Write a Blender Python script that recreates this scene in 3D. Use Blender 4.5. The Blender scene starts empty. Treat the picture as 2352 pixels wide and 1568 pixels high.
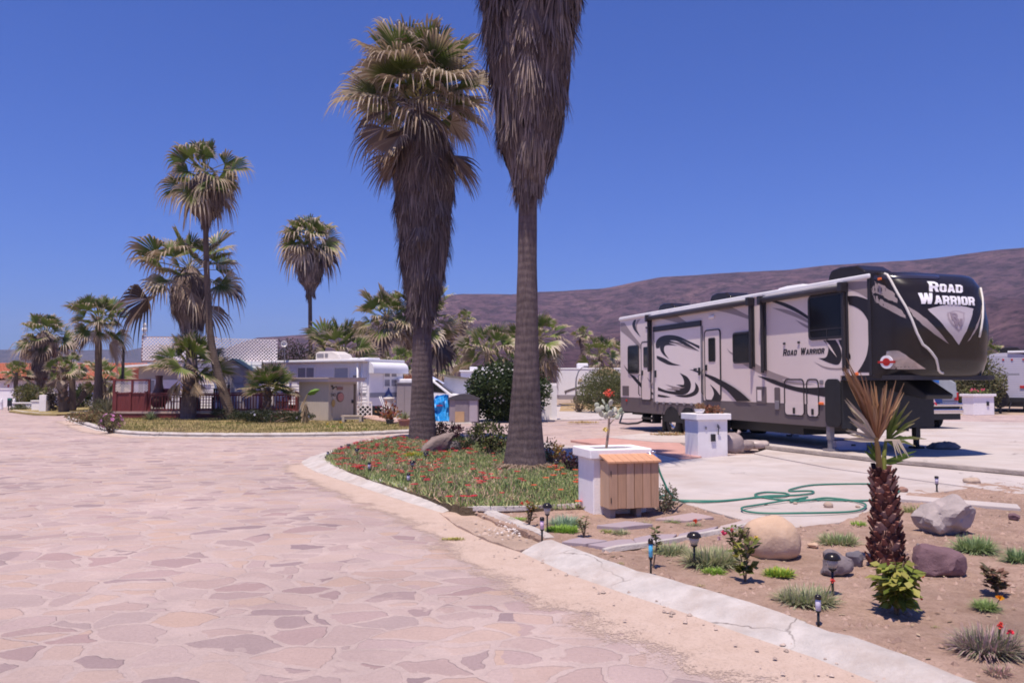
import bpy, bmesh, math, random
from mathutils import Vector, Matrix, noise
from mathutils.geometry import delaunay_2d_cdt
S = bpy.context.scene
COL = S.collection
R = math.radians
PI = math.pi

# ---------------------------------------------------------------- camera
EYE = Vector((0, 0, 1.6))
F = 1829.33            # focal length in units of a 2352 px wide frame (28 mm on 36 mm)
CX, CY = 1176.0, 784.0
PITCH = math.atan(95.4 / F)
cam_d = bpy.data.cameras.new('camera')
cam_d.lens = 28.0; cam_d.sensor_width = 36.0
cam_d.clip_start = 0.1; cam_d.clip_end = 20000
cam = bpy.data.objects.new('camera', cam_d)
cam.location = EYE; cam.rotation_euler = (PI / 2 + PITCH, 0, 0)
COL.objects.link(cam); S.camera = cam

# ---------------------------------------------------------------- sky and sun
SUN_EL, SUN_AZ = R(73.0), math.atan2(-0.42, -0.91)     # azimuth of the sun measured from +Y towards +X
sun_dir = Vector((math.sin(SUN_AZ) * math.cos(SUN_EL), math.cos(SUN_AZ) * math.cos(SUN_EL), math.sin(SUN_EL)))
w = bpy.data.worlds.new('World'); S.world = w; w.use_nodes = True
nt = w.node_tree; nt.nodes.clear()
sky = nt.nodes.new('ShaderNodeTexSky'); sky.sky_type = 'NISHITA'; sky.sun_disc = False
sky.sun_elevation = SUN_EL; sky.sun_rotation = SUN_AZ
sky.altitude = 0; sky.air_density = 1.0; sky.dust_density = 0.6; sky.ozone_density = 3.0
hs = nt.nodes.new('ShaderNodeMix'); hs.data_type = 'RGBA'; hs.blend_type = 'MULTIPLY'
hs.inputs['Factor'].default_value = 1.0
hs.inputs['B'].default_value = (0.295, 0.462, 1.05, 1)
bg = nt.nodes.new('ShaderNodeBackground'); bg.inputs['Strength'].default_value = 0.10
wo = nt.nodes.new('ShaderNodeOutputWorld')
nt.links.new(sky.outputs['Color'], hs.inputs['A'])
nt.links.new(hs.outputs['Result'], bg.inputs['Color'])
nt.links.new(bg.outputs['Background'], wo.inputs['Surface'])
sl = bpy.data.lights.new('sun', 'SUN'); sl.energy = 4.4; sl.angle = R(0.5); sl.color = (1.0, 0.885, 0.75)
so = bpy.data.objects.new('sun', sl); COL.objects.link(so)
so.rotation_euler = (-sun_dir).to_track_quat('-Z', 'Y').to_euler(); so.location = (0, 0, 60)
vs = S.view_settings
vs.view_transform = 'Standard'; vs.look = 'None'; vs.exposure = 0.36; vs.gamma = 1.0; vs.use_curve_mapping = False
S.display_settings.display_device = 'sRGB'
try:
    S.cycles.max_bounces = 6; S.cycles.transparent_max_bounces = 12; S.cycles.use_denoising = True
    S.cycles.volume_bounces = 0; S.cycles.filter_width = 1.8
except Exception:
    pass

# ---------------------------------------------------------------- from the photo's pixels to places in the world
cp, sp = math.cos(PITCH), math.sin(PITCH)
def ray(x, y):
    u = (x - CX) / F; v = (CY - y) / F
    return Vector((u, cp - v * sp, sp + v * cp))
def G(x, y, z=0.0):
    d = ray(x, y); t = (z - EYE.z) / d.z
    return EYE + d * t
def A(x, y, Y):
    d = ray(x, y); return EYE + d * (Y / d.y)

# ---------------------------------------------------------------- objects, labels
def tag(o, label=None, cat=None, group=None, kind=None):
    if label: o['label'] = label
    if cat: o['category'] = cat
    if group: o['group'] = group
    if kind: o['kind'] = kind
    return o
def thing(name, label, cat, loc=(0, 0, 0), rz=0.0, group=None):
    o = bpy.data.objects.new(name, None); COL.objects.link(o)
    o.empty_display_size = 0.2
    o.location = loc; o.rotation_euler = (0, 0, rz)
    return tag(o, label, cat, group)
def copy_tree(root, loc, rz=None, label=None, scale=None):
    r = root.copy(); COL.objects.link(r); r.location = loc
    if rz is not None: r.rotation_euler = (0, 0, rz)
    if scale is not None: r.scale = (scale, scale, scale)
    if label: r['label'] = label
    for ch in root.children:
        c = ch.copy(); COL.objects.link(c); c.parent = r
        for g in ch.children:
            d = g.copy(); COL.objects.link(d); d.parent = c
    return r

# ---------------------------------------------------------------- mesh builder
class MB:
    def __init__(s):
        s.v = []; s.f = []; s.c = []; s.mi = []; s.cur = 0
    def face(s, pts, col=None):
        n = len(s.v); s.v.extend(tuple(p) for p in pts); s.f.append(tuple(range(n, n + len(pts))))
        s.c.append(col); s.mi.append(s.cur)
    def idx(s, vs, fs, col=None):
        n = len(s.v); s.v.extend(tuple(p) for p in vs)
        for f in fs:
            s.f.append(tuple(i + n for i in f)); s.c.append(col); s.mi.append(s.cur)
    def box(s, c, d, rz=0.0, col=None, taper=1.0):
        x, y, z = (k / 2 for k in d); ca, sa = math.cos(rz), math.sin(rz)
        vs = []
        for dz in (-z, z):
            k = 1.0 if dz < 0 else taper
            for dx, dy in ((-x, -y), (x, -y), (x, y), (-x, y)):
                dx *= k; dy *= k
                vs.append((c[0] + dx * ca - dy * sa, c[1] + dx * sa + dy * ca, c[2] + dz))
        s.idx(vs, [(3, 2, 1, 0), (4, 5, 6, 7), (0, 1, 5, 4), (1, 2, 6, 5), (2, 3, 7, 6), (3, 0, 4, 7)], col)
    def b2(s, p, q, col=None):                   # box from corner to corner
        s.box([(a + b) / 2 for a, b in zip(p, q)], [abs(b - a) for a, b in zip(p, q)], 0, col)
    def tube(s, pts, rad, n=8, cap=True, col=None, closed=False):
        pts = [Vector(p) for p in pts]; m = len(pts)
        rr = rad if isinstance(rad, (list, tuple)) else [rad] * m
        rings = []; up = Vector((0, 0, 1)); prev = None
        for i, p in enumerate(pts):
            t = (pts[min(i + 1, m - 1)] - pts[max(i - 1, 0)])
            if t.length < 1e-9: t = Vector((0, 0, 1))
            t.normalize()
            if prev is None:
                a = t.cross(up if abs(t.z) < 0.9 else Vector((1, 0, 0))); a.normalize()
            else:
                a = prev - t * prev.dot(t)
                a = a.normalized() if a.length > 1e-6 else t.orthogonal().normalized()
            prev = a; b = t.cross(a)
            rings.append([p + (a * math.cos(2 * PI * k / n) + b * math.sin(2 * PI * k / n)) * rr[i] for k in range(n)])
        vs = [q for r_ in rings for q in r_]; fs = []
        for i in range(m - 1):
            for k in range(n):
                k2 = (k + 1) % n
                fs.append((i * n + k, i * n + k2, (i + 1) * n + k2, (i + 1) * n + k))
        if cap:
            fs.append(tuple(range(n - 1, -1, -1))); fs.append(tuple((m - 1) * n + k for k in range(n)))
        s.idx(vs, fs, col)
    def lathe(s, prof, c=(0, 0, 0), n=16, col=None, jit=0.0):
        vs = []; fs = []; m = len(prof)
        for r, z in prof:
            for k in range(n):
                a = 2 * PI * k / n
                vs.append((c[0] + r * math.cos(a), c[1] + r * math.sin(a), c[2] + z))
        for i in range(m - 1):
            for k in range(n):
                k2 = (k + 1) % n
                fs.append((i * n + k, i * n + k2, (i + 1) * n + k2, (i + 1) * n + k))
        if prof[0][0] > 1e-4: fs.append(tuple(range(n - 1, -1, -1)))
        if prof[-1][0] > 1e-4: fs.append(tuple((m - 1) * n + k for k in range(n)))
        s.idx(vs, fs, col)
    def prism(s, poly, z0, z1, col=None, fn=None):   # poly in (x, y); fn maps (x, y, z) to a point
        fn = fn or (lambda x, y, z: (x, y, z)); n = len(poly)
        vs = [fn(x, y, z0) for x, y in poly] + [fn(x, y, z1) for x, y in poly]
        fs = [tuple(range(n - 1, -1, -1)), tuple(range(n, 2 * n))]
        fs += [(k, (k + 1) % n, n + (k + 1) % n, n + k) for k in range(n)]
        s.idx(vs, fs, col)
    def build(s, name, mats, parent=None, off=None, smooth=False, bevel=0.0, segs=2, recalc=False):
        me = bpy.data.meshes.new(name)
        vv = s.v if off is None else [(a - off[0], b - off[1], c - off[2]) for a, b, c in s.v]
        me.from_pydata(vv, [], s.f)
        if not isinstance(mats, (list, tuple)): mats = [mats]
        for m in mats: me.materials.append(m)
        me.polygons.foreach_set('material_index', s.mi)
        if any(c is not None for c in s.c):
            at = me.color_attributes.new('Col', 'FLOAT_COLOR', 'CORNER'); buf = []
            for f, c in zip(s.f, s.c):
                if c is None: c = (1, 1, 1)
                if isinstance(c[0], (tuple, list)):
                    for q in c: buf.extend((q[0], q[1], q[2], 1.0))
                else:
                    buf.extend((c[0], c[1], c[2], 1.0) * len(f))
            at.data.foreach_set('color', buf)
        if smooth: me.polygons.foreach_set('use_smooth', [True] * len(s.f))
        me.update()
        if recalc:
            bm = bmesh.new(); bm.from_mesh(me)
            bmesh.ops.remove_doubles(bm, verts=bm.verts, dist=1e-5)
            bmesh.ops.recalc_face_normals(bm, faces=bm.faces); bm.to_mesh(me); bm.free()
        o = bpy.data.objects.new(name, me); COL.objects.link(o)
        if parent: o.parent = parent
        if bevel:
            b = o.modifiers.new('bevel', 'BEVEL'); b.width = bevel; b.segments = segs; b.limit_method = 'ANGLE'; b.angle_limit = R(35)
        return o

def inpoly(x, y, poly):
    c = False; j = len(poly) - 1
    for i in range(len(poly)):
        xi, yi = poly[i]; xj, yj = poly[j]
        if (yi > y) != (yj > y) and x < (xj - xi) * (y - yi) / (yj - yi) + xi: c = not c
        j = i
    return c
def densify(poly, step, closed=True):
    out = []; n = len(poly)
    for i in range(n if closed else n - 1):
        a, b = Vector(poly[i]), Vector(poly[(i + 1) % n]); k = max(1, int((b - a).length / step))
        for q in range(k): out.append(tuple(a.lerp(b, q / k)))
    if not closed: out.append(tuple(poly[-1]))
    return out
def fill_sheet(mb, poly, step, zfn, skirt=None, seed=0):
    """a dense sheet over a polygon, z from zfn(x, y); a skirt drops the edge so that the sheet has thickness"""
    rnd = random.Random(seed); b = densify(poly, step)
    xs = [p[0] for p in b]; ys = [p[1] for p in b]
    pts = [Vector((p[0], p[1])) for p in b]; nb = len(pts)
    y = min(ys)
    while y < max(ys):
        x = min(xs)
        while x < max(xs):
            px, py = x + rnd.uniform(-.3, .3) * step, y + rnd.uniform(-.3, .3) * step
            if inpoly(px, py, poly): pts.append(Vector((px, py)))
            x += step
        y += step
    vo, eo, fo, *_ = delaunay_2d_cdt(pts, [(i, (i + 1) % nb) for i in range(nb)], [], 1, 1e-4)
    vs = [(p.x, p.y, zfn(p.x, p.y)) for p in vo]
    fs = []
    for f in fo:
        a, c, d = (vo[i] for i in f[:3])
        if (c - a).cross(d - a) < 0: f = tuple(reversed(f))
        fs.append(tuple(f))
    mb.idx(vs, fs)
    if skirt is not None:
        for i in range(nb):
            p, q = pts[i], pts[(i + 1) % nb]
            mb.face([(p.x, p.y, skirt), (q.x, q.y, skirt), (q.x, q.y, zfn(q.x, q.y)), (p.x, p.y, zfn(p.x, p.y))])
def offset(line, d):                         # a line moved sideways, to its right when d > 0
    out = []
    for i, p in enumerate(line):
        a = Vector(line[max(i - 1, 0)]); c = Vector(line[min(i + 1, len(line) - 1)]); u = (c - a).normalized()
        out.append((p[0] + u.y * d, p[1] - u.x * d))
    return out
def nz(x, y, z=0.0, s=1.0): return noise.noise(Vector((x * s, y * s, z)))

# ---------------------------------------------------------------- materials
def nodes(name):
    m = bpy.data.materials.new(name); m.use_nodes = True
    t = m.node_tree; b = t.nodes['Principled BSDF']
    return m, t, b
def N(t, typ, **kw):
    n = t.nodes.new(typ)
    for k, v in kw.items():
        if k in n.inputs: n.inputs[k].default_value = v
        else: setattr(n, k, v)
    return n
def ramp(t, stops):
    r = t.nodes.new('ShaderNodeValToRGB'); e = r.color_ramp.elements
    while len(e) < len(stops): e.new(0.5)
    for k, (p, c) in zip(e, stops):
        k.position = p; k.color = (c[0], c[1], c[2], 1) if isinstance(c, (tuple, list)) else (c, c, c, 1)
    return r
def mix(t, a, b, fac, mode='MIX'):
    n = t.nodes.new('ShaderNodeMix'); n.data_type = 'RGBA'; n.blend_type = mode
    for s, k in ((a, 'A'), (b, 'B')):
        if isinstance(s, (tuple, list)): n.inputs[k].default_value = (s[0], s[1], s[2], 1)
        else: t.links.new(s, n.inputs[k])
    if isinstance(fac, (int, float)): n.inputs['Factor'].default_value = fac
    else: t.links.new(fac, n.inputs['Factor'])
    return n.outputs['Result']
def coords(t, kind='Object', scale=(1, 1, 1)):
    tc = t.nodes.new('ShaderNodeTexCoord'); mp = t.nodes.new('ShaderNodeMapping')
    mp.inputs['Scale'].default_value = scale
    t.links.new(tc.outputs[kind], mp.inputs['Vector']); return mp.outputs['Vector']
def tnoise(t, vec, scale, detail=4, rough=.6, out='Fac'):
    n = N(t, 'ShaderNodeTexNoise', Scale=scale, Detail=detail, Roughness=rough)
    t.links.new(vec, n.inputs['Vector']); return n.outputs[out]
def bump(t, b, h, strength=.3, dist=.02):
    n = N(t, 'ShaderNodeBump', Strength=strength, Distance=dist)
    t.links.new(h, n.inputs['Height']); t.links.new(n.outputs['Normal'], b.inputs['Normal'])
    return n
def mat(name, col, rough=.6, var=.12, scale=3.0, spec=.4, metal=0.0, bmp=0.0, bscale=None, stretch=(1, 1, 1), dirt=None, coat=0.0, crack=0.0):
    m, t, b = nodes(name); v = coords(t, 'Object', stretch)
    f = tnoise(t, v, scale, 6, .65)
    r_ = ramp(t, [(.3, [c * (1 - var) for c in col]), (.7, [min(1, c * (1 + var)) for c in col])])
    t.links.new(f, r_.inputs['Fac']); out = r_.outputs['Color']
    if dirt:
        f2 = tnoise(t, v, scale * .35, 8, .7); rr = ramp(t, [(.45, 0), (.75, 1)]); t.links.new(f2, rr.inputs['Fac'])
        mm = N(t, 'ShaderNodeMath', operation='MULTIPLY'); t.links.new(rr.outputs['Color'], mm.inputs[0]); mm.inputs[1].default_value = dirt[1]
        out = mix(t, out, dirt[0], mm.outputs[0])
    if crack:                                    # hairline cracks, broken off by a noise
        vv = N(t, 'ShaderNodeTexVoronoi', Scale=crack, feature='DISTANCE_TO_EDGE'); dn = N(t, 'ShaderNodeTexNoise', Scale=1.3, Detail=5); t.links.new(v, dn.inputs['Vector'])
        dv = N(t, 'ShaderNodeVectorMath', operation='MULTIPLY_ADD'); t.links.new(dn.outputs['Color'], dv.inputs[0]); dv.inputs[1].default_value = (.8, .8, .8); t.links.new(v, dv.inputs[2]); t.links.new(dv.outputs[0], vv.inputs['Vector'])
        cr = ramp(t, [(.0, .9), (.010 * crack, 0)]); t.links.new(vv.outputs['Distance'], cr.inputs['Fac']); gt_ = ramp(t, [(.48, 0), (.56, 1)]); t.links.new(tnoise(t, v, .8, 3), gt_.inputs['Fac'])
        cm = N(t, 'ShaderNodeMath', operation='MULTIPLY'); t.links.new(cr.outputs['Color'], cm.inputs[0]); t.links.new(gt_.outputs['Color'], cm.inputs[1]); out = mix(t, out, (.14, .11, .10), cm.outputs[0])
    t.links.new(out, b.inputs['Base Color'])
    b.inputs['Roughness'].default_value = rough; b.inputs['Specular IOR Level'].default_value = spec; b.inputs['Metallic'].default_value = metal
    if coat: b.inputs['Coat Weight'].default_value = coat; b.inputs['Coat Roughness'].default_value = .05
    if bmp:
        h = tnoise(t, v, bscale or scale * 6, 6, .7); bump(t, b, h, bmp, .02)
    return m
def leaf_mat(name, transl=.25, rough=.55, spec=.3):
    m, t, b = nodes(name)
    a = t.nodes.new('ShaderNodeVertexColor'); a.layer_name = 'Col'
    t.links.new(a.outputs['Color'], b.inputs['Base Color'])
    b.inputs['Roughness'].default_value = rough; b.inputs['Specular IOR Level'].default_value = spec
    if transl:
        tr = t.nodes.new('ShaderNodeBsdfTranslucent'); t.links.new(a.outputs['Color'], tr.inputs['Color'])
        mx = t.nodes.new('ShaderNodeMixShader'); mx.inputs['Fac'].default_value = transl
        t.links.new(b.outputs['BSDF'], mx.inputs[1]); t.links.new(tr.outputs['BSDF'], mx.inputs[2])
        t.links.new(mx.outputs['Shader'], t.nodes['Material Output'].inputs['Surface'])
    return m
M_leaf = leaf_mat('foliage')
M_dead = leaf_mat('dry_fibre', 0.1, .85, .1)
M_attr = leaf_mat('coloured_solid', 0, .6, .3)
M_white = mat('white_paint', (.90, .87, .86), .55, .04, 2, dirt=((.5, .45, .42), .35), bmp=.08, bscale=25)
M_stucco = mat('white_stucco', (.90, .85, .84), .8, .05, 3, spec=.2, bmp=.25, bscale=40, dirt=((.55, .48, .45), .35))
M_black = mat('black_plastic', (.02, .02, .022), .4, .2, 8)
M_gloss = mat('black_gelcoat', (.021, .016, .015), .22, .15, 2, spec=.35)
M_glass = mat('dark_glass', (.014, .013, .014), .08, .2, 1, spec=.22)
M_chrome = mat('chrome', (.75, .74, .78), .12, .05, 4, metal=1.0)
M_rubber = mat('rubber', (.022, .02, .021), .8, .25, 12)
M_tan = mat('tan_siding', (.48, .41, .34), .75, .08, 2, stretch=(8, 8, 1), bmp=.2, bscale=6)
M_red = mat('oxblood_wood', (.17, .035, .035), .6, .2, 3, stretch=(6, 6, 1), bmp=.15)
M_concrete = mat('pale_concrete', (.50, .44, .42), .9, .10, 1.2, spec=.2, bmp=.3, bscale=30, dirt=((.38, .29, .24), .8), crack=.45)
M_kerb = mat('kerb_concrete', (.53, .48, .455), .9, .16, 5, spec=.2, bmp=.7, bscale=40, dirt=((.40, .31, .26), .85), crack=.9)
M_terracotta = mat('terracotta', (.50, .16, .09), .8, .25, 6, bmp=.2)
M_greymetal = mat('grey_metal', (.25, .23, .25), .5, .12, 5, metal=.3)
M_tarp = mat('blue_tarp', (.02, .28, .66), .4, .25, 3, spec=.5, bmp=.8, bscale=6)
M_pink_tile = mat('pinkish_boards', (.50, .33, .27), .75, .12, 4)
M_red_lamp = mat('red_lens', (.45, .02, .02), .25, .1, 4)
M_orange_lamp = mat('orange_lens', (.85, .18, .04), .25, .1, 4)
M_greenroof = mat('green_roofing', (.14, .22, .20), .7, .12, 6)
M_greyshed = mat('grey_vinyl', (.38, .34, .36), .6, .08, 3)
# ================================================================ the setting: ground, hills, road, kerbs, beds, pads
def XY(pts, z=0.0): return [tuple(G(x, y, z)[:2]) for x, y in pts]
def road_mat():
    m, t, b = nodes('flagstone_paving'); v = coords(t, 'Object', (1, 1, 0))
    d = N(t, 'ShaderNodeTexNoise', Scale=.8, Detail=2); t.links.new(v, d.inputs['Vector'])
    sub = N(t, 'ShaderNodeVectorMath', operation='SUBTRACT'); t.links.new(d.outputs['Color'], sub.inputs[0]); sub.inputs[1].default_value = (.5, .5, .5)
    sc = N(t, 'ShaderNodeVectorMath', operation='SCALE'); t.links.new(sub.outputs[0], sc.inputs[0]); sc.inputs['Scale'].default_value = .55
    d2 = N(t, 'ShaderNodeTexNoise', Scale=7., Detail=3); t.links.new(v, d2.inputs['Vector'])
    sub2 = N(t, 'ShaderNodeVectorMath', operation='SUBTRACT'); t.links.new(d2.outputs['Color'], sub2.inputs[0]); sub2.inputs[1].default_value = (.5, .5, .5)
    sc2 = N(t, 'ShaderNodeVectorMath', operation='SCALE'); t.links.new(sub2.outputs[0], sc2.inputs[0]); sc2.inputs['Scale'].default_value = .09
    ad = N(t, 'ShaderNodeVectorMath', operation='ADD'); t.links.new(v, ad.inputs[0]); t.links.new(sc.outputs[0], ad.inputs[1])
    ad2 = N(t, 'ShaderNodeVectorMath', operation='ADD'); t.links.new(ad.outputs[0], ad2.inputs[0]); t.links.new(sc2.outputs[0], ad2.inputs[1])
    st = N(t, 'ShaderNodeVectorMath', operation='MULTIPLY'); t.links.new(ad2.outputs[0], st.inputs[0]); st.inputs[1].default_value = (1.0, 1.35, 1)
    ed = N(t, 'ShaderNodeTexVoronoi', Scale=2.8, feature='DISTANCE_TO_EDGE'); ed.inputs['Randomness'].default_value = 1.0
    ce = N(t, 'ShaderNodeTexVoronoi', Scale=2.8, feature='F1')
    for q in (ed, ce): t.links.new(st.outputs[0], q.inputs['Vector'])
    wn = N(t, 'ShaderNodeTexWhiteNoise', noise_dimensions='3D'); t.links.new(ce.outputs['Position'], wn.inputs['Vector'])
    sx = N(t, 'ShaderNodeSeparateColor'); t.links.new(wn.outputs['Color'], sx.inputs['Color'])
    pal = ramp(t, [(0, (.30, .22, .23)), (.05, (.36, .265, .26)), (.2, (.43, .315, .295)), (.45, (.50, .355, .29)), (.70, (.46, .345, .33)), (.88, (.39, .27, .26)), (.96, (.30, .22, .225))])
    t.links.new(sx.outputs['Red'], pal.inputs['Fac'])
    # mortar width differs from stone to stone, some stones are worn into the mortar
    wid = N(t, 'ShaderNodeMapRange'); t.links.new(tnoise(t, v, 1.4, 3), wid.inputs['Value']); wid.inputs['From Min'].default_value = .3; wid.inputs['From Max'].default_value = .75
    wid.inputs['To Min'].default_value = .015; wid.inputs['To Max'].default_value = .12
    su = N(t, 'ShaderNodeMath', operation='SUBTRACT'); t.links.new(ed.outputs['Distance'], su.inputs[0]); t.links.new(wid.outputs[0], su.inputs[1])
    mk = N(t, 'ShaderNodeMapRange'); t.links.new(su.outputs[0], mk.inputs['Value']); mk.inputs['From Min'].default_value = -.008; mk.inputs['From Max'].default_value = .012
    fine = tnoise(t, v, 38, 8, .75)
    fr = ramp(t, [(.25, .80), (.75, 1.15)]); t.links.new(fine, fr.inputs['Fac'])
    big = tnoise(t, v, .35, 5, .65); br = ramp(t, [(.3, .82), (.7, 1.12)]); t.links.new(big, br.inputs['Fac'])
    mort = ramp(t, [(.3, (.45, .35, .325)), (.7, (.53, .41, .375))]); t.links.new(tnoise(t, v, 3, 5), mort.inputs['Fac'])
    worn = N(t, 'ShaderNodeMapRange'); t.links.new(sx.outputs['Green'], worn.inputs['Value']); worn.inputs['From Min'].default_value = .12; worn.inputs['From Max'].default_value = .75
    worn.inputs['To Min'].default_value = .30; worn.inputs['To Max'].default_value = 1.0
    mm = N(t, 'ShaderNodeMath', operation='MULTIPLY'); t.links.new(mk.outputs[0], mm.inputs[0]); t.links.new(worn.outputs[0], mm.inputs[1])
    c = mix(t, mort.outputs['Color'], pal.outputs['Color'], mm.outputs[0])
    # thin dark cracks along parts of the stone edges
    cr = N(t, 'ShaderNodeMapRange'); t.links.new(su.outputs[0], cr.inputs['Value']); cr.inputs['From Min'].default_value = -.004; cr.inputs['From Max'].default_value = .004
    pp = N(t, 'ShaderNodeMath', operation='PINGPONG'); t.links.new(cr.outputs[0], pp.inputs[0]); pp.inputs[1].default_value = .5
    gate = ramp(t, [(.50, 0), (.64, 1.5)]); t.links.new(tnoise(t, v, 1.1, 4), gate.inputs['Fac'])
    cm = N(t, 'ShaderNodeMath', operation='MULTIPLY'); t.links.new(pp.outputs[0], cm.inputs[0]); t.links.new(gate.outputs['Color'], cm.inputs[1])
    c = mix(t, c, (.09, .06, .055), cm.outputs[0])
    c = mix(t, c, fr.outputs['Color'], .8, 'MULTIPLY'); c = mix(t, c, br.outputs['Color'], 1.0, 'MULTIPLY')
    t.links.new(c, b.inputs['Base Color']); b.inputs['Roughness'].default_value = .85; b.inputs['Specular IOR Level'].default_value = .2
    hh = N(t, 'ShaderNodeMath', operation='MULTIPLY_ADD'); t.links.new(mm.outputs[0], hh.inputs[0]); hh.inputs[1].default_value = .5
    hs_ = N(t, 'ShaderNodeMath', operation='MULTIPLY'); t.links.new(fine, hs_.inputs[0]); hs_.inputs[1].default_value = .55
    t.links.new(hs_.outputs[0], hh.inputs[2])
    bump(t, b, hh.outputs[0], .75, .025)
    return m
def soil_mat(name, a, c, s=6, bm=.8):
    m, t, b = nodes(name); v = coords(t)
    r_ = ramp(t, [(.25, a), (.75, c)]); t.links.new(tnoise(t, v, s, 8, .7), r_.inputs['Fac'])
    r2 = ramp(t, [(.3, .72), (.7, 1.18)]); t.links.new(tnoise(t, v, .7, 5), r2.inputs['Fac'])
    r3 = ramp(t, [(.33, .6), (.5, 1.05)]); t.links.new(tnoise(t, v, 42, 6, .7), r3.inputs['Fac'])
    o = mix(t, r_.outputs['Color'], r2.outputs['Color'], 1, 'MULTIPLY'); o = mix(t, o, r3.outputs['Color'], .6, 'MULTIPLY')
    t.links.new(o, b.inputs['Base Color']); b.inputs['Roughness'].default_value = .95; b.inputs['Specular IOR Level'].default_value = .1
    bump(t, b, tnoise(t, v, 22, 10, .75), bm, .05)
    return m
M_road = road_mat()
M_soil = soil_mat('garden_soil', (.32, .205, .155), (.53, .37, .295))
M_dust = soil_mat('drifted_dust', (.40, .29, .23), (.50, .37, .30), 3, .4)
M_far = soil_mat('dry_ground', (.36, .26, .20), (.46, .35, .27), .3, .4)
M_lawn = soil_mat('dry_lawn', (.24, .20, .075), (.42, .31, .16), 1.5, .6)
M_bedsoil = soil_mat('mulch', (.10, .075, .05), (.17, .13, .085))
M_brickpad = mat('pink_pavers', (.50, .28, .24), .9, .15, 3, bmp=.3)
def edge_dust():                                   # dust thinning out at its rim: a real sheet with a ragged edge
    m, t, b = nodes('dust_drift'); v = coords(t)
    r_ = ramp(t, [(.25, (.46, .34, .275)), (.75, (.55, .425, .36))]); t.links.new(tnoise(t, v, 5, 8, .7), r_.inputs['Fac'])
    r3 = ramp(t, [(.33, .75), (.5, 1.03)]); t.links.new(tnoise(t, v, 60, 6, .7), r3.inputs['Fac'])
    t.links.new(mix(t, r_.outputs['Color'], r3.outputs['Color'], .8, 'MULTIPLY'), b.inputs['Base Color'])
    b.inputs['Roughness'].default_value = .95; b.inputs['Specular IOR Level'].default_value = .1
    bump(t, b, tnoise(t, v, 30, 10, .7), .5, .02)
    a = t.nodes.new('ShaderNodeVertexColor'); a.layer_name = 'Col'
    sx = N(t, 'ShaderNodeSeparateColor'); t.links.new(a.outputs['Color'], sx.inputs['Color'])
    ad = N(t, 'ShaderNodeMath', operation='MULTIPLY_ADD'); t.links.new(tnoise(t, v, 2.2, 8, .65), ad.inputs[0]); ad.inputs[1].default_value = 1.3; ad.inputs[2].default_value = -.65
    sm = N(t, 'ShaderNodeMath', operation='ADD'); t.links.new(sx.outputs['Red'], sm.inputs[0]); t.links.new(ad.outputs[0], sm.inputs[1])
    sf = N(t, 'ShaderNodeMath', operation='MULTIPLY_ADD'); t.links.new(tnoise(t, v, 55, 6, .8), sf.inputs[0]); sf.inputs[1].default_value = 1.6; t.links.new(sm.outputs[0], sf.inputs[2])
    mr = N(t, 'ShaderNodeMapRange'); t.links.new(sf.outputs[0], mr.inputs['Value']); mr.inputs['From Min'].default_value = 1.27; mr.inputs['From Max'].default_value = 1.31
    t.links.new(mr.outputs[0], b.inputs['Alpha'])
    return m
M_drift = edge_dust()

def struct(mb, name, m, **kw): return tag(mb.build(name, m, **kw), kind='structure')

# ground: one sheet to the horizon
g = MB(); nr = 40
rad = [0] + [12 * 1.22 ** k for k in range(nr)]
g.face([(-9000, -300, -.02), (9000, -300, -.02), (9000, 9000, -.02), (-9000, 9000, -.02)])
struct(g, 'ground', M_far)

# hills: a long mesa to the right, lower ranges far to the left
def hill(name, line, Rr, R0, m, seed, rough, mesa):
    mb = MB(); nx, ny = 260, 44
    x0, x1 = line[0][0], line[-1][0]; vs = []; fs = []
    for j in range(ny + 1):
        for i in range(nx + 1):
            x = x0 + (x1 - x0) * i / nx
            for a, b_ in zip(line, line[1:]):
                if a[0] <= x <= b_[0]: yy = a[1] + (b_[1] - a[1]) * (x - a[0]) / (b_[0] - a[0]); break
            d = ray(x, yy); k = d.z / math.hypot(d.x, d.y)
            dh = Vector((d.x, d.y)).normalized()
            s_ = j / ny; rr = R0 + (Rr * 1.25 - R0) * s_
            H = max(0.0, Rr * k + EYE.z)
            q = (rr - R0) / (Rr - R0)
            pr = 0 if q < 0 else (.80 * q ** 1.15 if q < .78 else (.80 * .78 ** 1.15 + (1 - .80 * .78 ** 1.15) * min(1, (q - .78) / .20) ** (.7 if mesa else 1)))
            if q > 1: pr = 1 - (q - 1) * .25
            px, py = dh.x * rr, dh.y * rr
            gul = noise.fractal(Vector((px * .006, py * .0035, seed)), .9, 2.1, 6) * rough * min(1, max(0, q) * 3) * (1 if q < .75 else max(.08, 1 - (q - .75) * 5))
            vs.append((px, py, -1.5 + pr * (H + 1.5) + gul * H * .35 * (1 if q < 1 else .5)))
    for j in range(ny):
        for i in range(nx):
            a = j * (nx + 1) + i; fs.append((a, a + 1, a + nx + 2, a + nx + 1))
    mb.idx(vs, fs)
    return tag(mb.build(name, m, smooth=True), kind='structure')
def hill_mat(name, c1, c2, c3):
    m, t, b = nodes(name); v = coords(t)
    r_ = ramp(t, [(.32, c1), (.52, c2), (.70, c3)]); t.links.new(tnoise(t, v, .012, 10, .72), r_.inputs['Fac'])
    r2 = ramp(t, [(.42, .38), (.55, 1.2)]); t.links.new(tnoise(t, v, .05, 10, .8), r2.inputs['Fac'])
    t.links.new(mix(t, r_.outputs['Color'], r2.outputs['Color'], 1.0, 'MULTIPLY'), b.inputs['Base Color'])
    b.inputs['Roughness'].default_value = 1; b.inputs['Specular IOR Level'].default_value = 0
    bump(t, b, tnoise(t, v, .06, 10, .8), 1.0, 14)
    return m
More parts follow.
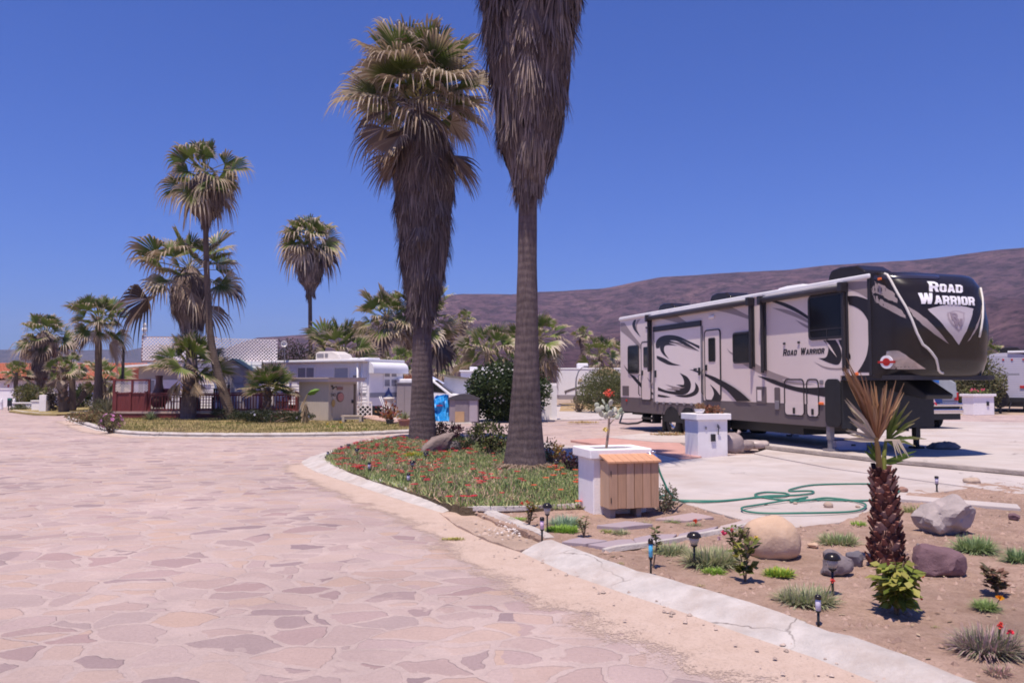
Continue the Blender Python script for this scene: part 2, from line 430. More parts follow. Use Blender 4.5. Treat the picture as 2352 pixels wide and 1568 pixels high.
M_hill = hill_mat('scrub_hillside', (.10, .052, .070), (.18, .092, .108), (.30, .165, .165))
mesa = hill('mesa', [(520, 800), (560, 786), (590, 777), (650, 774), (760, 764), (870, 740), (960, 705), (1030, 681), (1060, 678), (1175, 679), (1230, 673), (1300, 671), (1380, 665), (1450, 652), (1520, 640), (1600, 636), (1700, 629), (1800, 623), (1900, 612), (2000, 606), (2100, 600), (2200, 588), (2300, 576), (2420, 566), (2700, 560), (3100, 575), (3600, 640)], 1500, 420, M_hill, 3.3, .32, True)
hills = hill('hills', [(-900, 800), (-400, 806), (-100, 806), (30, 803), (110, 803), (170, 806), (240, 803), (290, 806), (330, 797), (360, 790), (420, 795), (520, 800), (620, 815), (760, 850)], 3200, 2000, hill_mat('far_hillside', (.08, .055, .065), (.115, .08, .085), (.14, .10, .10)), 8.1, .25, False)

# road
road_poly = [(-60, -3), (9, -3)] + [tuple(G(x, y)[:2]) for x, y in ((1900, 1500), (2200, 1100), (2600, 1000))] + [(60, 26), (60, 39), (14, 37), (1, 36), (-12, 60), (-30, 64), (-60, 62)]
rp = MB(); fill_sheet(rp, [(-70, -4), (14, -4), (14, 12), (45, 20), (45, 40), (16, 40), (0, 37), (-10, 66), (-70, 66)], 3.0, lambda x, y: .004)
struct(rp, 'road', M_road, smooth=True)

# sloping concrete kerbs: cross-section carried along a line; side +1 puts the back of the kerb to the left of the line
def kerb(line, w, h, side, name='kerb', mat_=None, joints=1.6, back=.10, seed=1, rag=.0):
    pts = densify(line, .12, closed=False); n = len(pts); mb = MB(); prof = [(0, -.03), (0, .012), (.10, .028), (w * .55, h * .62), (w * .90, h * .97), (w, h), (w + back, h), (w + back, -.03)]
    vs = []; fs = []; acc = 0
    for i, p in enumerate(pts):
        a = Vector(pts[max(i - 1, 0)]); c = Vector(pts[min(i + 1, n - 1)]); d = (c - a).normalized(); nrm = Vector((-d.y, d.x)) * side
        if i: acc += (Vector(p) - Vector(pts[i - 1])).length
        jt = -.012 if (acc % joints) < .09 else 0
        for k, (o, z) in enumerate(prof):
            jx = (nz(p[0], p[1], seed + (0 if k < 4 else 5), 1.6) * .022 + nz(p[0], p[1], seed + k * .3, 7) * .010) if 0 < k < 7 else 0
            vs.append((p[0] + nrm.x * (o + jx), p[1] + nrm.y * (o + jx), z + (jt if 0 < k < 7 else 0) + (nz(p[0], p[1], k, 5) * .006 if 0 < k < 7 else 0)))
    m = len(prof)
    for i in range(n - 1):
        for k in range(m - 1):
            f = (i * m + k, i * m + k + 1, (i + 1) * m + k + 1, (i + 1) * m + k)
            fs.append(f if side < 0 else tuple(reversed(f)))
    fs.append(tuple(range(m))); fs.append(tuple((n - 1) * m + k for k in range(m)))
    mb.idx(vs, fs)
    return struct(mb, name, mat_ or M_kerb)
tip = XY([(1010, 1178), (935, 1155), (860, 1130), (780, 1103), (722, 1083), (697, 1070), (693, 1061), (712, 1050), (745, 1040), (800, 1024), (850, 1012), (905, 1004), (1000, 1002), (1110, 1006), (1190, 1012)])
kerb(tip, .34, .10, -1, seed=3)
near_a = XY([(1764, 1482), (1705, 1462), (1561, 1409), (1434, 1368), (1307, 1323), (1188, 1269)])
kerb(near_a, .31, .095, -1, seed=5, back=.06)
near_b = XY([(2500, 1800), (2400, 1750), (2200, 1660), (1983, 1564), (1863, 1515), (1712, 1464)])
kerb(near_b, .29, .085, -1, seed=8, back=.06)
lip = XY([(1245, 1252), (1180, 1222), (1110, 1190), (1060, 1168)])
kerb(lip, .05, .085, -1, seed=9, back=.10, joints=9)
kerb(XY([(150, 963), (180, 975), (215, 987), (262, 997), (310, 1001), (420, 1004), (560, 1005), (700, 1004), (820, 1002), (945, 996), (1010, 990)]), .12, .13, 1, seed=11, joints=2.4)
kerb(XY([(20, 945), (40, 948), (80, 952), (130, 953), (200, 949), (216, 945)]), .2, .09, 1, seed=12, joints=2)
kerb(XY([(905, 976), (1020, 975), (1090, 972), (1180, 970)]), .12, .05, 1, seed=14, joints=2)
kerb(XY([(1262, 966), (1330, 962), (1420, 951), (1460, 949)]), .12, .06, 1, seed=15, joints=2)
kerb(XY([(1325, 945), (1380, 943), (1450, 945)]), .15, .08, 1, seed=16, joints=2)

# ragged dust swept along the kerbs
def drift(line, w, side, seed, inner=0.0):
    pts = densify(line, .25, closed=False); n = len(pts); mb = MB(); K = 8
    g2 = []
    for i, p in enumerate(pts):
        a = Vector(pts[max(i - 1, 0)]); c = Vector(pts[min(i + 1, n - 1)]); d = (c - a).normalized(); nrm = Vector((-d.y, d.x)) * side
        ww = w[0] + (w[1] - w[0]) * i / (n - 1)
        e = min(1.0, min(i, n - 1 - i) / 5)
        g2.append([((p[0] - nrm.x * (inner - ww * k / K), p[1] - nrm.y * (inner - ww * k / K), .007 + .010 * max(0, 1 - k / 2)), (1 - (k / K)) * 1.15 * e) for k in range(K + 1)])
    for i in range(n - 1):
        for k in range(K):
            q = [g2[i][k], g2[i][k + 1], g2[i + 1][k + 1], g2[i + 1][k]]
            if side > 0: q.reverse()
            mb.face([x[0] for x in q], [(x[1],) * 3 for x in q])
    return tag(mb.build('dust_drift', M_drift, recalc=True, smooth=True), kind='structure')
drift(XY([(2500, 1802), (2400, 1752), (2200, 1662), (1983, 1566), (1863, 1517), (1705, 1464), (1561, 1411), (1434, 1370), (1307, 1325), (1188, 1271), (1090, 1212), (1010, 1180), (935, 1157), (860, 1132), (780, 1105), (722, 1085), (697, 1071), (680, 1058)]), (1.25, .7), 1, 2, inner=.02)
drift(XY([(760, 1030), (860, 1008), (1000, 1003), (1200, 1010)]), (1.2, .8), -1, 3)
drift(XY([(150, 965), (215, 989), (310, 1003), (560, 1007), (820, 1004), (1010, 992)]), (.7, .9), -1, 4)
# broken-out kerb: loose earth and rubble
pt = MB(); fill_sheet(pt, XY([(1008, 1180), (1062, 1168), (1110, 1192), (1180, 1224), (1243, 1252), (1196, 1272), (1120, 1246), (1050, 1212)]), .10, lambda x, y: .024 + .03 * nz(x, y, 4, 3) + .012 * nz(x, y, 2, 11), skirt=-.02)
struct(pt, 'earth_patch', M_dust, smooth=False)

# pads of concrete
def slab(pts, z, name='concrete_pad', m=None, th=.12):
    mb = MB(); poly = XY(pts, z); mb.prism([tuple(p) for p in poly], z - th, z)
    return struct(mb, name, m or M_concrete, bevel=.012, recalc=True)
PZ = .07
slab([(1500, 1150), (1545, 1148), (1745, 1203), (1830, 1209), (1930, 1198), (2000, 1175), (2080, 1138), (2230, 1120), (1905, 1075), (1730, 1042), (1560, 1055), (1395, 1078), (1345, 1090)], PZ)
slab([(1732, 1040), (1907, 1073), (2234, 1118), (2420, 1145), (2900, 1190), (2900, 1120), (2352, 1088), (2000, 1055), (1775, 1026)], PZ + .004)
slab([(1776, 1023), (2000, 1052), (2352, 1084), (2900, 1114), (2900, 1000), (2352, 970), (2150, 966), (1870, 975), (1470, 995), (1392, 1003), (1500, 1013)], PZ + .012, 'parking_slab')
slab([(1150, 1020), (1395, 1076), (1560, 1053), (1500, 1040), (1290, 1022), (1240, 1012)], PZ - .01)
slab([(1310, 1010), (1500, 1038), (1565, 1052), (1612, 1048), (1560, 1016), (1420, 1003)], PZ - .006, 'paver_strip', M_brickpad)
slab([(900, 972), (1560, 958), (1640, 948), (1530, 930), (1280, 930), (1010, 938), (900, 950)], .05)
slab([(2054, 1134), (2337, 1157), (2345, 1166), (2040, 1142)], .105, 'concrete_strip')
# a low, worn step of concrete along the parking slab
kerb(XY([(1735, 1029), (1790, 1036), (2000, 1061), (2352, 1094), (2700, 1125)], PZ), .03, .15, 1, name='slab_edge', mat_=mat('weathered_concrete', (.30, .25, .23), .95, .2, 5, bmp=.6, bscale=40), back=.12, joints=30)

# soil bed in the foreground
bed_poly = offset(densify(XY([(1012, 1180), (1188, 1269), (1307, 1323), (1434, 1368), (1561, 1409), (1705, 1462), (1863, 1515), (1983, 1564), (2200, 1660), (2400, 1750), (2500, 1800)]), .3, False), -.325) + XY([(2900, 1560), (2700, 1180), (2352, 1108), (2210, 1113), (2100, 1128), (2000, 1175), (1930, 1200), (1830, 1211), (1743, 1206), (1545, 1151), (1500, 1153), (1350, 1168), (1200, 1168)], .06)
def soil_z(x, y): return .066 + .020 * nz(x, y, 7, .8) + .018 * nz(x, y, 3, 3.1) + .014 * nz(x, y, 5, 9) + .008 * nz(x, y, 5, 23)
sb = MB(); fill_sheet(sb, bed_poly, .055, soil_z, skirt=-.02, seed=2)
struct(sb, 'soil_bed', M_soil, smooth=True)
def lerp3_(a, b, t): return tuple(x + (y - x) * t for x, y in zip(a, b))
rnd = random.Random(5)
cl = MB()
def clod(mb, x, y, z, r, rnd, col=None):
    vs = []; n = 5
    for a in range(n): vs.append((x + r * math.cos(a * 2 * PI / n + r) * rnd.uniform(.6, 1.2), y + r * math.sin(a * 2 * PI / n + r) * rnd.uniform(.6, 1.2), z))
    vs.append((x + rnd.uniform(-.3, .3) * r, y + rnd.uniform(-.3, .3) * r, z + r * rnd.uniform(.5, .9)))
    mb.idx(vs, [(a, (a + 1) % n, n) for a in range(n)], col)
bx = [p[0] for p in bed_poly]; by = [p[1] for p in bed_poly]
k = 0
while k < 5200:
    x, y = rnd.uniform(min(bx), min(max(bx), 8)), rnd.uniform(min(by), max(by))
    if not inpoly(x, y, bed_poly): continue
    if nz(x, y, 9, 1.2) < rnd.uniform(-.5, .35): continue
    k += 1; q = rnd.random(); c0 = (.27 + .14 * q, .175 + .10 * q, .135 + .085 * q)
    clod(cl, x, y, soil_z(x, y) - .004, .006 + .030 * rnd.random() ** 3, rnd, c0)
tag(cl.build('soil_clods', M_attr), kind='stuff')
lt_ = MB(); k = 0                                   # dry leaves, twigs and roots lying on the bed
while k < 900:
    x, y = rnd.uniform(min(bx), min(max(bx), 7)), rnd.uniform(min(by), max(by))
    if not inpoly(x, y, bed_poly) or nz(x, y, 15, .9) < rnd.uniform(-.6, .3): continue
    k += 1; z = soil_z(x, y) + .006; a = rnd.uniform(0, PI); tw = rnd.random() < .45; L = rnd.uniform(.03, .12) if tw else rnd.uniform(.02, .05); wv = .003 if tw else L * .3; c_ = lerp3_((.22, .14, .09), (.48, .37, .25), rnd.random())
    d = Vector((math.cos(a), math.sin(a), rnd.uniform(-.1, .25))) * L; s_ = Vector((-math.sin(a), math.cos(a), rnd.uniform(-.3, .3))) * wv; p = Vector((x, y, z)); lt_.face([p, p + d * .5 + s_, p + d, p + d * .5 - s_], c_)
tag(lt_.build('dry_litter', M_attr), kind='stuff')
# loose grit on the road edge and the rubble of the broken kerb
cl = MB()
for k in range(480):
    if k < 160:
        p = G(rnd.gauss(1175, 28), rnd.gauss(1225, 10)); c0 = (.62, .55, .52)
    elif k < 300:
        p = G(rnd.gauss(1165, 60), rnd.gauss(1215, 20)); c0 = (.46, .36, .30)
    else:
        t_ = rnd.random(); p = G(1050 + t_ * 1250, 1225 + t_ * 470 + rnd.gauss(0, 30)); q_ = rnd.random(); c0 = (.33 + .2 * q_, .25 + .16 * q_, .21 + .14 * q_)
    r_ = .005 + .02 * rnd.random() ** 3
    clod(cl, p.x, p.y, .055 if k < 300 else .02, r_, rnd, c0)
tag(cl.build('loose_gravel', M_attr), kind='stuff')

# flagstone path crossing the bed, with its thin concrete edge
fp = MB(); prnd = random.Random(11)
pa = [(1285, 1246), (1400, 1262), (1560, 1240), (1745, 1200), (1700, 1190), (1540, 1222), (1400, 1240)]
def stones(mb, rows):
    for q in rows:
        c = XY(q, .09); cx = sum(p[0] for p in c) / len(c); cy = sum(p[1] for p in c) / len(c)
        poly = []
        for i, p in enumerate(c):
            nx = c[(i + 1) % len(c)]; poly.append((p[0], p[1])); poly.append(((p[0] + nx[0]) / 2 + prnd.uniform(-.02, .02), (p[1] + nx[1]) / 2 + prnd.uniform(-.02, .02)))
        v = prnd.random(); col = [(.42, .32, .31), (.46, .33, .27), (.36, .29, .31), (.48, .38, .35)][int(v * 4)]
        mb.prism(poly, .03, .098 + .008 * v, col)
stones(fp, [[(1290, 1246), (1345, 1250), (1395, 1243), (1330, 1236)], [(1350, 1252), (1405, 1260), (1462, 1252), (1450, 1240), (1400, 1244)], [(1455, 1238), (1465, 1250), (1545, 1240), (1555, 1228), (1500, 1229)], [(1560, 1228), (1550, 1239), (1640, 1223), (1650, 1210)], [(1655, 1210), (1645, 1222), (1735, 1205), (1720, 1192)],
            [(1370, 1208), (1430, 1212), (1500, 1205), (1440, 1198)], [(1505, 1192), (1580, 1196), (1640, 1188), (1590, 1178)]])
struct(fp, 'path', M_attr, bevel=.008, recalc=True)
kerb(XY([(1395, 1268), (1480, 1256), (1560, 1244), (1640, 1228), (1742, 1205)], .08), .02, .112, 1, back=.05, joints=40, name='path_edge')
kerb(XY([(1068, 1172), (1130, 1174), (1220, 1172), (1332, 1166)], .08), .02, .13, 1, back=.06, joints=40, name='bed_edge')

# lawn on the corner to the left, and a dry lawn farther left
lawn_poly = offset(densify(XY([(150, 963), (180, 975), (215, 987), (262, 997), (310, 1001), (420, 1004), (560, 1005), (700, 1004), (820, 1002), (945, 996), (1000, 991)]), .8, False), -.20) + XY([(1000, 984), (960, 972), (905, 962), (690, 950), (262, 945), (200, 950), (155, 958)], .09)
lw = MB(); fill_sheet(lw, lawn_poly, .6, lambda x, y: .085 + .03 * nz(x, y, 2, .7), skirt=-.02)
struct(lw, 'lawn', M_lawn, smooth=True)
lawn2 = XY([(20, 943), (42, 946), (80, 950), (130, 951), (200, 947), (216, 941), (200, 930), (60, 931)], .09)
lw = MB(); fill_sheet(lw, lawn2, .8, lambda x, y: .085 + .03 * nz(x, y, 2, .7), skirt=-.02)
struct(lw, 'verge', M_lawn, smooth=True)
lawn3 = XY([(1285, 944), (1460, 944), (1500, 928), (1290, 926)], .05)
lw = MB(); fill_sheet(lw, lawn3, .8, lambda x, y: .06 + .03 * nz(x, y, 2, .7), skirt=-.02)
struct(lw, 'verge', soil_mat('straw_verge', (.36, .24, .12), (.46, .33, .19), 2, .5), smooth=True)
gr = MB(); grnd = random.Random(21)
xs = [p[0] for p in lawn_poly]; ys = [p[1] for p in lawn_poly]; k = 0
while k < 26000:
    x, y = grnd.uniform(min(xs), max(xs)), grnd.uniform(min(ys), max(ys))
    if not inpoly(x, y, lawn_poly): continue
    k += 1; h = grnd.uniform(.03, .08); a = grnd.uniform(0, PI); wv = .012
    dry = .5 + .9 * nz(x, y, 1, .5) + grnd.uniform(-.3, .3)
    c0 = (.18, .19, .055) if dry < .40 else ((.29, .245, .10) if dry < .75 else (.40, .30, .17))
    z = .085 + .03 * nz(x, y, 2, .7); dx, dy = math.cos(a) * wv, math.sin(a) * wv; lx, ly = grnd.uniform(-.03, .03), grnd.uniform(-.03, .03)
    gr.face([(x - dx, y - dy, z), (x + dx, y + dy, z), (x + lx, y + ly, z + h)], c0)
tag(gr.build('lawn_grass', M_leaf), kind='stuff')
# ================================================================ palms
def bark_mat(name, a, c, ring=14.0):
    m, t, b = nodes(name); v = coords(t)
    r_ = ramp(t, [(.25, a), (.75, c)]); t.links.new(tnoise(t, coords(t, 'Object', (9, 9, 1.6)), 2.2, 8, .7), r_.inputs['Fac'])
    wv = N(t, 'ShaderNodeTexWave', Scale=ring / 6.283, Distortion=5.0, Detail=3, bands_direction='Z'); wv.inputs['Detail Scale'].default_value = 1.2
    t.links.new(v, wv.inputs['Vector'])
    wr = ramp(t, [(.0, .80), (.45, 1.05)]); t.links.new(wv.outputs['Fac'], wr.inputs['Fac'])
    bigr = ramp(t, [(.3, .72), (.7, 1.25)]); t.links.new(tnoise(t, v, 1.1, 5), bigr.inputs['Fac'])
    o = mix(t, r_.outputs['Color'], wr.outputs['Color'], .35, 'MULTIPLY'); o = mix(t, o, bigr.outputs['Color'], .9, 'MULTIPLY')
    t.links.new(o, b.inputs['Base Color']); b.inputs['Roughness'].default_value = .9; b.inputs['Specular IOR Level'].default_value = .15
    h = N(t, 'ShaderNodeMath', operation='MULTIPLY_ADD'); t.links.new(wv.outputs['Fac'], h.inputs[0]); h.inputs[1].default_value = .16
    t.links.new(tnoise(t, coords(t, 'Object', (14, 14, 1.5)), 2.5, 8, .7), h.inputs[2])
    bump(t, b, h.outputs[0], .9, .035); return m
M_bark = bark_mat('palm_bark', (.085, .060, .060), (.20, .15, .145))
M_bark_far = bark_mat('palm_bark_brown', (.10, .07, .055), (.20, .15, .12), 20)

def trunk_mesh(path, radii, n=20, seed=0, step=.25):
    mb = MB(); P_, R_ = [], []
    for (a, ra), (b_, rb) in zip(zip(path, radii), zip(path[1:], radii[1:])):
        a, b_ = Vector(a), Vector(b_); k = max(1, int((b_ - a).length / step))
        for q in range(k): P_.append(a.lerp(b_, q / k)); R_.append(ra + (rb - ra) * q / k)
    P_.append(Vector(path[-1])); R_.append(radii[-1])
    # ease the corners of the bends and radius
    for _ in range(3):
        P_ = [P_[0]] + [(P_[i - 1] + P_[i] * 2 + P_[i + 1]) / 4 for i in range(1, len(P_) - 1)] + [P_[-1]]
        R_ = [R_[0]] + [(R_[i - 1] + R_[i] * 2 + R_[i + 1]) / 4 for i in range(1, len(R_) - 1)] + [R_[-1]]
    R_ = [r * (1 + .035 * nz(i * .37, seed, 1) + .02 * nz(i * 1.9, seed, 2)) for i, r in enumerate(R_)]
    mb.tube(P_, R_, n)
    return mb
GREENS = [(.105, .155, .03), (.135, .185, .04), (.18, .225, .055), (.085, .13, .03)]
TANS = [(.50, .39, .28), (.41, .31, .22), (.60, .50, .40), (.33, .24, .18)]
DEADS = [(.125, .092, .088), (.17, .128, .12), (.095, .068, .066), (.205, .16, .15), (.30, .235, .20)]
def lerp3(a, b, t): return tuple(x + (y - x) * t for x, y in zip(a, b))
def fan(mb, p0, az, el, plen, R_, droop, rnd, green, tan, fresh=1.0, nseg=22, detail=1, pw=.03, spread=1.75, tipdroop=.35, fold=0.0, tw=0.0):
    """one fan-shaped frond: a stalk from p0, then a blade of radiating, half-joined segments whose tips hang"""
    d = Vector((math.cos(az) * math.cos(el), math.sin(az) * math.cos(el), math.sin(el)))
    side = Vector((-math.sin(az), math.cos(az), 0)); n0 = d.cross(side) * -1
    if n0.z < 0: n0 = -n0
    side = side * math.cos(tw) + n0 * math.sin(tw)
    # stalk
    pts = []; K = 4
    for i in range(K + 1):
        t = i / K; pts.append(p0 + d * plen * t + Vector((0, 0, -droop * plen * .20 * t * t)))
    ccol = lerp3((.26, .25, .08), tan, 1 - fresh)
    for a, b in zip(pts, pts[1:]):
        mb.face([a - side * pw, a + side * pw, b + side * pw * .8, b - side * pw * .8], ccol)
        if detail: 
            mb.face([a - n0 * pw * .7, a + n0 * pw * .7, b + n0 * pw * .6, b - n0 * pw * .6], ccol)
    hub = pts[-1]; ax = (pts[-1] - pts[-2]).normalized()
    nn = side.cross(ax).normalized()
    if nn.z < 0: nn = -nn
    sd = ax.cross(nn).normalized()
    ts = (0.0, .30, .58, .78, .90, 1.0) if detail else (0.0, .56, 1.0)
    da = 2 * spread / nseg
    for k in range(nseg):
        a = -spread + (k + .5) * da
        L = R_ * (.70 + .30 * math.cos(a * .8)) * rnd.uniform(.88, 1.08)
        # the blade folds back along its rib, so the side segments lift a little
        v = (ax * math.cos(a) + sd * math.sin(a)); v = (v + nn * (abs(math.sin(a)) * (.28 + fold))).normalized()
        wdir = (sd * math.cos(a) - ax * math.sin(a))
        g = lerp3(green, (.16, .19, .05), rnd.random() * .35); tt = tan if rnd.random() < .8 else TANS[rnd.randrange(4)]
        tipstart = rnd.uniform(.56, .92) * (fresh if fresh > .3 else .3)
        td = tipdroop * rnd.uniform(.3, 1.5); prev = None
        for t in ts:
            wv = (da * L * .52 * t) if t < .56 else da * L * .52 * .56 * (1.0 - (t - .56) / .44) ** .8 + .003
            wv = min(wv, L * .075 + .01)
            c = hub + v * L * t + Vector((0, 0, -(droop * .10 * t * t + td * max(0, t - .66) ** 2 * 4.2) * L))
            cc = g if fresh > .05 and t < tipstart else (lerp3(g, tt, min(1, .45 + t * .6)) if fresh > .05 else tt)
            zz = nn * wv * .45
            cur = (c - wdir * wv + zz, c - (zz if detail > 1 else Vector((0, 0, 0))), c + wdir * wv + (zz if detail > 1 else -zz), cc)
            if prev:
                if detail > 1:
                    mb.face([prev[0], prev[1], cur[1], cur[0]], [prev[3], prev[3], cur[3], cur[3]])
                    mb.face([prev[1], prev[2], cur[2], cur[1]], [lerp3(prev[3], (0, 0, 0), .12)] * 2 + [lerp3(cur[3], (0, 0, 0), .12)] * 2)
                else:
                    mb.face([prev[0], prev[2], cur[2], cur[0]], [prev[3], prev[3], cur[3], cur[3]])
            prev = cur
def crown(top, nf, plen, Rb, seed, hi=85, lo=-55, green=1.0, detail=1, nseg=20, deadfrac=.18, pw=.03, core=.22, tipdroop=.5):
    rnd = random.Random(seed); mb = MB(); top = Vector(top)
    for i in range(nf):
        q = (i + rnd.uniform(0, .8)) / nf
        el = R(hi + (lo - hi) * q ** .85 + rnd.uniform(-14, 14)); az = i * 2.39996 + rnd.uniform(-.25, .25)
        dead = q > 1 - deadfrac
        fresh = 0.0 if dead else max(.35, min(1.0, green * (1.15 - q * .55) * rnd.uniform(.8, 1.1)))
        g = GREENS[rnd.randrange(4)]; tn = TANS[rnd.randrange(4)] if not dead or rnd.random() < .45 else DEADS[rnd.randrange(5)]
        k = (.72 + .28 * min(1, q * 3)) * rnd.uniform(.62, 1.1)
        p0 = top + Vector((math.cos(az) * core * .5, math.sin(az) * core * .5, -q * core * 2.4 + .1))
        fan(mb, p0, az, el, plen * k, Rb * k, .15 + .75 * q + (0.6 if dead else 0), rnd, g, tn, fresh, nseg, detail, pw, rnd.uniform(1.35, 1.85), tipdroop * (.5 + q), rnd.uniform(-.1, .25), rnd.uniform(-.95, .95))
    return mb
def skirt(prof, n, seed, hang=1.2, strips=12, width=.035, light=1.0, cx=None, spread=.35, ragged=.14):
    """thatch of hanging dead fronds; prof is [(z, radius)] from the bottom upwards"""
    rnd = random.Random(seed); mb = MB(); z0, z1 = prof[0][0], prof[-1][0]
    cx = cx or (lambda z: (0, 0))
    def rr(z):
        if z <= z0: return prof[0][1]
        for (a, ra), (b_, rb) in zip(prof, prof[1:]):
            if a <= z <= b_: return ra + (rb - ra) * (z - a) / (b_ - a)
        return prof[-1][1]
    core = [(max(.05, r * .80), z) for z, r in prof]
    ring = []; K = 18
    for r_, z in core:
        c = cx(z); ring.append([(c[0] + r_ * math.cos(2 * PI * k / K) * (1 + .1 * nz(k, z, seed)), c[1] + r_ * math.sin(2 * PI * k / K), z) for k in range(K)])
    for a, b_ in zip(ring, ring[1:]):
        for k in range(K): mb.face([a[k], a[(k + 1) % K], b_[(k + 1) % K], b_[k]], lerp3(DEADS[2], (0, 0, 0), .35))
    for i in range(n):
        z = z0 + hang * .45 + (z1 - z0 - hang * .35) * ((i + rnd.random()) / n); th = rnd.uniform(0, 2 * PI)
        L = hang * rnd.uniform(.6, 1.15); base = DEADS[min(4, int(rnd.random() ** 1.5 * 5))]
        flare = rnd.uniform(-.02, .05) + (ragged * rnd.uniform(.6, 1.5) if rnd.random() < .2 else 0); lay = rnd.uniform(.86, 1.03)
        for k in range(strips):
            ph = th + (k / strips - .5) * spread * rnd.uniform(.7, 1.2) * .6
            ph1 = th + (k / strips - .5) * spread * 2.0 * rnd.uniform(.8, 1.2)
            Lk = L * rnd.uniform(.7, 1.1); cl = lerp3(base, DEADS[rnd.randrange(5)], .45); lk = light * rnd.uniform(.72, 1.25); cl = tuple(c * lk * 1.15 for c in cl)
            prev = None; wv = width * rnd.uniform(.5, 1.2)
            for t in (0, .4, .75, 1.0):
                zz = z - Lk * t; p_ = ph + (ph1 - ph) * t; c = cx(zz)
                r_ = rr(zz) * (lay + .05 * t) * (.88 + .12 * min(1, t * 2.2)) + flare * t * t + (.0 if zz > z0 else .015)
                r_ += .014 * nz(k, i, t)
                q = Vector((c[0] + r_ * math.cos(p_), c[1] + r_ * math.sin(p_), zz)); w_ = wv * (1 - .8 * t * t)
                tn = Vector((-math.sin(p_), math.cos(p_), 0)) * w_ + Vector((math.cos(p_), math.sin(p_), 0)) * w_ * rnd.uniform(-.5, .5)
                cur = (q - tn, q + tn)
                if prev: mb.face([prev[0], prev[1], cur[1], cur[0]], cl)
                prev = cur
    return mb
def boots(mb, path_fn, z0, z1, n, seed, size=.12, cols=None):
    """stubs of cut leaf bases standing out of a young trunk"""
    rnd = random.Random(seed); cols = cols or [(.20, .13, .10), (.28, .19, .15), (.13, .085, .07), (.36, .27, .23)]
    for i in range(n):
        z = z0 + (z1 - z0) * (i + rnd.random()) / n; az = i * 2.39996 + rnd.uniform(-.2, .2); cx_, cy_, r_ = path_fn(z)
        o = Vector((math.cos(az), math.sin(az), 0)); s_ = Vector((-math.sin(az), math.cos(az), 0)); up = Vector((0, 0, 1))
        c = Vector((cx_, cy_, z)) + o * r_ * .93; L = size * rnd.uniform(.6, 1.5); wv = size * rnd.uniform(.45, .75); col = cols[rnd.randrange(len(cols))]
        tip = c + o * L * .55 + up * L * .8 + s_ * rnd.uniform(-.2, .2) * L
        vs = [c - s_ * wv, c + s_ * wv, c + o * wv * .35 + up * .01 - up * wv * .7, tip - s_ * wv * .45, tip + s_ * wv * .45, tip + o * wv * .25 - up * wv * .25]
        mb.idx(vs, [(0, 1, 4, 3), (0, 3, 5, 2), (1, 2, 5, 4), (3, 4, 5), (0, 2, 1)], col)

def palm(name, label, base, path, radii, cr=None, sk=None, group=None, bark=None, bt=None, trunk_n=18, seed=0):
    """base in the world; path, crown and skirt relative to it"""
    t = thing(name, label, 'palm tree', base, 0, group)
    trunk_mesh(path, radii, trunk_n, seed).build('trunk', bark or M_bark, t, smooth=True)
    if bt: 
        b_ = MB(); boots(b_, **bt); b_.build('leaf_bases', M_dead, t)
    if sk: skirt(**sk).build('dead_frond_skirt', M_dead, t)
    if cr: crown(**cr).build('crown', M_leaf, t)
    return t
def rel(base, pts): return [Vector(p) - Vector(base) for p in pts]
GP = 'fan palms of the park'

# the tallest skirted palm, its crown above the frame
b = G(1206, 1083, .05); Y = b.y
path = [Vector((0, 0, -.1)), Vector((0, 0, .12))] + rel(b, [A(1206, 1000, Y), A(1208, 900, Y), A(1210, 800, Y), A(1211, 600, Y), A(1213, 400, Y), A(1216, 0, Y), A(1218, -400, Y)])
sc = Y / F
def zz_(y): return A(1200, y, Y).z - b.z
x0 = path[1].x
def cxp(z):
    for a, c in zip(path, path[1:]):
        if a.z <= z <= c.z: q = (z - a.z) / (c.z - a.z); return (a.x + (c.x - a.x) * q + .02, a.y + (c.y - a.y) * q)
    return (path[-1].x, path[-1].y)
prof = [(zz_(417), 30 * sc), (zz_(398), 42 * sc), (zz_(362), 57 * sc), (zz_(320), 69 * sc), (zz_(250), 80 * sc), (zz_(150), 93 * sc), (zz_(50), 106 * sc), (zz_(-40), 118 * sc), (zz_(-200), 112 * sc), (zz_(-320), 80 * sc), (zz_(-380), 35 * sc)]
palm('fan_palm', 'tallest fan palm, thick grey skirted trunk with its crown out of the frame', b, path, [.42, .39, .30, .258, .205, .172, .158, .157, .157],
     dict(top=path[-1] + Vector((0, 0, .1)), nf=46, plen=1.1, Rb=1.15, seed=4, detail=1, nseg=20, lo=-28, core=.3),
     dict(prof=prof, n=900, seed=1, hang=1.0, strips=13, width=.021, cx=cxp), GP, seed=1, trunk_n=28)
rt = MB(); rr_ = random.Random(3)
for i in range(420):                                  # mat of dry roots round its foot
    a = rr_.uniform(0, 2 * PI); r0 = .36 + rr_.uniform(0, .05); L = rr_.uniform(.08, .40); a2 = a + rr_.uniform(-.35, .35)
    p = Vector((r0 * math.cos(a), r0 * math.sin(a), .14 * rr_.random() + .04)); q = Vector(((r0 + L) * math.cos(a2), (r0 + L) * math.sin(a2), .005)); m_ = (p + q) / 2 + Vector((0, 0, .05))
    s_ = Vector((-math.sin(a), math.cos(a), 0)) * .007; cc = lerp3((.22, .15, .11), (.42, .32, .25), rr_.random())
    rt.face([p - s_, p + s_, m_ + s_, m_ - s_], cc); rt.face([m_ - s_, m_ + s_, q + s_ * .3, q - s_ * .3], cc)
rt.build('roots', M_dead, bpy.data.objects['fan_palm'])
rt = MB(); rt.lathe([(.62, -.06), (.55, .02), (.45, .08), (.38, .15)], n=18); rt.build('root_mound', M_bedsoil, bpy.data.objects['fan_palm'], smooth=True)

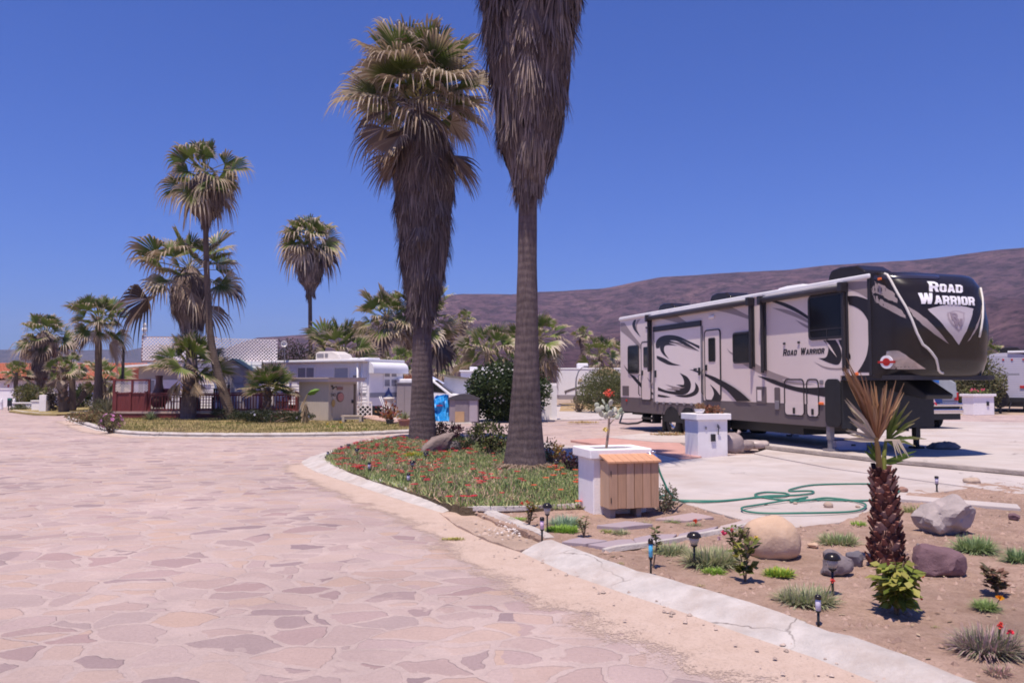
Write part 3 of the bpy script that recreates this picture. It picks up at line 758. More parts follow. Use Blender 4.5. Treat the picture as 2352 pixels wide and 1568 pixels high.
# second skirted palm with its full crown
b = G(970, 1016, .05); Y = b.y; sc = Y / F
path2 = [Vector((0, 0, -.1)), Vector((0, 0, .1))] + rel(b, [A(971, 960, Y), A(970, 880, Y), A(969, 780, Y), A(970, 700, Y), A(974, 560, Y), A(975, 400, Y), A(966, 290, Y), A(962, 203, Y)])
def cxp2(z):
    for a, c in zip(path2, path2[1:]):
        if a.z <= z <= c.z: q = (z - a.z) / (c.z - a.z); return (a.x + (c.x - a.x) * q, a.y + (c.y - a.y) * q)
    return (path2[-1].x, path2[-1].y)
def z2(y): return A(970, y, Y).z - b.z
prof2 = [(z2(716), 24.0 * sc), (z2(692), 32.0 * sc), (z2(640), 43.2 * sc), (z2(570), 55.2 * sc), (z2(480), 60.8 * sc), (z2(410), 68.8 * sc), (z2(345), 67.2 * sc), (z2(305), 49.6 * sc), (z2(280), 24.0 * sc)]
palm('fan_palm', 'second tallest fan palm, full brown tipped crown over a long dark thatch of dead fronds', b, path2, [.38, .375, .33, .275, .245, .225, .22, .21, .20, .19],
     dict(top=path2[-1] + Vector((0, 0, .15)), nf=92, plen=1.0, Rb=1.15, seed=9, detail=2, nseg=26, lo=-8, hi=84, deadfrac=.08, core=.36, green=.86, tipdroop=.62),
     dict(prof=prof2, n=800, seed=2, hang=1.1, strips=13, width=.022, cx=cxp2, spread=.42), GP, seed=2, trunk_n=26)
fr = MB(); q_ = random.Random(8)                       # loose hanging dead fronds below the crown
for az, el, pl, tn in ((-1.75, -72, .9, (.46, .31, .20)), (-.9, -62, 1.0, (.20, .14, .12)), (-.35, -48, 1.25, (.27, .19, .15)), (-2.6, -58, .9, (.30, .22, .17)), (-2.2, -40, 1.0, (.36, .26, .19)), (.4, -45, 1.2, (.24, .18, .15)), (2.8, -50, 1.1, (.24, .18, .15))):
    fan(fr, Vector(cxp2(z2(265)) + (z2(262),)) , az, R(el), pl, 1.15, .7, q_, tn, tn, 0, 24, 2, .028, 1.1, .3)
fr.build('hanging_fronds', M_dead, bpy.data.objects['fan_palm.001'])

# helper for the palms farther off: pixel heights on one vertical through the base
def palm_px(label, bx, by, Y, trunk_pts, radii_px, crown_px, crown_r_px, nf=34, sk_px=None, seed=0, group='fan palms around the plots', name='fan_palm', bt_px=None, bark=None, detail=1, nseg=16, lo=-50, hi=84, green=1.0, deadfrac=.16, plr=.48, hang=.9, sn=150, z0=.05, tipdroop=.5, swd=.035):
    base = A(bx, by, Y); 
    if z0 is not None: base.z = z0
    sc = Y / F
    p = [Vector((0, 0, -.15))] + rel(base, [A(x, y, Y) for x, y in trunk_pts]); rd = [radii_px[0] * sc] + [r * sc for r in radii_px]
    top = A(crown_px[0], crown_px[1], Y) - base
    p.append(top); rd.append(rd[-1] * .9)
    cr_ = dict(top=top, nf=nf, plen=crown_r_px * sc * plr, Rb=crown_r_px * sc * (1.05 - plr), seed=seed * 7 + 3, detail=detail, nseg=nseg, lo=lo, hi=hi, green=green, deadfrac=deadfrac, pw=.012 + 1.2 * sc * .6, core=rd[-1] * 1.3, tipdroop=tipdroop)
    sk_ = None
    if sk_px:
        def cx_(z):
            for a, c in zip(p, p[1:]):
                if a.z <= z <= c.z: k = (z - a.z) / max(1e-6, c.z - a.z); return (a.x + (c.x - a.x) * k, a.y + (c.y - a.y) * k)
            return (top.x, top.y)
        sk_ = dict(prof=[(A(bx, y, Y).z - base.z, r * sc) for y, r in sk_px], n=sn, seed=seed + 40, hang=hang, strips=9, width=swd, cx=cx_, spread=.6)
    bt_ = None
    if bt_px:
        y0, y1, n, size = bt_px; za, zb = A(bx, y0, Y).z - base.z, A(bx, y1, Y).z - base.z
        def pf(z):
            for (a, ra), (c, rc) in zip(zip(p, rd), zip(p[1:], rd[1:])):
                if a.z <= z <= c.z: k = (z - a.z) / max(1e-6, c.z - a.z); return (a.x + (c.x - a.x) * k, a.y + (c.y - a.y) * k, ra + (rc - ra) * k)
            return (top.x, top.y, rd[-1])
        bt_ = dict(path_fn=pf, z0=za, z1=zb, n=n, seed=seed, size=size)
    return palm(name, label, base, p, rd, cr_, sk_, group, bark or M_bark_far, bt_, 14, seed)

palm_px('leaning slender palm with a bent trunk on the lawn in front of the red deck', 531, 966, 33.0,
        [(531, 964), (524, 935), (511, 895), (497, 845), (483, 775), (478, 700), (474, 600), (472, 500)], [13, 11.5, 10.5, 9.5, 8.2, 7.2, 6.4, 6], (472, 395), 108, nf=34, detail=2, nseg=18,
        sk_px=[(506, 9), (490, 28), (462, 40), (430, 40), (405, 20)], seed=3, sn=170, lo=-62, hang=1.0, tipdroop=.9, plr=.5)
palm_px('tall thick palm with long drooping straggly fronds behind the leaning palm', 441, 966, 35.0, [(441, 960), (440, 880), (440, 800), (439, 720), (438, 660)], [19, 14, 11.5, 10.5, 10], (438, 612), 150, nf=34, detail=2, nseg=18,
        sk_px=[(748, 24), (720, 40), (680, 44), (640, 36), (620, 16)], seed=5, sn=150, lo=-30, hi=74, green=.9, plr=.55, tipdroop=.8, hang=1.2)
palm_px('short palm with bright green fans and stubby leaf bases before the deck', 432, 967, 33.4, [(432, 962), (434, 905), (437, 862), (440, 840)], [19, 15.5, 13.5, 12], (442, 822), 98, nf=20, detail=2, nseg=24, seed=6, lo=2, hi=72, green=1.3, deadfrac=.0, plr=.42, tipdroop=.2,
        bt_px=(905, 845, 46, .14), bark=M_bark)
palm_px('small dark green palm with an upright round crown by the deck railing', 612, 950, 32.5, [(612, 948), (614, 915), (616, 893)], [11, 8, 6], (616, 888), 72, nf=22, detail=2, nseg=24, seed=8, lo=-4, hi=75, green=1.5, deadfrac=.0, plr=.40, tipdroop=.12,
        bt_px=(945, 898, 42, .11), bark=M_bark)
palm_px('lone tall palm behind the white trailer, standing against the sky', 712, 880, 52.0, [(712, 880), (713, 800), (712, 660)], [5.4, 4.8, 4.3], (711, 545), 76, nf=56, nseg=16, sk_px=[(664, 7), (650, 22), (620, 30), (590, 26), (570, 12)], seed=10, sn=110, lo=-50, plr=.42, hang=1.3, tipdroop=.9, swd=.06)
palm_px('bushy headed palm with a bare trunk just left of the red deck', 224, 944, 40.0, [(224, 943), (226, 900), (226, 850), (226, 790), (226, 740)], [12, 9.5, 7.8, 7.2, 7], (226, 727), 80, nf=36, detail=2, nseg=20, seed=12, lo=-48, green=1.1, deadfrac=.1)
palm_px('old palm far left with a full hanging skirt down its trunk', 102, 905, 56.0, [(102, 905), (101, 850), (102, 760)], [12, 11, 10], (104, 765), 66, nf=44, nseg=16, seed=13, lo=-55, sk_px=[(872, 14), (850, 25), (815, 24), (785, 30), (765, 16)], sn=130, hang=1.3, swd=.06, tipdroop=.8)
palm_px('squat palm with a knobbly white flecked trunk on the dry verge', 147, 940, 42.0, [(147, 938), (144, 895), (142, 850)], [11.5, 9.5, 8], (143, 842), 45, nf=24, detail=1, nseg=18, seed=14, lo=-30, hi=70, green=1.2, deadfrac=.1, bt_px=(925, 850, 52, .15))
palm_px('plain grey palm trunk with a low crown behind the squat palm', 166, 938, 44.0, [(166, 936), (166, 890), (165, 850)], [8.5, 7, 6.5], (165, 838), 40, nf=18, nseg=14, seed=15, lo=-40, green=.9)
palm_px('thin palm in front of the white wall of the red roofed house', 36, 925, 54.0, [(36, 924), (36, 890), (37, 862)], [5, 4.5, 4], (38, 855), 38, nf=26, nseg=14, seed=16, lo=-35, green=1.0)
palm_px('low spreading palm half hidden behind the bare trunk left of the deck', 236, 925, 46.0, [(236, 924), (236, 890), (236, 872)], [9, 8, 7], (236, 868), 76, nf=22, nseg=18, seed=17, lo=-22, hi=62, green=1.1, deadfrac=.1)
palm_px('tiny palm among the shrubs behind the white post at left', 118, 918, 48.0, [(118, 917), (118, 900)], [6, 5], (118, 893), 26, nf=14, nseg=12, seed=18, lo=-10, green=1.2, deadfrac=0)
palm_px('spiky palm rising behind the roof of the white trailer', 786, 900, 50.0, [(786, 900), (786, 850), (787, 815)], [10.5, 10, 9.5], (787, 800), 100, nf=30, detail=2, nseg=20, tipdroop=.3, seed=20, lo=-30, hi=78, green=1.0, deadfrac=.08)
palm_px('tall palm behind the trailer, left of the dark thatched trunk', 886, 900, 56.0, [(886, 900), (884, 830), (886, 745)], [10, 9, 7.5], (888, 722), 94, nf=40, nseg=18, seed=21, lo=-52, green=.95)
palm_px('tall palm partly hidden behind the dark thatched trunk', 975, 900, 57.0, [(975, 900), (974, 830), (974, 745)], [10, 9, 7.5], (976, 725), 100, nf=40, nseg=18, seed=22, lo=-50, green=.95)
palm_px('small headed thin palm standing between the two big palms', 1066, 890, 92.0, [(1066, 890), (1066, 820), (1066, 760)], [4, 3.5, 3.5], (1067, 730), 27, nf=28, nseg=12, seed=23, lo=-55, sk_px=[(790, 3.5), (775, 8), (752, 9), (738, 5)], sn=50, hang=1.3, swd=.08)
palm_px('broad palm behind the oleander, just left of the tall bare trunk', 1122, 890, 52.0, [(1122, 890), (1122, 850), (1122, 815)], [12, 11, 9], (1123, 800), 92, nf=40, nseg=18, seed=24, lo=-45, green=1.05, deadfrac=.12)
palm_px('shaggy palm behind the oleander, just right of the tall bare trunk', 1238, 890, 55.0, [(1238, 890), (1238, 830), (1236, 780)], [11, 9, 8], (1236, 772), 90, nf=48, nseg=18, seed=25, lo=-65, green=.95, deadfrac=.2)
palm_px('small round headed palm alone against the brown hillside', 1337, 880, 100.0, [(1337, 880), (1337, 830), (1337, 790)], [4, 3.6, 3.4], (1337, 764), 25, nf=30, nseg=12, seed=26, lo=-40, green=1.1, sk_px=[(800, 3.5), (788, 7), (775, 6)], sn=24, hang=1.0, swd=.08)
palm_px('low palm with a dry collar over the far white trailer', 1378, 885, 68.0, [(1378, 885), (1378, 850), (1378, 822)], [6, 5.5, 5], (1378, 812), 56, nf=28, nseg=14, seed=27, lo=-48, green=1.0)
palm_px('low palm close to the back corner of the big camper', 1428, 885, 74.0, [(1428, 885), (1428, 850), (1428, 820)], [5, 4.5, 4], (1428, 812), 46, nf=24, nseg=14, seed=28, lo=-48, green=.9, deadfrac=.3)
palm_px('dark upright palm between the trailer and the dark thatched trunk', 919, 930, 41.0, [(919, 928), (920, 880), (921, 840)], [8.5, 8, 7], (921, 832), 55, nf=26, nseg=18, seed=29, lo=-25, hi=72, green=1.4, deadfrac=.05)
palm_px('low bushy palm right of the dark thatched trunk, far behind', 1002, 890, 72.0, [(1002, 890), (1002, 860), (1002, 840)], [6, 5, 4], (1002, 835), 46, nf=26, nseg=14, seed=30, lo=-45)
palm_px('middling palm far behind, low against the hill between big palms', 1035, 890, 80.0, [(1035, 890), (1036, 850), (1036, 830)], [5, 4.5, 4], (1036, 822), 44, nf=26, nseg=14, seed=31, lo=-50, deadfrac=.25)
palm_px('small palm showing its head beside the lamp bracket at far left', 298, 895, 85.0, [(298, 895), (298, 860)], [3.5, 3], (298, 845), 18, nf=20, nseg=12, seed=32, lo=-45)
palm_px('palm crown rising behind the shrub right of the camper nose', 2272, 900, 60.0, [(2272, 900), (2272, 850), (2272, 815)], [6, 5.5, 5], (2272, 808), 40, nf=30, nseg=14, seed=33, lo=-40, green=1.1)

fr = MB(); q_ = random.Random(18)
for az, el, pl, tn in ((-2.5, -62, .55, (.48, .38, .27)), (-.7, -60, .6, (.42, .32, .23)), (-2.2, -70, .6, (.45, .35, .25))): fan(fr, Vector((.2 if el == -60 else -.1, -.15, A(440, 842, 33).z - .1)), az, R(el), pl, .75, .3, q_, tn, tn, 0, 22, 2, .02, .75, .2)
fr.build('hanging_fronds', M_dead, bpy.data.objects['fan_palm.004'])

# the young palm in the foreground bed: shaggy red-brown trunk, one folded brown spear and green fans
b = G(2037, 1296, .08); Y = b.y; sc = Y / F
t = thing('young_fan_palm', 'young palm with shaggy red brown trunk and folded brown spear in the soil bed', 'palm tree', b)
ytr = [Vector((0, 0, -.08))] + rel(b, [A(2037, 1296, Y), A(2036, 1240, Y), A(2034, 1180, Y), A(2029, 1120, Y), A(2024, 1078, Y)])
yr = [38 * sc, 36 * sc, 30 * sc, 25 * sc, 22 * sc, 18 * sc]
trunk_mesh(ytr, yr, 18, 4, .05).build('trunk', mat('young_bark', (.13, .055, .045), .9, .35, 14, bmp=.6), t, smooth=True)
def ypf(z):
    for (a, ra), (c, rc) in zip(zip(ytr, yr), zip(ytr[1:], yr[1:])):
        if a.z <= z <= c.z: k = (z - a.z) / max(1e-6, c.z - a.z); return (a.x + (c.x - a.x) * k, a.y + (c.y - a.y) * k, ra + (rc - ra) * k)
    return (ytr[-1].x, ytr[-1].y, yr[-1])
yb = MB(); boots(yb, ypf, .0, ytr[-1].z, 190, 3, .062, [(.20, .075, .055), (.13, .05, .04), (.28, .12, .09), (.36, .22, .18), (.09, .04, .035), (.22, .10, .075)])
qr = random.Random(14)
for i in range(320):
    z = qr.uniform(.02, ytr[-1].z); cx_, cy_, r_ = ypf(z); az = qr.uniform(0, 2 * PI); o = Vector((math.cos(az), math.sin(az), 0)); s_ = Vector((-math.sin(az), math.cos(az), 0)) * .006
    p = Vector((cx_, cy_, z)) + o * r_; q = p + o * qr.uniform(.01, .055) + Vector((0, 0, qr.uniform(-.09, .06)))
    yb.face([p - s_, p + s_, q], lerp3((.12, .05, .04), (.34, .20, .16), qr.random()))
yb.build('leaf_bases', M_dead, t)
tp = ytr[-1]; sr = random.Random(22); spear = MB(); gf = MB()
def P2(x, y, dy=0): return A(x, y, Y + dy) - b
# stalks
gf.tube([tp + Vector((-.01, 0, -.05)), P2(2017, 1040), P2(2012, 1005)], [.030, .024, .018], 8, col=(.20, .12, .05))
gf.tube([tp + Vector((.02, 0, -.05)), P2(2031, 1040, .03), P2(2035, 1008, .05)], [.024, .018, .012], 8, col=(.22, .24, .05))
# folded brown spear: narrow segments packed side by side, spreading slightly towards the top
hub = P2(2014, 1012)
SP = [(1938, 822), (1945, 838), (1950, 850), (1958, 850), (1966, 858), (1972, 845), (1980, 870), (1988, 868), (1996, 880), (2004, 870), (2010, 872), (2018, 880), (2026, 884), (2036, 872), (2040, 884), (2050, 880), (2058, 872), (2068, 885), (2076, 880), (1946, 900), (1950, 930), (1948, 960), (1944, 985)]
for i, (x, y) in enumerate(SP * 4):
    e = P2(x + sr.uniform(-6, 6), y + sr.uniform(-5, 30), sr.uniform(-.12, .12)); m_ = hub.lerp(e, .55) + Vector((sr.uniform(-.015, .015) + (.02 if x < 2000 else 0), sr.uniform(-.03, .03), .0))
    wv = .013 + .008 * sr.random(); c1 = lerp3((.26, .105, .045), (.36, .17, .08), sr.random()); c2 = lerp3((.36, .20, .11), (.48, .33, .21), sr.random())
    if x > 1960 and i % 3: e = hub.lerp(e, sr.uniform(.45, .85)); m_ = hub.lerp(e, .55)
    if x < 1955 and y > 880: c1 = c2 = (.52, .44, .34)
    u = (e - hub).normalized(); s_ = u.cross(Vector((0, 1, 0))).normalized(); d_ = Vector((0, .006, 0))
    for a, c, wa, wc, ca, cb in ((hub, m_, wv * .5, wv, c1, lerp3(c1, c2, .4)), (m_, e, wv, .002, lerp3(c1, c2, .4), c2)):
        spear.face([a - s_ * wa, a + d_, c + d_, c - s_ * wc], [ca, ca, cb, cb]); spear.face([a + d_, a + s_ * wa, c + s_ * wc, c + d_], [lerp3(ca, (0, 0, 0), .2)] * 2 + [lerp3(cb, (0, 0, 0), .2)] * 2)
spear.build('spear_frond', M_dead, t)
hub2 = P2(2037, 1012, .05)
GS = [(2130, 1012), (2105, 1012), (2090, 1004), (2085, 985), (2098, 968), (2110, 958), (2095, 945), (2085, 925), (2090, 948), (2075, 940), (2068, 925), (2060, 945), (2055, 930), (2048, 955), (2040, 940), (2072, 968), (2078, 1020), (2105, 1028), (2085, 1040), (2066, 1046)]
for x, y in GS:
    e = P2(x + sr.uniform(-4, 4), y + sr.uniform(-4, 4), sr.uniform(-.1, .15)); m_ = hub2.lerp(e, .6) + Vector((0, 0, .02)); wv = .013
    u = (e - hub2).normalized(); s_ = u.cross(Vector((0, 1, 0))).normalized(); g1 = lerp3((.09, .15, .025), (.16, .21, .05), sr.random()); g2 = (.40, .33, .17)
    for a, c, wa, wc, ca, cb in ((hub2, m_, wv * .4, wv, g1, g1), (m_, e, wv, .002, g1, g2)):
        gf.face([a - s_ * wa, a + s_ * wa, c + s_ * wc, c - s_ * wc], [ca, ca, cb, cb])
hub3 = P2(2022, 1062, .02)
for x, y in [(1998, 1030), (1992, 1022), (1999, 1012), (1985, 1035), (1995, 1046), (2004, 1020), (2090, 1050), (2075, 1058), (2060, 1064), (2105, 1035), (2100, 1046)]:   # low green fan
    e = P2(x, y, sr.uniform(-.05, .1)); u = (e - hub3).normalized(); s_ = u.cross(Vector((0, 1, 0))).normalized(); m_ = hub3.lerp(e, .6); g1 = (.12, .19, .03)
    for a, c, wa, wc in ((hub3, m_, .006, .016), (m_, e, .016, .002)): gf.face([a - s_ * wa, a + s_ * wa, c + s_ * wc, c - s_ * wc], g1)
for x, y in [(2064, 1040), (2072, 1048), (2080, 1042), (2088, 1050), (2060, 1052)]:               # a few bleached hanging strips
    p0, p1, p2 = P2(2030, 1010, -.03), P2((2030 + x) / 2 + 6, 1010, -.05), P2(x, y, -.06); s_ = Vector((.006, 0, .006))
    gf.face([p0 - s_, p0 + s_, p1 + s_, p1 - s_], (.62, .52, .40)); gf.face([p1 - s_, p1 + s_, p2 + s_ * .3, p2 - s_ * .3], (.62, .52, .40))
gf.build('green_fronds', M_leaf, t)
# ================================================================ the big camper (fifth-wheel trailer)
ZR = 3.86
P_rear = G(1424.6, 732.3, ZR); P_front = G(1998, 631.5, ZR)
rv_d = (P_front - P_rear).to_2d(); RVL = rv_d.length; rv_d.normalize()
rv_yaw = math.atan2(rv_d.y, rv_d.x)
rv_o = Vector((P_rear.x, P_rear.y, 0)); dX = Vector((rv_d.x, rv_d.y, 0)); dY = Vector((-rv_d.y, rv_d.x, 0)); RVW = 2.55
def W(x, y, off=0.0):                    # a pixel on the near side wall -> (along, height) in the camper's own frame
    d = ray(x, y); o = rv_o - dY * off; t = (o - EYE).dot(dY) / d.dot(dY); p = EYE + d * t - rv_o
    return (p.dot(dX), p.z)
def z4(a, b): return (1375.4 + a * .2339, 568.5 + b * .2339)
def z5(a, b): return (1801.8 + a * .2339, 568.5 + b * .2339)
def z6(a, b): return (1801.8 + a * .2339, 825.2 + b * .2339)
rv = thing('travel_trailer', 'big taupe and black fifth wheel camper with swirling graphics on the concrete slab', 'camper', rv_o, rv_yaw)
M_rvwall = mat('taupe_gelcoat', (.76, .64, .60), .28, .04, .6, spec=.5, coat=.3)
M_rvdark = mat('grey_skirt', (.135, .108, .108), .45, .08, 1.5)
M_rvblack = mat('graphic_black', (.022, .018, .022), .3, .1, 2)
M_rvgrey = mat('graphic_grey', (.33, .265, .26), .3, .06, 2)
M_rvlite = mat('ramp_white', (.82, .72, .69), .25, .03, 1, coat=.3)
M_trim = mat('dark_trim', (.03, .026, .03), .35, .1, 6)
M_roofwhite = mat('roof_white', (.80, .78, .80), .5, .04, 2)
M_logo = mat('logo_white', (.85, .82, .86), .35, .03, 4)
def smooth_poly(px, sub=6):              # closed Catmull-Rom through pixel points; a point given as (x, y, 1) stays a sharp corner
    n = len(px); out = []
    for i in range(n):
        p1, p2 = px[i], px[(i + 1) % n]; p0 = px[i - 1] if len(p1) == 2 else p1; p3 = px[(i + 2) % n] if len(p2) == 2 else p2
        for q in range(sub):
            t = q / sub
            out.append(tuple(.5 * ((2 * p1[k]) + (-p0[k] + p2[k]) * t + (2 * p0[k] - 5 * p1[k] + 4 * p2[k] - p3[k]) * t * t + (-p0[k] + 3 * p1[k] - 3 * p2[k] + p3[k]) * t ** 3) for k in (0, 1)))
    return out
def wall_poly(name, pts, m, depth=.003, base=0.0, parent=None, conv=z4, smooth=True, label=None):
    pts2 = smooth_poly(pts) if smooth else [p[:2] for p in pts]
    loc = [W(*conv(*p[:2]), off=base) for p in pts2]
    mb = MB(); mb.prism(loc, -base - depth, -base + .001, fn=lambda x, y, z: (x, z, y))
    # fn swaps so that the polygon stands on the wall plane
    o = mb.build(name, m, parent or rv, recalc=True)
    bm = bmesh.new(); bm.from_mesh(o.data); bmesh.ops.triangulate(bm, faces=[f for f in bm.faces if len(f.verts) > 4]); bm.to_mesh(o.data); bm.free()
    return o
def rrect(x0, z0, x1, z1, r, n=5):
    out = []
    for cx, cz, a0 in ((x1 - r, z1 - r, 0), (x0 + r, z1 - r, PI / 2), (x0 + r, z0 + r, PI), (x1 - r, z0 + r, 1.5 * PI)):
        for k in range(n + 1):
            a = a0 + PI / 2 * k / n; out.append((cx + r * math.cos(a), cz + r * math.sin(a)))
    return out
VW = lambda x, y, z: (x, z, y)           # polygon (along, up) with depth along the wall's normal (negative is towards the viewer)
def panel(name, x0, z0, x1, z1, r, m, y0, y1, parent=None, bev=0.0):
    mb = MB(); mb.prism(rrect(x0, z0, x1, z1, r), y0, y1, fn=VW); return mb.build(name, m, parent or rv, recalc=True, bevel=bev)
def frame(name, x0, z0, x1, z1, r, wd, m, y0, y1, parent=None):
    a = rrect(x0, z0, x1, z1, r); b_ = rrect(x0 + wd, z0 + wd, x1 - wd, z1 - wd, max(.005, r - wd)); n = len(a); mb = MB(); fs = []
    vs = [VW(*p, y0) for p in a] + [VW(*p, y0) for p in b_] + [VW(*p, y1) for p in a] + [VW(*p, y1) for p in b_]
    for k in range(n):
        j = (k + 1) % n; fs += [(k, j, n + j, n + k), (2 * n + k, 3 * n + k, 3 * n + j, 2 * n + j), (k, 2 * n + k, 2 * n + j, j), (n + k, n + j, 3 * n + j, 3 * n + k)]
    mb.idx(vs, fs); return mb.build(name, m, parent or rv, recalc=True)
zs0 = W(1431, 912)[1]; zs1 = W(1800, 925)[1]; ZS = (zs0 + zs1) / 2     # where the dark skirt meets the light wall
ZB = W(1801, 973)[1]; XL = RVL                                      # skirt's lower edge; front end of the wall
XBF = W(1931, 900)[0] - .62                                           # front end of the low body
ZO = W(*z6(700, 175))[1] + .04                                      # underside of the raised nose
# body: profile of the side, extruded across
bd = MB(); bd.prism([(0, ZS), (XBF + .55, ZS), (XBF + .62, ZO), (XL, ZO), (XL, ZR), (0, ZR)], 0, RVW, fn=VW); bd.build('body', M_rvwall, rv, recalc=True)
sk = MB(); sk.prism([(.0, .62), (XBF - .02, ZB), (XBF + .55, ZB + .02), (XBF + .55, ZS), (0, ZS)], .002, RVW - .002, fn=VW)
sk.build('skirt', M_rvdark, rv, recalc=True)
# roof with its white rolled edge and gutters
rf = MB(); rf.prism([(-.03, ZR - .07), (XL + .02, ZR - .07), (XL + .02, ZR + .03), (0, ZR + .05), (-.04, ZR)], -.05, RVW + .05, fn=VW); rf.build('roof', M_roofwhite, rv, recalc=True, bevel=.03)
# front cap: a curved shell lofted over plan curves
def cap_x(y, z):                         # forward reach of the nose at this place
    u = (y / RVW) * 2 - 1
    ks = [(ZO - .06, .68), (ZO + .10, .84), (ZO + .35, .95), (2.75, 1.02), (3.2, .94), (3.55, .82), (ZR - .10, .66), (ZR + .03, .42)]
    for (a, ea), (c, ec) in zip(ks, ks[1:]):
        if z <= c or c == ks[-1][0]:
            t = max(0, min(1, (z - a) / (c - a))); e = ea + (ec - ea) * (t * t * (3 - 2 * t)); break
    return XL + e * (1 - abs(u) ** 4.6) ** .60 if abs(u) < 1 else XL
cpm = MB(); NY, NZ = 46, 26; vs = []; fs = []
for j in range(NZ + 1):
    z = ZO - .06 + (ZR + .03 - ZO + .06) * j / NZ
    for i in range(NY + 1):
        u = math.sin((i / NY - .5) * PI); y = RVW * .5 * (1 + u); vs.append((cap_x(y, z), -.006 + y * (RVW + .012) / RVW, z))
for j in range(NZ):
    for i in range(NY): a = j * (NY + 1) + i; fs.append((a, a + 1, a + NY + 2, a + NY + 1))
fs.append(tuple(range(NY, -1, -1))); fs.append(tuple(NZ * (NY + 1) + i for i in range(NY + 1)))
cpm.idx(vs, fs); capo = cpm.build('front_cap', M_gloss, rv, recalc=True, smooth=True)
md = capo.modifiers.new('split', 'EDGE_SPLIT'); md.split_angle = R(50)
bt_ = MB(); bt_.b2((XBF + .45, .04, ZO - .10), (XL + .70, RVW - .04, ZO - .005)); bt_.build('nose_underside', M_trim, rv)
# pixel on the cap surface -> a local point, found by marching along the sight line
def on_cap(x, y, off=.006):
    d = ray(x, y); best = None
    for k in range(400):
        t = 13 + k * .025; p = EYE + d * t - rv_o; lx, ly, lz = p.dot(dX), p.dot(dY), p.z
        if 0 <= ly <= RVW and ZO - .06 <= lz <= ZR + .03 and lx < cap_x(ly, lz) and lx > XL - .05:
            return Vector((lx + off * .8, ly - off * .5 * (1 - ly / RVW * 2), lz)), (ly, lz)
    return None
def capfn_(a, b_, o):
    a = max(.06, min(RVW - .06, a)); e = .02; gx = (cap_x(a + e, b_) - cap_x(a - e, b_)) / (2 * e); gz = (cap_x(a, b_ + e) - cap_x(a, b_ - e)) / (2 * e)
    return Vector((cap_x(a, b_), a, b_)) + Vector((1, -gx, -gz)).normalized() * o
def cap_patch(name, px, m, off=.006, conv=z5, smooth=True, grid=.05):
    pts = smooth_poly(px, 5) if smooth else px
    loc = []
    for p in pts:
        h = on_cap(*conv(*p[:2]))
        if h: loc.append(h[1])
    return cap_area(name, loc, m, off, grid)
def cap_area(name, loc, m, off=.006, grid=.05):
    """a thin skin over part of the cap given in (across, height)"""
    mb = MB(); poly = [(math.asin(max(-1, min(1, a / RVW * 2 - 1))) * .8, b_) for a, b_ in loc]; b_ = densify(poly, grid); pts = [Vector(p) for p in b_]; nb = len(pts)
    xs = [p[0] for p in b_]; ys = [p[1] for p in b_]; y = min(ys)
    while y < max(ys):
        x = min(xs)
        while x < max(xs):
            if inpoly(x, y, poly): pts.append(Vector((x, y)))
            x += grid
        y += grid
    vo, eo, fo, *_ = delaunay_2d_cdt(pts, [(i, (i + 1) % nb) for i in range(nb)], [], 1, 1e-4)
    vs = []
    for p in vo:
        ly, lz = RVW * .5 * (1 + math.sin(max(-PI / 2, min(PI / 2, p.x / .8)))), p.y; e = .004; lq = max(e, min(RVW - e, ly)); gx = (cap_x(lq + e, lz) - cap_x(lq - e, lz)) / (2 * e); gz = (cap_x(ly, lz + e) - cap_x(ly, lz - e)) / (2 * e)
        n = Vector((1, -gx, -gz)).normalized(); q = Vector((cap_x(ly, lz), ly, lz)) + n * off; vs.append(q)
    mb.idx(vs, [tuple(f) for f in fo]); o = mb.build(name, m, rv, smooth=True)
    bm = bmesh.new(); bm.from_mesh(o.data)
    for f in bm.faces:
        f.normal_update()
        if f.normal.x - f.normal.y * (1 if f.calc_center_median().y < RVW / 2 else -1) < 0: f.normal_flip()
    bm.to_mesh(o.data); bm.free(); return o
# pale bands on the cap
cap_patch('cap_graphic', [(845, 335, 1), (910, 355), (1050, 435), (1105, 545, 1), (1000, 505), (870, 440), (865, 470), (1000, 545), (1140, 610), (1190, 700, 1), (1050, 630), (920, 560), (848, 525, 1)], M_rvgrey)
cap_patch('cap_graphic', [(1205, 580, 1), (1330, 655), (1480, 790), (1605, 945, 1), (1470, 850), (1330, 740), (1250, 660)], M_rvgrey)
cap_patch('cap_emblem_field', [(1400, 605, 1), (1620, 560), (1850, 600, 1), (1800, 780), (1705, 955, 1), (1580, 790)], mat('emblem_silver', (.50, .44, .46), .25, .04, 2, coat=.4))
cap_patch('cap_graphic', [(1935, 600, 1), (1880, 760), (1790, 930, 1), (1830, 880), (1900, 760)], M_rvgrey)
cap_patch('cap_graphic', [(975, 1020, 1), (1090, 1012), (1180, 1050), (1380, 1190, 1), (1180, 1195), (1020, 1190, 1)], mat('chrome_band', (.42, .35, .33), .2, .2, 3, metal=.5))
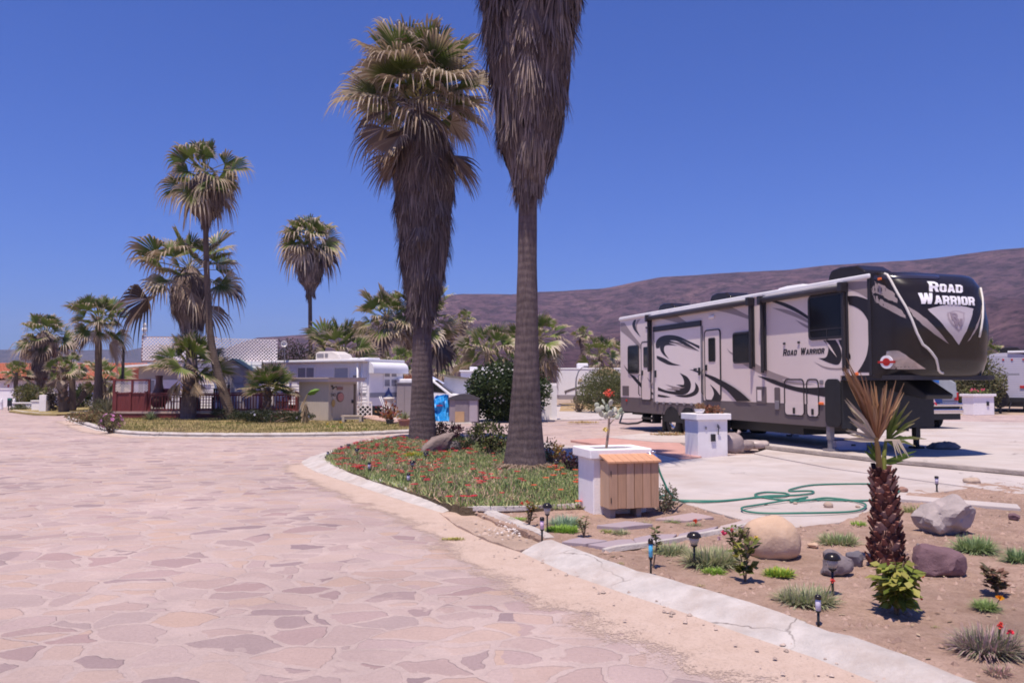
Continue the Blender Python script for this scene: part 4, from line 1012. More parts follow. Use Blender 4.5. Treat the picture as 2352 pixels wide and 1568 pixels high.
# shield outline and the letters
cap_patch('emblem_shield', [(1590, 640, 1), (1680, 620), (1760, 640, 1), (1755, 740), (1705, 822, 1), (1640, 760), (1600, 700)], mat('emblem_grey', (.36, .29, .32), .3, .05, 2), off=.010)
cap_patch('emblem_shield', [(1603, 650, 1), (1680, 632), (1748, 650, 1), (1742, 735), (1705, 806, 1), (1648, 752), (1612, 698)], mat('emblem_inner', (.48, .41, .43), .3, .05, 2), off=.013)
GLYPH = {'R': ([(0, 0), (0, 1), (.76, 1), (1, .86), (1, .54), (.84, .42), (1, 0), (.66, 0), (.53, .35), (.34, .35), (.34, 0)], [(.34, .58), (.34, .79), (.62, .79), (.68, .73), (.68, .64), (.62, .58)], .86),
 'O': ([(.2, 0), (0, .15), (0, .85), (.2, 1), (.8, 1), (1, .85), (1, .15), (.8, 0)], [(.35, .22), (.35, .78), (.65, .78), (.65, .22)], .84), 'A': ([(0, 0), (.32, 1), (.68, 1), (1, 0), (.67, 0), (.62, .18), (.38, .18), (.33, 0)], [(.43, .38), (.57, .38), (.5, .70)], .92),
 'D': ([(0, 0), (0, 1), (.76, 1), (1, .82), (1, .18), (.76, 0)], [(.34, .22), (.34, .78), (.60, .78), (.66, .71), (.66, .29), (.60, .22)], .84), 'W': ([(0, 1), (.18, 0), (.42, 0), (.5, .46), (.58, 0), (.82, 0), (1, 1), (.75, 1), (.68, .46), (.60, 1), (.40, 1), (.32, .46), (.25, 1)], None, 1.2), 'I': ([(0, 0), (0, 1), (1, 1), (1, 0)], None, .34)}
def letters(name, txt, cx, cz, h, wd, m, off=.012, shear=.18, fn=None, big=1.28):
    """block lettering with large initials, laid over a surface through fn(across, up, raise)"""
    lay = []; x = 0
    for i, ch in enumerate(txt):
        if ch == ' ': x += .45; continue
        s_ = 1.0 if i == 0 or txt[i - 1] == ' ' else 1 / big
        lay.append((ch, x, s_)); x += GLYPH[ch][2] * s_ + .10
    W_ = x - .10 + shear; me = bpy.data.meshes.new(name); bm = bmesh.new()
    for ch, x, s_ in lay:
        b2 = bmesh.new(); o_, hole, gw = GLYPH[ch]
        for lp in (o_, hole):
            if not lp: continue
            vs = [b2.verts.new((a * gw * s_ + x, b_ * s_, 0)) for a, b_ in densify(lp, .16)]
            for k in range(len(vs)): b2.edges.new((vs[k], vs[(k + 1) % len(vs)]))
        bmesh.ops.triangle_fill(b2, edges=b2.edges, use_beauty=True)
        tm = bpy.data.meshes.new('t'); b2.to_mesh(tm); b2.free(); bm.from_mesh(tm); bpy.data.meshes.remove(tm)
    bmesh.ops.subdivide_edges(bm, edges=[e for e in bm.edges if e.calc_length() > .25], cuts=1); bmesh.ops.triangulate(bm, faces=bm.faces)
    r_ = bmesh.ops.extrude_face_region(bm, geom=list(bm.faces)); ups = {v for v in r_['geom'] if isinstance(v, bmesh.types.BMVert)}
    for v in bm.verts: v.co = fn(cx + ((v.co.x + v.co.y * shear) / W_ - .5) * wd, cz + (v.co.y - .5) * h, off if v in ups else .001)
    bmesh.ops.recalc_face_normals(bm, faces=bm.faces); bm.to_mesh(me); bm.free(); me.materials.append(m)
    o = bpy.data.objects.new(name, me); COL.objects.link(o); o.parent = rv; return o
def capfn(a, b_, o):
    a = max(.02, min(RVW - .02, a)); e = .01; gx = (cap_x(a + e, b_) - cap_x(a - e, b_)) / (2 * e); gz = (cap_x(a, b_ + e) - cap_x(a, b_ - e)) / (2 * e)
    n = Vector((1, -gx, -gz)).normalized(); return Vector((cap_x(a, b_), a, b_)) + n * (o + .004)
def cap_text(txt, l, r_, t, b_, m, **kw):
    pl, pr, pt, pb = (on_cap(*z5(*q))[1] for q in (l, r_, t, b_))
    letters('lettering', txt, (pl[0] + pr[0]) / 2, (pt[1] + pb[1]) / 2, pt[1] - pb[1], pr[0] - pl[0], m, fn=capfn, **kw)
cap_text('ROAD', (1400, 390), (1752, 410), (1560, 345), (1560, 440), M_logo)
cap_text('WARRIOR', (1298, 500), (1872, 530), (1560, 455), (1560, 558), M_logo)
M_em = mat('emblem_dark', (.27, .21, .24), .3, .05, 2)
cap_text('R', (1622, 680), (1690, 680), (1655, 645), (1655, 715), M_em, big=1, shear=0, off=.018)
cap_text('W', (1645, 740), (1745, 740), (1695, 700), (1695, 770), M_em, big=1, shear=0, off=.018)
# round red sticker
cc = on_cap(*z5(905, 1125))[1]; c_ = capfn_(*cc, 0); n_ = (capfn_(*cc, 1) - c_).normalized(); u_ = n_.cross(Vector((0, 0, 1))).normalized(); v_ = u_.cross(n_)
for r_, m_, of in ((.135, M_logo, .02), (.08, M_red_lamp, .026)):
    mb = MB(); mb.prism([(r_ * math.cos(2 * PI * k / 24), r_ * math.sin(2 * PI * k / 24)) for k in range(24)], -.02, of, fn=lambda a, b_, h: c_ + u_ * a + v_ * b_ + n_ * h); mb.build('round_sticker', m_, rv, recalc=True)
mb = MB(); mb.prism([(-.18, -.022), (.18, -.022), (.18, .022), (-.18, .022)], .0, .030, fn=lambda a, b_, h: c_ + u_ * a + v_ * b_ + n_ * h); mb.build('sticker_band', M_red_lamp, rv, recalc=True)
# pale edge trims of the cap
def cap_tube(px, r_, m, name, conv=z5):
    pts = []
    for p in px:
        h = on_cap(*conv(*p))
        if h: pts.append(capfn(h[1][0], h[1][1], .01))
    if len(pts) > 1:
        mb = MB(); mb.tube(pts, r_, 8); mb.build(name, m, rv, smooth=True)
M_moulding = mat('pale_moulding', (.66, .62, .58), .4, .05, 3)
cap_tube([(975, 262), (1000, 275), (1040, 330), (1100, 445), (1180, 590), (1240, 710), (1300, 840), (1350, 950), (1400, 990), (1440, 1030), (1480, 1090), (1497, 1150), (1502, 1200), (1525, 1222), (1550, 1226)], .026, M_moulding, 'cap_moulding')
cap_tube([(1855, 285), (1890, 320), (1920, 400), (1938, 500), (1942, 600), (1940, 690), (1925, 790), (1900, 880)], .022, M_moulding, 'cap_moulding')
cap_patch('brow_strip', [(860, 268), (1100, 262), (1500, 268), (1880, 292), (1900, 330), (1500, 312), (1100, 308), (870, 312)], mat('brow', (.035, .03, .045), .2, .1, 3, coat=.5), smooth=False)

mb = MB(); mb.b2((XBF + .621, .0, .60), (XBF + .645, RVW, ZO - .11)); mb.build('front_bulkhead', M_black, rv)  # wall below the nose; the overhang's shade is put into its black
mb = MB(); mb.b2((XL - .075, -.012, ZO), (XL + .012, .02, ZR - .05)); mb.build('corner_trim', M_trim, rv)
# windows
def win_c(conv, l, r_, t, b_, **kw):       # sizes from the middles of the four sides
    cy_ = (t[1] + b_[1]) / 2; x0 = W(*conv(*l))[0]; x1 = W(*conv(*r_))[0]; z1 = W(*conv(*t))[1]; z0 = W(*conv(*b_))[1]
    fr = kw.get('fr', .045); f = frame('window', x0, z0, x1, z1, kw.get('r', .09), fr, M_trim, -.030, .002, kw.get('parent')); panel('pane', x0 + fr * .7, z0 + fr * .7, x1 - fr * .7, z1 - fr * .7, .06, M_glass, -.020, .001, f if not kw.get('parent') else kw['parent']); return f
win_c(z4, (290, 1100), (396, 1100), (342, 960), (342, 1237))
win_c(z4, (1322, 980), (1508, 980), (1415, 828), (1415, 1135))
fw = win_c(z5, (240, 690), (600, 690), (420, 450), (420, 900), r=.12, fr=.06)
x0 = W(*z5(260, 690))[0]; x1 = W(*z5(590, 690))[0]; zc = W(*z5(420, 800))[1]
mb = MB(); mb.b2((x0, -.026, zc - .012), (x1, -.018, zc + .012)); mb.b2(((x0 + x1) / 2 - .012, -.0265, zc - .3), ((x0 + x1) / 2 + .012, -.019, zc)); mb.build('glazing_bar', M_trim, fw)
# entry doors
def door(l, r_, t, b_, wl, wr, wt, wb, conv=z4):
    x0, x1, z1, z0 = W(*conv(*l))[0], W(*conv(*r_))[0], W(*conv(*t))[1], W(*conv(*b_))[1]
    d_ = panel('door', x0, z0, x1, z1, .10, M_rvwall, -.022, .002); frame('door_frame', x0 - .035, z0 - .02, x1 + .035, z1 + .035, .12, .035, M_trim, -.028, .001, d_)
    x2, x3, z3, z2 = W(*conv(*wl))[0], W(*conv(*wr))[0], W(*conv(*wt))[1], W(*conv(*wb))[1]
    frame('door_window', x2, z2, x3, z3, .05, .03, M_trim, -.036, -.021, d_); panel('pane', x2 + .02, z2 + .02, x3 - .02, z3 - .02, .03, M_glass, -.030, -.020, d_)
    mb = MB(); hx, hz = x0 + .07, z0 + (z1 - z0) * .47; mb.b2((hx - .04, -.055, hz - .08), (hx + .04, -.020, hz + .08)); mb.build('handle', M_black, d_, bevel=.008)
    gx = x0 - .10; mb = MB(); mb.tube([(gx, -.03, hz - .75), (gx, -.09, hz - .70), (gx, -.09, hz - .1), (gx, -.03, hz - .05)], .014, 6); mb.build('grab_rail', M_black, d_, smooth=True)
    return d_
door((426, 1200), (512, 1200), (470, 930), (470, 1495), (446, 1080), (494, 1080), (470, 975), (470, 1175))
door((1052, 1200), (1196, 1200), (1120, 815), (1150, 1500), (1085, 1000), (1152, 1000), (1118, 885), (1120, 1120))
# side ramp with a bright skin, black header and hinges
x0, x1, z1, z0 = W(*z4(552, 1150))[0], W(*z4(1012, 1150))[0], W(*z4(780, 800))[1], W(*z4(790, 1525))[1]
ramp_ = panel('ramp_door', x0, z0, x1, z1, .02, M_rvlite, -.016, .002)
mb = MB(); mb.b2((x0 - .06, -.05, z1), (x1 + .02, .002, z1 + .17)); mb.build('header', M_trim, ramp_, bevel=.015)
mb = MB(); mb.b2((x1 + .004, -.045, z0), (x1 + .075, .002, z1)); mb.build('side_frame', M_greymetal, ramp_, bevel=.01); mb = MB(); mb.b2((x0 - .075, -.040, z0), (x0 - .004, .002, z1 - .02)); mb.build('side_frame', M_greymetal, ramp_, bevel=.01)
for k in range(7):
    hx = x0 + .18 + k * (x1 - x0 - .3) / 6; mb = MB(); mb.b2((hx - .05, -.035, z0 - .07), (hx + .05, -.015, z0 + .015)); mb.tube([(hx - .06, -.03, z0 - .03), (hx + .06, -.03, z0 - .03)], .022, 8); mb.build('hinge', M_greymetal, ramp_)
for hx, hz in ((x0 + .08, .40), (x1 - .1, .42)):
    mb = MB(); zz = z0 + (z1 - z0) * hz; mb.b2((hx - .045, -.05, zz - .11), (hx + .045, -.015, zz + .11)); mb.build('latch', M_black, ramp_, bevel=.01)
mb = MB(); mb.b2((x1 - .42, -.03, z0 + (z1 - z0) * .44), (x1 - .24, -.015, z0 + (z1 - z0) * .46)); mb.build('latch', M_black, ramp_)
# graphics
GB, GG = M_rvblack, M_rvgrey
def gfx(pts, m, base=0.0, conv=z4, d=.003): return wall_poly('graphic', pts, m, d, base, None, conv)
gfx([(213, 738, 1), (252, 738, 1), (330, 850), (425, 965, 1), (425, 1010, 1), (320, 905), (213, 815, 1)], GG)
gfx([(345, 712, 1), (368, 705, 1), (358, 760), (375, 815), (412, 878, 1), (360, 825), (334, 780), (330, 745)], GB)
gfx([(378, 708, 1), (412, 700, 1), (378, 750), (376, 800), (398, 850, 1), (366, 800), (362, 755)], GG)
gfx([(560, 682, 1), (740, 645, 1), (890, 752, 1), (820, 752, 1)], GG)
gfx([(1030, 590, 1), (1238, 548, 1), (1510, 690, 1), (1510, 716, 1), (1300, 650)], GG)
gfx([(565, 985), (562, 930), (600, 880), (680, 858), (780, 870), (880, 915), (990, 965, 1), (988, 992, 1), (880, 935), (780, 895), (690, 888), (620, 925), (595, 985, 1)], GB, .016)
gfx([(600, 985, 1), (610, 930), (650, 890), (730, 885), (830, 915), (985, 1015, 1), (860, 965), (760, 915), (700, 915), (840, 948, 1), (690, 935), (770, 960, 1), (660, 960), (640, 1000), (655, 1045), (690, 1092, 1), (640, 1055), (612, 1020)], GB, .0163)
gfx([(750, 935, 1), (860, 965), (980, 1015, 1), (860, 985), (770, 950)], GG, .0160)
gfx([(568, 1060, 1), (640, 1085), (720, 1130), (805, 1156, 1), (700, 1152), (630, 1125), (570, 1090, 1)], GB, .016)
gfx([(580, 1368, 1), (660, 1400), (760, 1412), (700, 1390, 1), (800, 1395), (680, 1355, 1), (820, 1375), (760, 1345, 1), (845, 1350), (800, 1385), (836, 1340), (828, 1280), (795, 1230, 1), (870, 1270), (904, 1335), (892, 1400), (850, 1438), (780, 1446), (680, 1430), (582, 1402, 1)], GB, .016)
gfx([(650, 1340, 1), (760, 1365), (850, 1370, 1), (740, 1400), (660, 1385, 1), (720, 1378)], GG, .0165)
gfx([(745, 1450, 1), (850, 1445), (925, 1415), (948, 1370), (945, 1320, 1), (975, 1360), (982, 1405), (950, 1445), (880, 1468), (800, 1466)], GB, .016)
gfx([(300, 1240, 1), (350, 1262), (430, 1345), (540, 1432, 1), (540, 1450, 1), (420, 1375), (345, 1295)], GB)
gfx([(580, 1440, 1), (650, 1452), (705, 1466, 1), (640, 1470), (580, 1462, 1)], GB, .016)
gfx([(245, 1150, 1), (290, 1210), (310, 1245, 1), (275, 1205)], GB)
gfx([(470, 1270, 1), (520, 1320), (545, 1345, 1), (545, 1370, 1), (500, 1320)], GG, .0225)
gfx([(1040, 1235, 1), (1150, 1275), (1300, 1355), (1400, 1425), (1492, 1508, 1), (1352, 1508, 1), (1260, 1405), (1150, 1325), (1040, 1255, 1)], GB, .0225)
gfx([(890, 1195, 1), (950, 1203), (1000, 1217, 1), (1000, 1238, 1), (950, 1218)], GB, .016)
gfx([(1092, 1340, 1), (1150, 1395), (1195, 1455, 1), (1195, 1500, 1), (1105, 1500, 1), (1130, 1440), (1120, 1390)], GB, .0225)
gfx([(1410, 1142, 1), (1530, 1132, 1), (1690, 1215), (1880, 1283, 1), (1800, 1300), (2000, 1330), (2120, 1340, 1), (1960, 1345), (1760, 1315), (1560, 1225)], GG)
gfx([(1560, 1258, 1), (1700, 1288), (1850, 1342), (2000, 1374), (2228, 1370, 1), (2228, 1466, 1), (2100, 1443), (1900, 1400), (1700, 1330)], GB)
gfx([(1655, 515, 1), (1790, 532), (1930, 590), (2068, 680, 1), (2068, 712, 1), (1940, 635), (1800, 570)], GB)
gfx([(1700, 590, 1), (1850, 612), (1970, 660), (2068, 722, 1), (2068, 748, 1), (1950, 690), (1820, 640)], GG)
gfx([(1930, 708, 1), (2010, 745), (2068, 775, 1), (2068, 800, 1), (2000, 765)], GG)
gfx([(1255, 985, 1), (1290, 1020), (1322, 1035, 1), (1322, 1058, 1), (1285, 1030)], GG)
gfx([(625, 335, 1), (838, 330, 1), (838, 515, 1), (740, 450), (625, 405, 1)], GG, 0, z5)
gfx([(620, 475, 1), (720, 478), (838, 518, 1), (838, 790, 1), (815, 705), (760, 625), (690, 580), (632, 560, 1)], GB, .001, z5)
gfx([(838, 800, 1), (815, 1020), (775, 1130), (715, 1225, 1), (838, 1225, 1)], GB, .001, z5)
gfx([(335, 1085, 1), (400, 1080), (425, 1040), (428, 970), (380, 910, 1), (500, 905, 1), (545, 980), (562, 1060), (548, 1125), (515, 1150), (440, 1132)], GB, 0, z5)
gfx([(530, 905, 1), (580, 905, 1), (608, 960, 1), (650, 1060, 1), (650, 1100, 1), (600, 1040), (555, 970)], GB, 0, z5)
gfx([(400, 912, 1), (440, 950), (515, 1075, 1), (440, 985)], M_rvwall, .002, z5)
gfx([(290, 1118, 1), (390, 1165), (500, 1182), (600, 1175, 1), (600, 1195, 1), (500, 1200), (390, 1182)], GG, 0, z5)
# lettering on the side
def wallfn(a, b_, o): return Vector((a, -o - .002, b_))
a0, b0 = W(*z4(1808, 1030)); a1, b1 = W(*z4(2222, 1015)); zt = W(*z4(2000, 985))[1]; zb_ = W(*z4(2000, 1052))[1]
am = a0 + (a1 - a0) * .365
letters('lettering', 'ROAD', (a0 + am) / 2, (zt + zb_) / 2, zt - zb_, am - a0, M_rvblack, off=.003, fn=wallfn, shear=.2); letters('lettering', 'WARRIOR', (am + a1) / 2 + .05, (zt + zb_) / 2, zt - zb_, a1 - am - .1, M_rvblack, off=.003, fn=wallfn, shear=.2)
# compartment doors, black wheel-arch panel, vents and lamps
def hatch(l, r_, t, b_, conv, m=None, rr_=.12, dark=.03):
    x0, x1, z1, z0 = W(*conv(*l))[0], W(*conv(*r_))[0], W(*conv(*t))[1], W(*conv(*b_))[1]
    return frame('compartment_door', x0, z0, x1, z1, rr_, dark, M_trim, -.014, .002), (x0, x1, z0, z1)
h1, q1 = hatch((0, 400), (198, 400), (95, 190), (95, 555), z6); h2, q2 = hatch((218, 400), (342, 400), (280, 190), (280, 570), z6)
for h_, q in ((h1, q1), (h2, q2)):                                  # the light skin of the two hatches runs down over the dark skirt
    panel('hatch_skin', q[0] + .02, q[2] + .02, q[1] - .02, ZS + .01, .04, M_rvwall, -.008, .001, h_)
    mb = MB(); mb.b2(((q[0] + q[1]) / 2 - .04, -.03, q[2] + .06), ((q[0] + q[1]) / 2 + .04, -.01, q[2] + .2)); mb.build('handle', M_black, h_, bevel=.01)
x0 = W(*z6(405, 400))[0]; z1 = W(*z6(500, 192))[1]; panel('corner_panel', x0, ZB + .02, XBF + .63, z1, .14, M_black, -.02, .002)
x0, x1 = W(*z4(1550, 1450))[0], W(*z4(1648, 1450))[0]; z1 = W(*z4(1600, 1365))[1]; v_ = panel('service_panel', x0, ZS - .02, x1, z1, .02, M_rvdark, -.012, .002)
mb = MB(); mb.b2((x0 + .05, -.016, z1 - .36), (x0 + .22, -.011, z1 - .08)); mb.build('notice', M_rvlite, v_)
x0, x1 = W(*z4(1728, 1450))[0], W(*z4(1782, 1450))[0]; z1 = W(*z4(1755, 1372))[1]; panel('service_panel', x0, ZS - .02, x1, z1, .04, M_rvdark, -.012, .002)
def dot(name, px, w_, h_, m, conv=z4, d=.03):
    a, b_ = W(*conv(*px)); mb = MB(); mb.b2((a - w_ / 2, -d, b_ - h_ / 2), (a + w_ / 2, .002, b_ + h_ / 2)); return mb.build(name, m, rv, bevel=min(w_, h_) * .25)
dot('awning_light', (1113, 680), .26, .09, M_logo, d=.05); dot('marker_light', (365, 432), .16, .06, M_orange_lamp, z6); dot('outlet', (368, 222), .12, .10, M_greymetal, z6)
dot('marker_light', (940, 308), .10, .05, M_orange_lamp, z5); dot('marker_light', (715, 1240), .09, .07, M_orange_lamp, z5); dot('outlet', (1755, 1545), .16, .22, M_greymetal)
dot('vent_cap', (470, 785), .10, .05, M_black); dot('vent_cap', (1825, 942), .08, .05, M_black); dot('vent_cap', (1967, 930), .08, .05, M_black); dot('service_label', (265, 1405), .5, .34, M_rvdark, d=.012)
# awnings: roller along the roof edge and two folding arms each
def awning(xa, xb, zr, za, zb2):
    a_ = MB(); a_.tube([(xa - .05, -.11, zr), (xb + .05, -.11, zr)], .075, 12); o = a_.build('awning', mat('awning_vinyl', (.055, .048, .058), .45, .15, 2), rv, smooth=True)
    hd = MB(); hd.b2((xa - .05, -.10, zr + .055), (xb + .05, -.04, zr + .09)); hd.build('awning_rail', M_roofwhite, o)
    for xx in (xa, xb):
        m_ = MB(); m_.b2((xx - .035, -.14, zb2), (xx + .035, -.06, zr)); m_.b2((xx - .055, -.05, zb2 + .05), (xx + .055, .002, zr - .05)); m_.box((xx, -.10, zr), (.12, .22, .22)); m_.build('awning_arm', M_trim, o, bevel=.02)
XA0 = W(*z4(515, 900))[0]; XA1 = W(*z4(1520, 800))[0]; XB0 = W(*z4(1635, 800))[0]; XB1 = W(*z5(612, 600))[0]
awning(XA0, XA1, ZR - .16, 0, W(*z4(1545, 1190))[1]); awning(XB0, XB1, ZR - .18, 0, W(*z4(1660, 1230))[1])
# roof units
def ac(xc, L, m, nm='air_conditioner', h=.36, wd=.75, yc=None):
    yc = yc or RVW * .45; mb = MB(); pr = [(-L / 2, 0), (-L / 2, h * .55), (-L * .42, h * .9), (-L * .2, h), (L * .25, h * .92), (L * .45, h * .55), (L / 2, .06), (L / 2, 0)]
    mb.prism([(xc + a, ZR + .05 + b_) for a, b_ in pr], yc - wd / 2, yc + wd / 2, fn=VW); return mb.build(nm, m, rv, recalc=True, bevel=.06, segs=3)
def roof_x(x, y): 
    d = ray(x, y); t = (rv_o + dY * RVW * .45 - EYE).dot(dY) / d.dot(dY); return (EYE + d * t - rv_o).dot(dX)
ac(roof_x(*z4(760, 570)), 1.15, M_gloss); ac(roof_x(*z4(1300, 450)), 1.15, M_gloss); ac(roof_x(*z5(745, 210)), 1.25, M_gloss, h=.40, wd=.8)
ac(roof_x(*z4(2000, 310)), 1.4, M_roofwhite, 'roof_hatch', .20, .6); 
# wheels
def wheel(xc, yc, r=.40, wdt=.26):
    w_ = MB(); pr = [(.22, -wdt / 2), (r - .04, -wdt / 2), (r, -wdt / 2 + .04), (r, wdt / 2 - .04), (r - .04, wdt / 2), (.22, wdt / 2)]
    n = 28; vs = [(xc + q * math.cos(2 * PI * k / n), yc + d_, r + q * math.sin(2 * PI * k / n)) for q, d_ in pr for k in range(n)]
    w_.idx(vs, [(i * n + k, i * n + (k + 1) % n, (i + 1) * n + (k + 1) % n, (i + 1) * n + k) for i in range(5) for k in range(n)]); o = w_.build('wheel', M_rubber, rv, smooth=True, recalc=True)
    h_ = MB(); pr = [(.225, -.10), (.21, -.12), (.15, -.05), (.08, -.06), (.07, -.13), (.001, -.135)]
    vs = [(xc + q * math.cos(2 * PI * k / n), yc + d_, r + q * math.sin(2 * PI * k / n)) for q, d_ in pr for k in range(n)]
    h_.idx(vs, [(i * n + k, i * n + (k + 1) % n, (i + 1) * n + (k + 1) % n, (i + 1) * n + k) for i in range(5) for k in range(n)]); h_.build('rim', M_chrome, o, smooth=True, recalc=True)
    return o
XW = W(1543, 970)[0]
for xw in (XW, XW + .98):
    for yw in (.14, RVW - .14): wheel(xw, yw)
    ar = MB(); n = 20; pts = [(xw + .50 * math.cos(PI * k / n), .40 + .48 * math.sin(PI * k / n)) for k in range(n + 1)]
    ar.prism([(a, b_) for a, b_ in pts], -.012, -.002, fn=VW); ar.build('wheel_arch', M_rubber, rv, recalc=True)
mb = MB(); mb.b2((XW - .62, -.0, .10), (XW - .56, .30, .66)); mb.build('mud_flap', M_rubber, rv)
mb = MB()
for yy in (.55, RVW - .55): mb.b2((-.1, yy - .06, .50), (XBF + .4, yy + .06, .64))
for xx in (XW, XW + .98): mb.tube([(xx, .2, .40), (xx, RVW - .2, .40)], .05, 8)
mb.b2((XW + 2.2, .5, .34), (XBF - 1.3, RVW - .5, .60)); mb.build('chassis', M_black, rv)
def leg(x, y, w_, z0, z1, m, nm='landing_leg'):
    mb = MB(); mb.b2((x - w_ / 2, y - w_ / 2, (z0 + z1) * .45), (x + w_ / 2, y + w_ / 2, z1)); mb.b2((x - w_ * .36, y - w_ * .36, z0 + .03), (x + w_ * .36, y + w_ * .36, (z0 + z1) * .5)); mb.b2((x - .12, y - .12, .085), (x + .12, y + .12, z0 + .04)); return mb.build(nm, m, rv)
leg(W(*z6(425, 700))[0], .07, .12, .09, .66, M_greymetal); leg(W(*z6(425, 700))[0], RVW - .07, .13, .09, .66, M_black)
leg(XW + 2.6, .12, .09, .09, .64, M_greymetal); leg(XW + 2.6, RVW - .12, .09, .09, .64, M_greymetal)
mb = MB(); mb.prism([(XL - .7, ZO - .1), (XL - .05, ZO - .1), (XL + .50, ZO - .40), (XL + .46, ZO - .50), (XL - .1, ZO - .42), (XL - .6, ZO - .3)], RVW * .36, RVW * .64, fn=VW); mb.build('hitch_box', M_black, rv, recalc=True, bevel=.03)
# folded steps under the doors
def steps(px, conv=z4):
    a, b_ = W(*conv(*px)); mb = MB(); mb.b2((a - .35, -.05, .42), (a + .35, .35, .48)); mb.b2((a - .35, -.02, .30), (a + .35, .25, .34)); mb.b2((a - .36, -.02, .3), (a - .33, .3, .6)); mb.b2((a + .33, -.02, .3), (a + .36, .3, .6)); mb.build('folding_step', M_black, rv)
steps((480, 1560)); steps((1130, 1560))
mb = MB(); mb.tube([(W(1418, 960)[0] - .2, .3, .5), (-.25, .1, .28), (-.1, .0, .2), (.6, -.02, .2), (1.3, .0, .26), (1.6, .2, .4)], .035, 8); mb.build('drain_hose', M_black, rv, smooth=True)
mb = MB(); mb.b2((-.10, .06, .55), (.0, RVW - .06, .72)); mb.build('rear_bumper', M_trim, rv, bevel=.02); dot('tail_light', (275, 1500 + 0), .12, .07, M_red_lamp)
# ================================================================ shrubs
def leaf(mb, c, d, n, L, wd, col):
    s_ = d.cross(n)
    if s_.length < 1e-5: s_ = d.orthogonal()
    s_.normalize(); m_ = c + d * L * .5 + n * L * .06
    mb.face([c, m_ + s_ * wd, c + d * L, m_ - s_ * wd], col)
def rand_dir(rnd):
    while True:
        v = Vector((rnd.uniform(-1, 1), rnd.uniform(-1, 1), rnd.uniform(-1, 1)))
        if .05 < v.length < 1: return v.normalized()
def bush(name, label, cat, loc, r, n, L, cols, seed, flowers=None, group=None, clumps=26, stems=7, wd=.28, up=.35, scol=(.16, .11, .08), solid=.55, part='foliage'):
    rnd = random.Random(seed); t = thing(name, label, cat, loc, 0, group); fo = MB(); st = MB(); rx, ry, rz = r; cl = []
    for k in range(clumps):
        d = rand_dir(rnd); q = rnd.uniform(solid, 1.0); cl.append((Vector((d.x * rx * q, d.y * ry * q, rz * (1.0 + d.z * q * .95))), rnd.uniform(.20, .42), rnd.uniform(.72, 1.25)))
    for i in range(n):
        c, s_, lum = cl[rnd.randrange(clumps)]; p = c + Vector((rnd.gauss(0, s_ * rx * .75), rnd.gauss(0, s_ * ry * .75), rnd.gauss(0, s_ * rz * .8)))
        if p.z < .02: p.z = rnd.uniform(.02, rz * .5)
        e = (p.x / rx) ** 2 + (p.y / ry) ** 2 + ((p.z - rz) / rz) ** 2
        if e > 1.25: continue
        out = Vector((p.x / rx, p.y / ry, (p.z - rz) / rz)); d = (out * .6 + rand_dir(rnd) * .9 + Vector((0, 0, up))).normalized()
        col = cols[rnd.randrange(len(cols))]; lk = lum * rnd.uniform(.8, 1.2)
        leaf(fo, p, d, rand_dir(rnd), L * rnd.uniform(.6, 1.3), L * wd * rnd.uniform(.8, 1.2), tuple(min(.9, x * lk) for x in col))
    for k in range(stems):
        c = cl[k % clumps][0]; a = rnd.uniform(0, 2 * PI); b0 = Vector((math.cos(a) * rx * .12, math.sin(a) * ry * .12, -.05)); m_ = b0.lerp(c, .5) + Vector((0, 0, rz * .15))
        st.tube([b0, m_, c], [.018 + .02 * rx, .012 + .013 * rx, .006], 5, col=scol)
    fo.build(part, M_leaf, t); st.build('stem', M_attr, t)
    if flowers:
        fl = MB(); cnt, size, fcols = flowers
        for i in range(cnt):
            d = rand_dir(rnd)
            if d.z < -.5: d.z = -d.z
            q = rnd.uniform(.82, 1.04); c = Vector((d.x * rx * q, d.y * ry * q, rz * (1 + d.z * q))); s1 = d.orthogonal().normalized(); s2 = d.cross(s1); col = fcols[rnd.randrange(len(fcols))]; sz = size * rnd.uniform(.7, 1.2)
            for k in range(5):
                a = 2 * PI * k / 5; u = s1 * math.cos(a) + s2 * math.sin(a); v = s2 * math.cos(a) - s1 * math.sin(a)
                fl.face([c, c + u * sz * .6 + v * sz * .3 + d * sz * .2, c + u * sz + d * sz * .1, c + u * sz * .6 - v * sz * .3 + d * sz * .2], col)
        fl.build('flowers', M_leaf, t)
    return t
def at_px(x, y, z=.05): return G(x, y, z)
DKG = [(.030, .050, .018), (.045, .070, .022), (.06, .085, .03)]
MDG = [(.08, .105, .035), (.11, .14, .045), (.14, .16, .06), (.07, .09, .03)]
OLV = [(.14, .14, .06), (.19, .18, .08), (.10, .11, .045), (.23, .20, .11)]
p = at_px(1168, 966); bush('oleander_bush', 'big dark oleander with white flowers behind the tall bare palm trunk', 'bush', p, (1.6, 1.2, 1.22), 17000, .14, DKG, 1, (110, .05, [(.8, .78, .74)]), clumps=60)
p = at_px(1390, 947); bush('broom_bush', 'feathery light green bush behind the rear corner of the big camper', 'bush', p, (1.35, 1.2, 1.12), 15000, .13, [(.13, .15, .05), (.17, .18, .07), (.10, .12, .04), (.20, .18, .09)], 2, clumps=50, wd=.14, up=.8)
p = at_px(1330, 946); bush('twiggy_bush', 'bare twiggy low bush left of the feathery green bush', 'bush', p, (.65, .5, .42), 900, .09, [(.24, .19, .12), (.17, .16, .08)], 3, clumps=18, stems=22, wd=.12, up=.6)
p = A(2240, 940, 42.5); p.z = .05; bush('oleander_bush', 'olive green bush between the camper nose and the ribbed trailer', 'bush', p, (1.45, 1.0, 1.75), 12000, .17, OLV, 4, clumps=44, wd=.22)
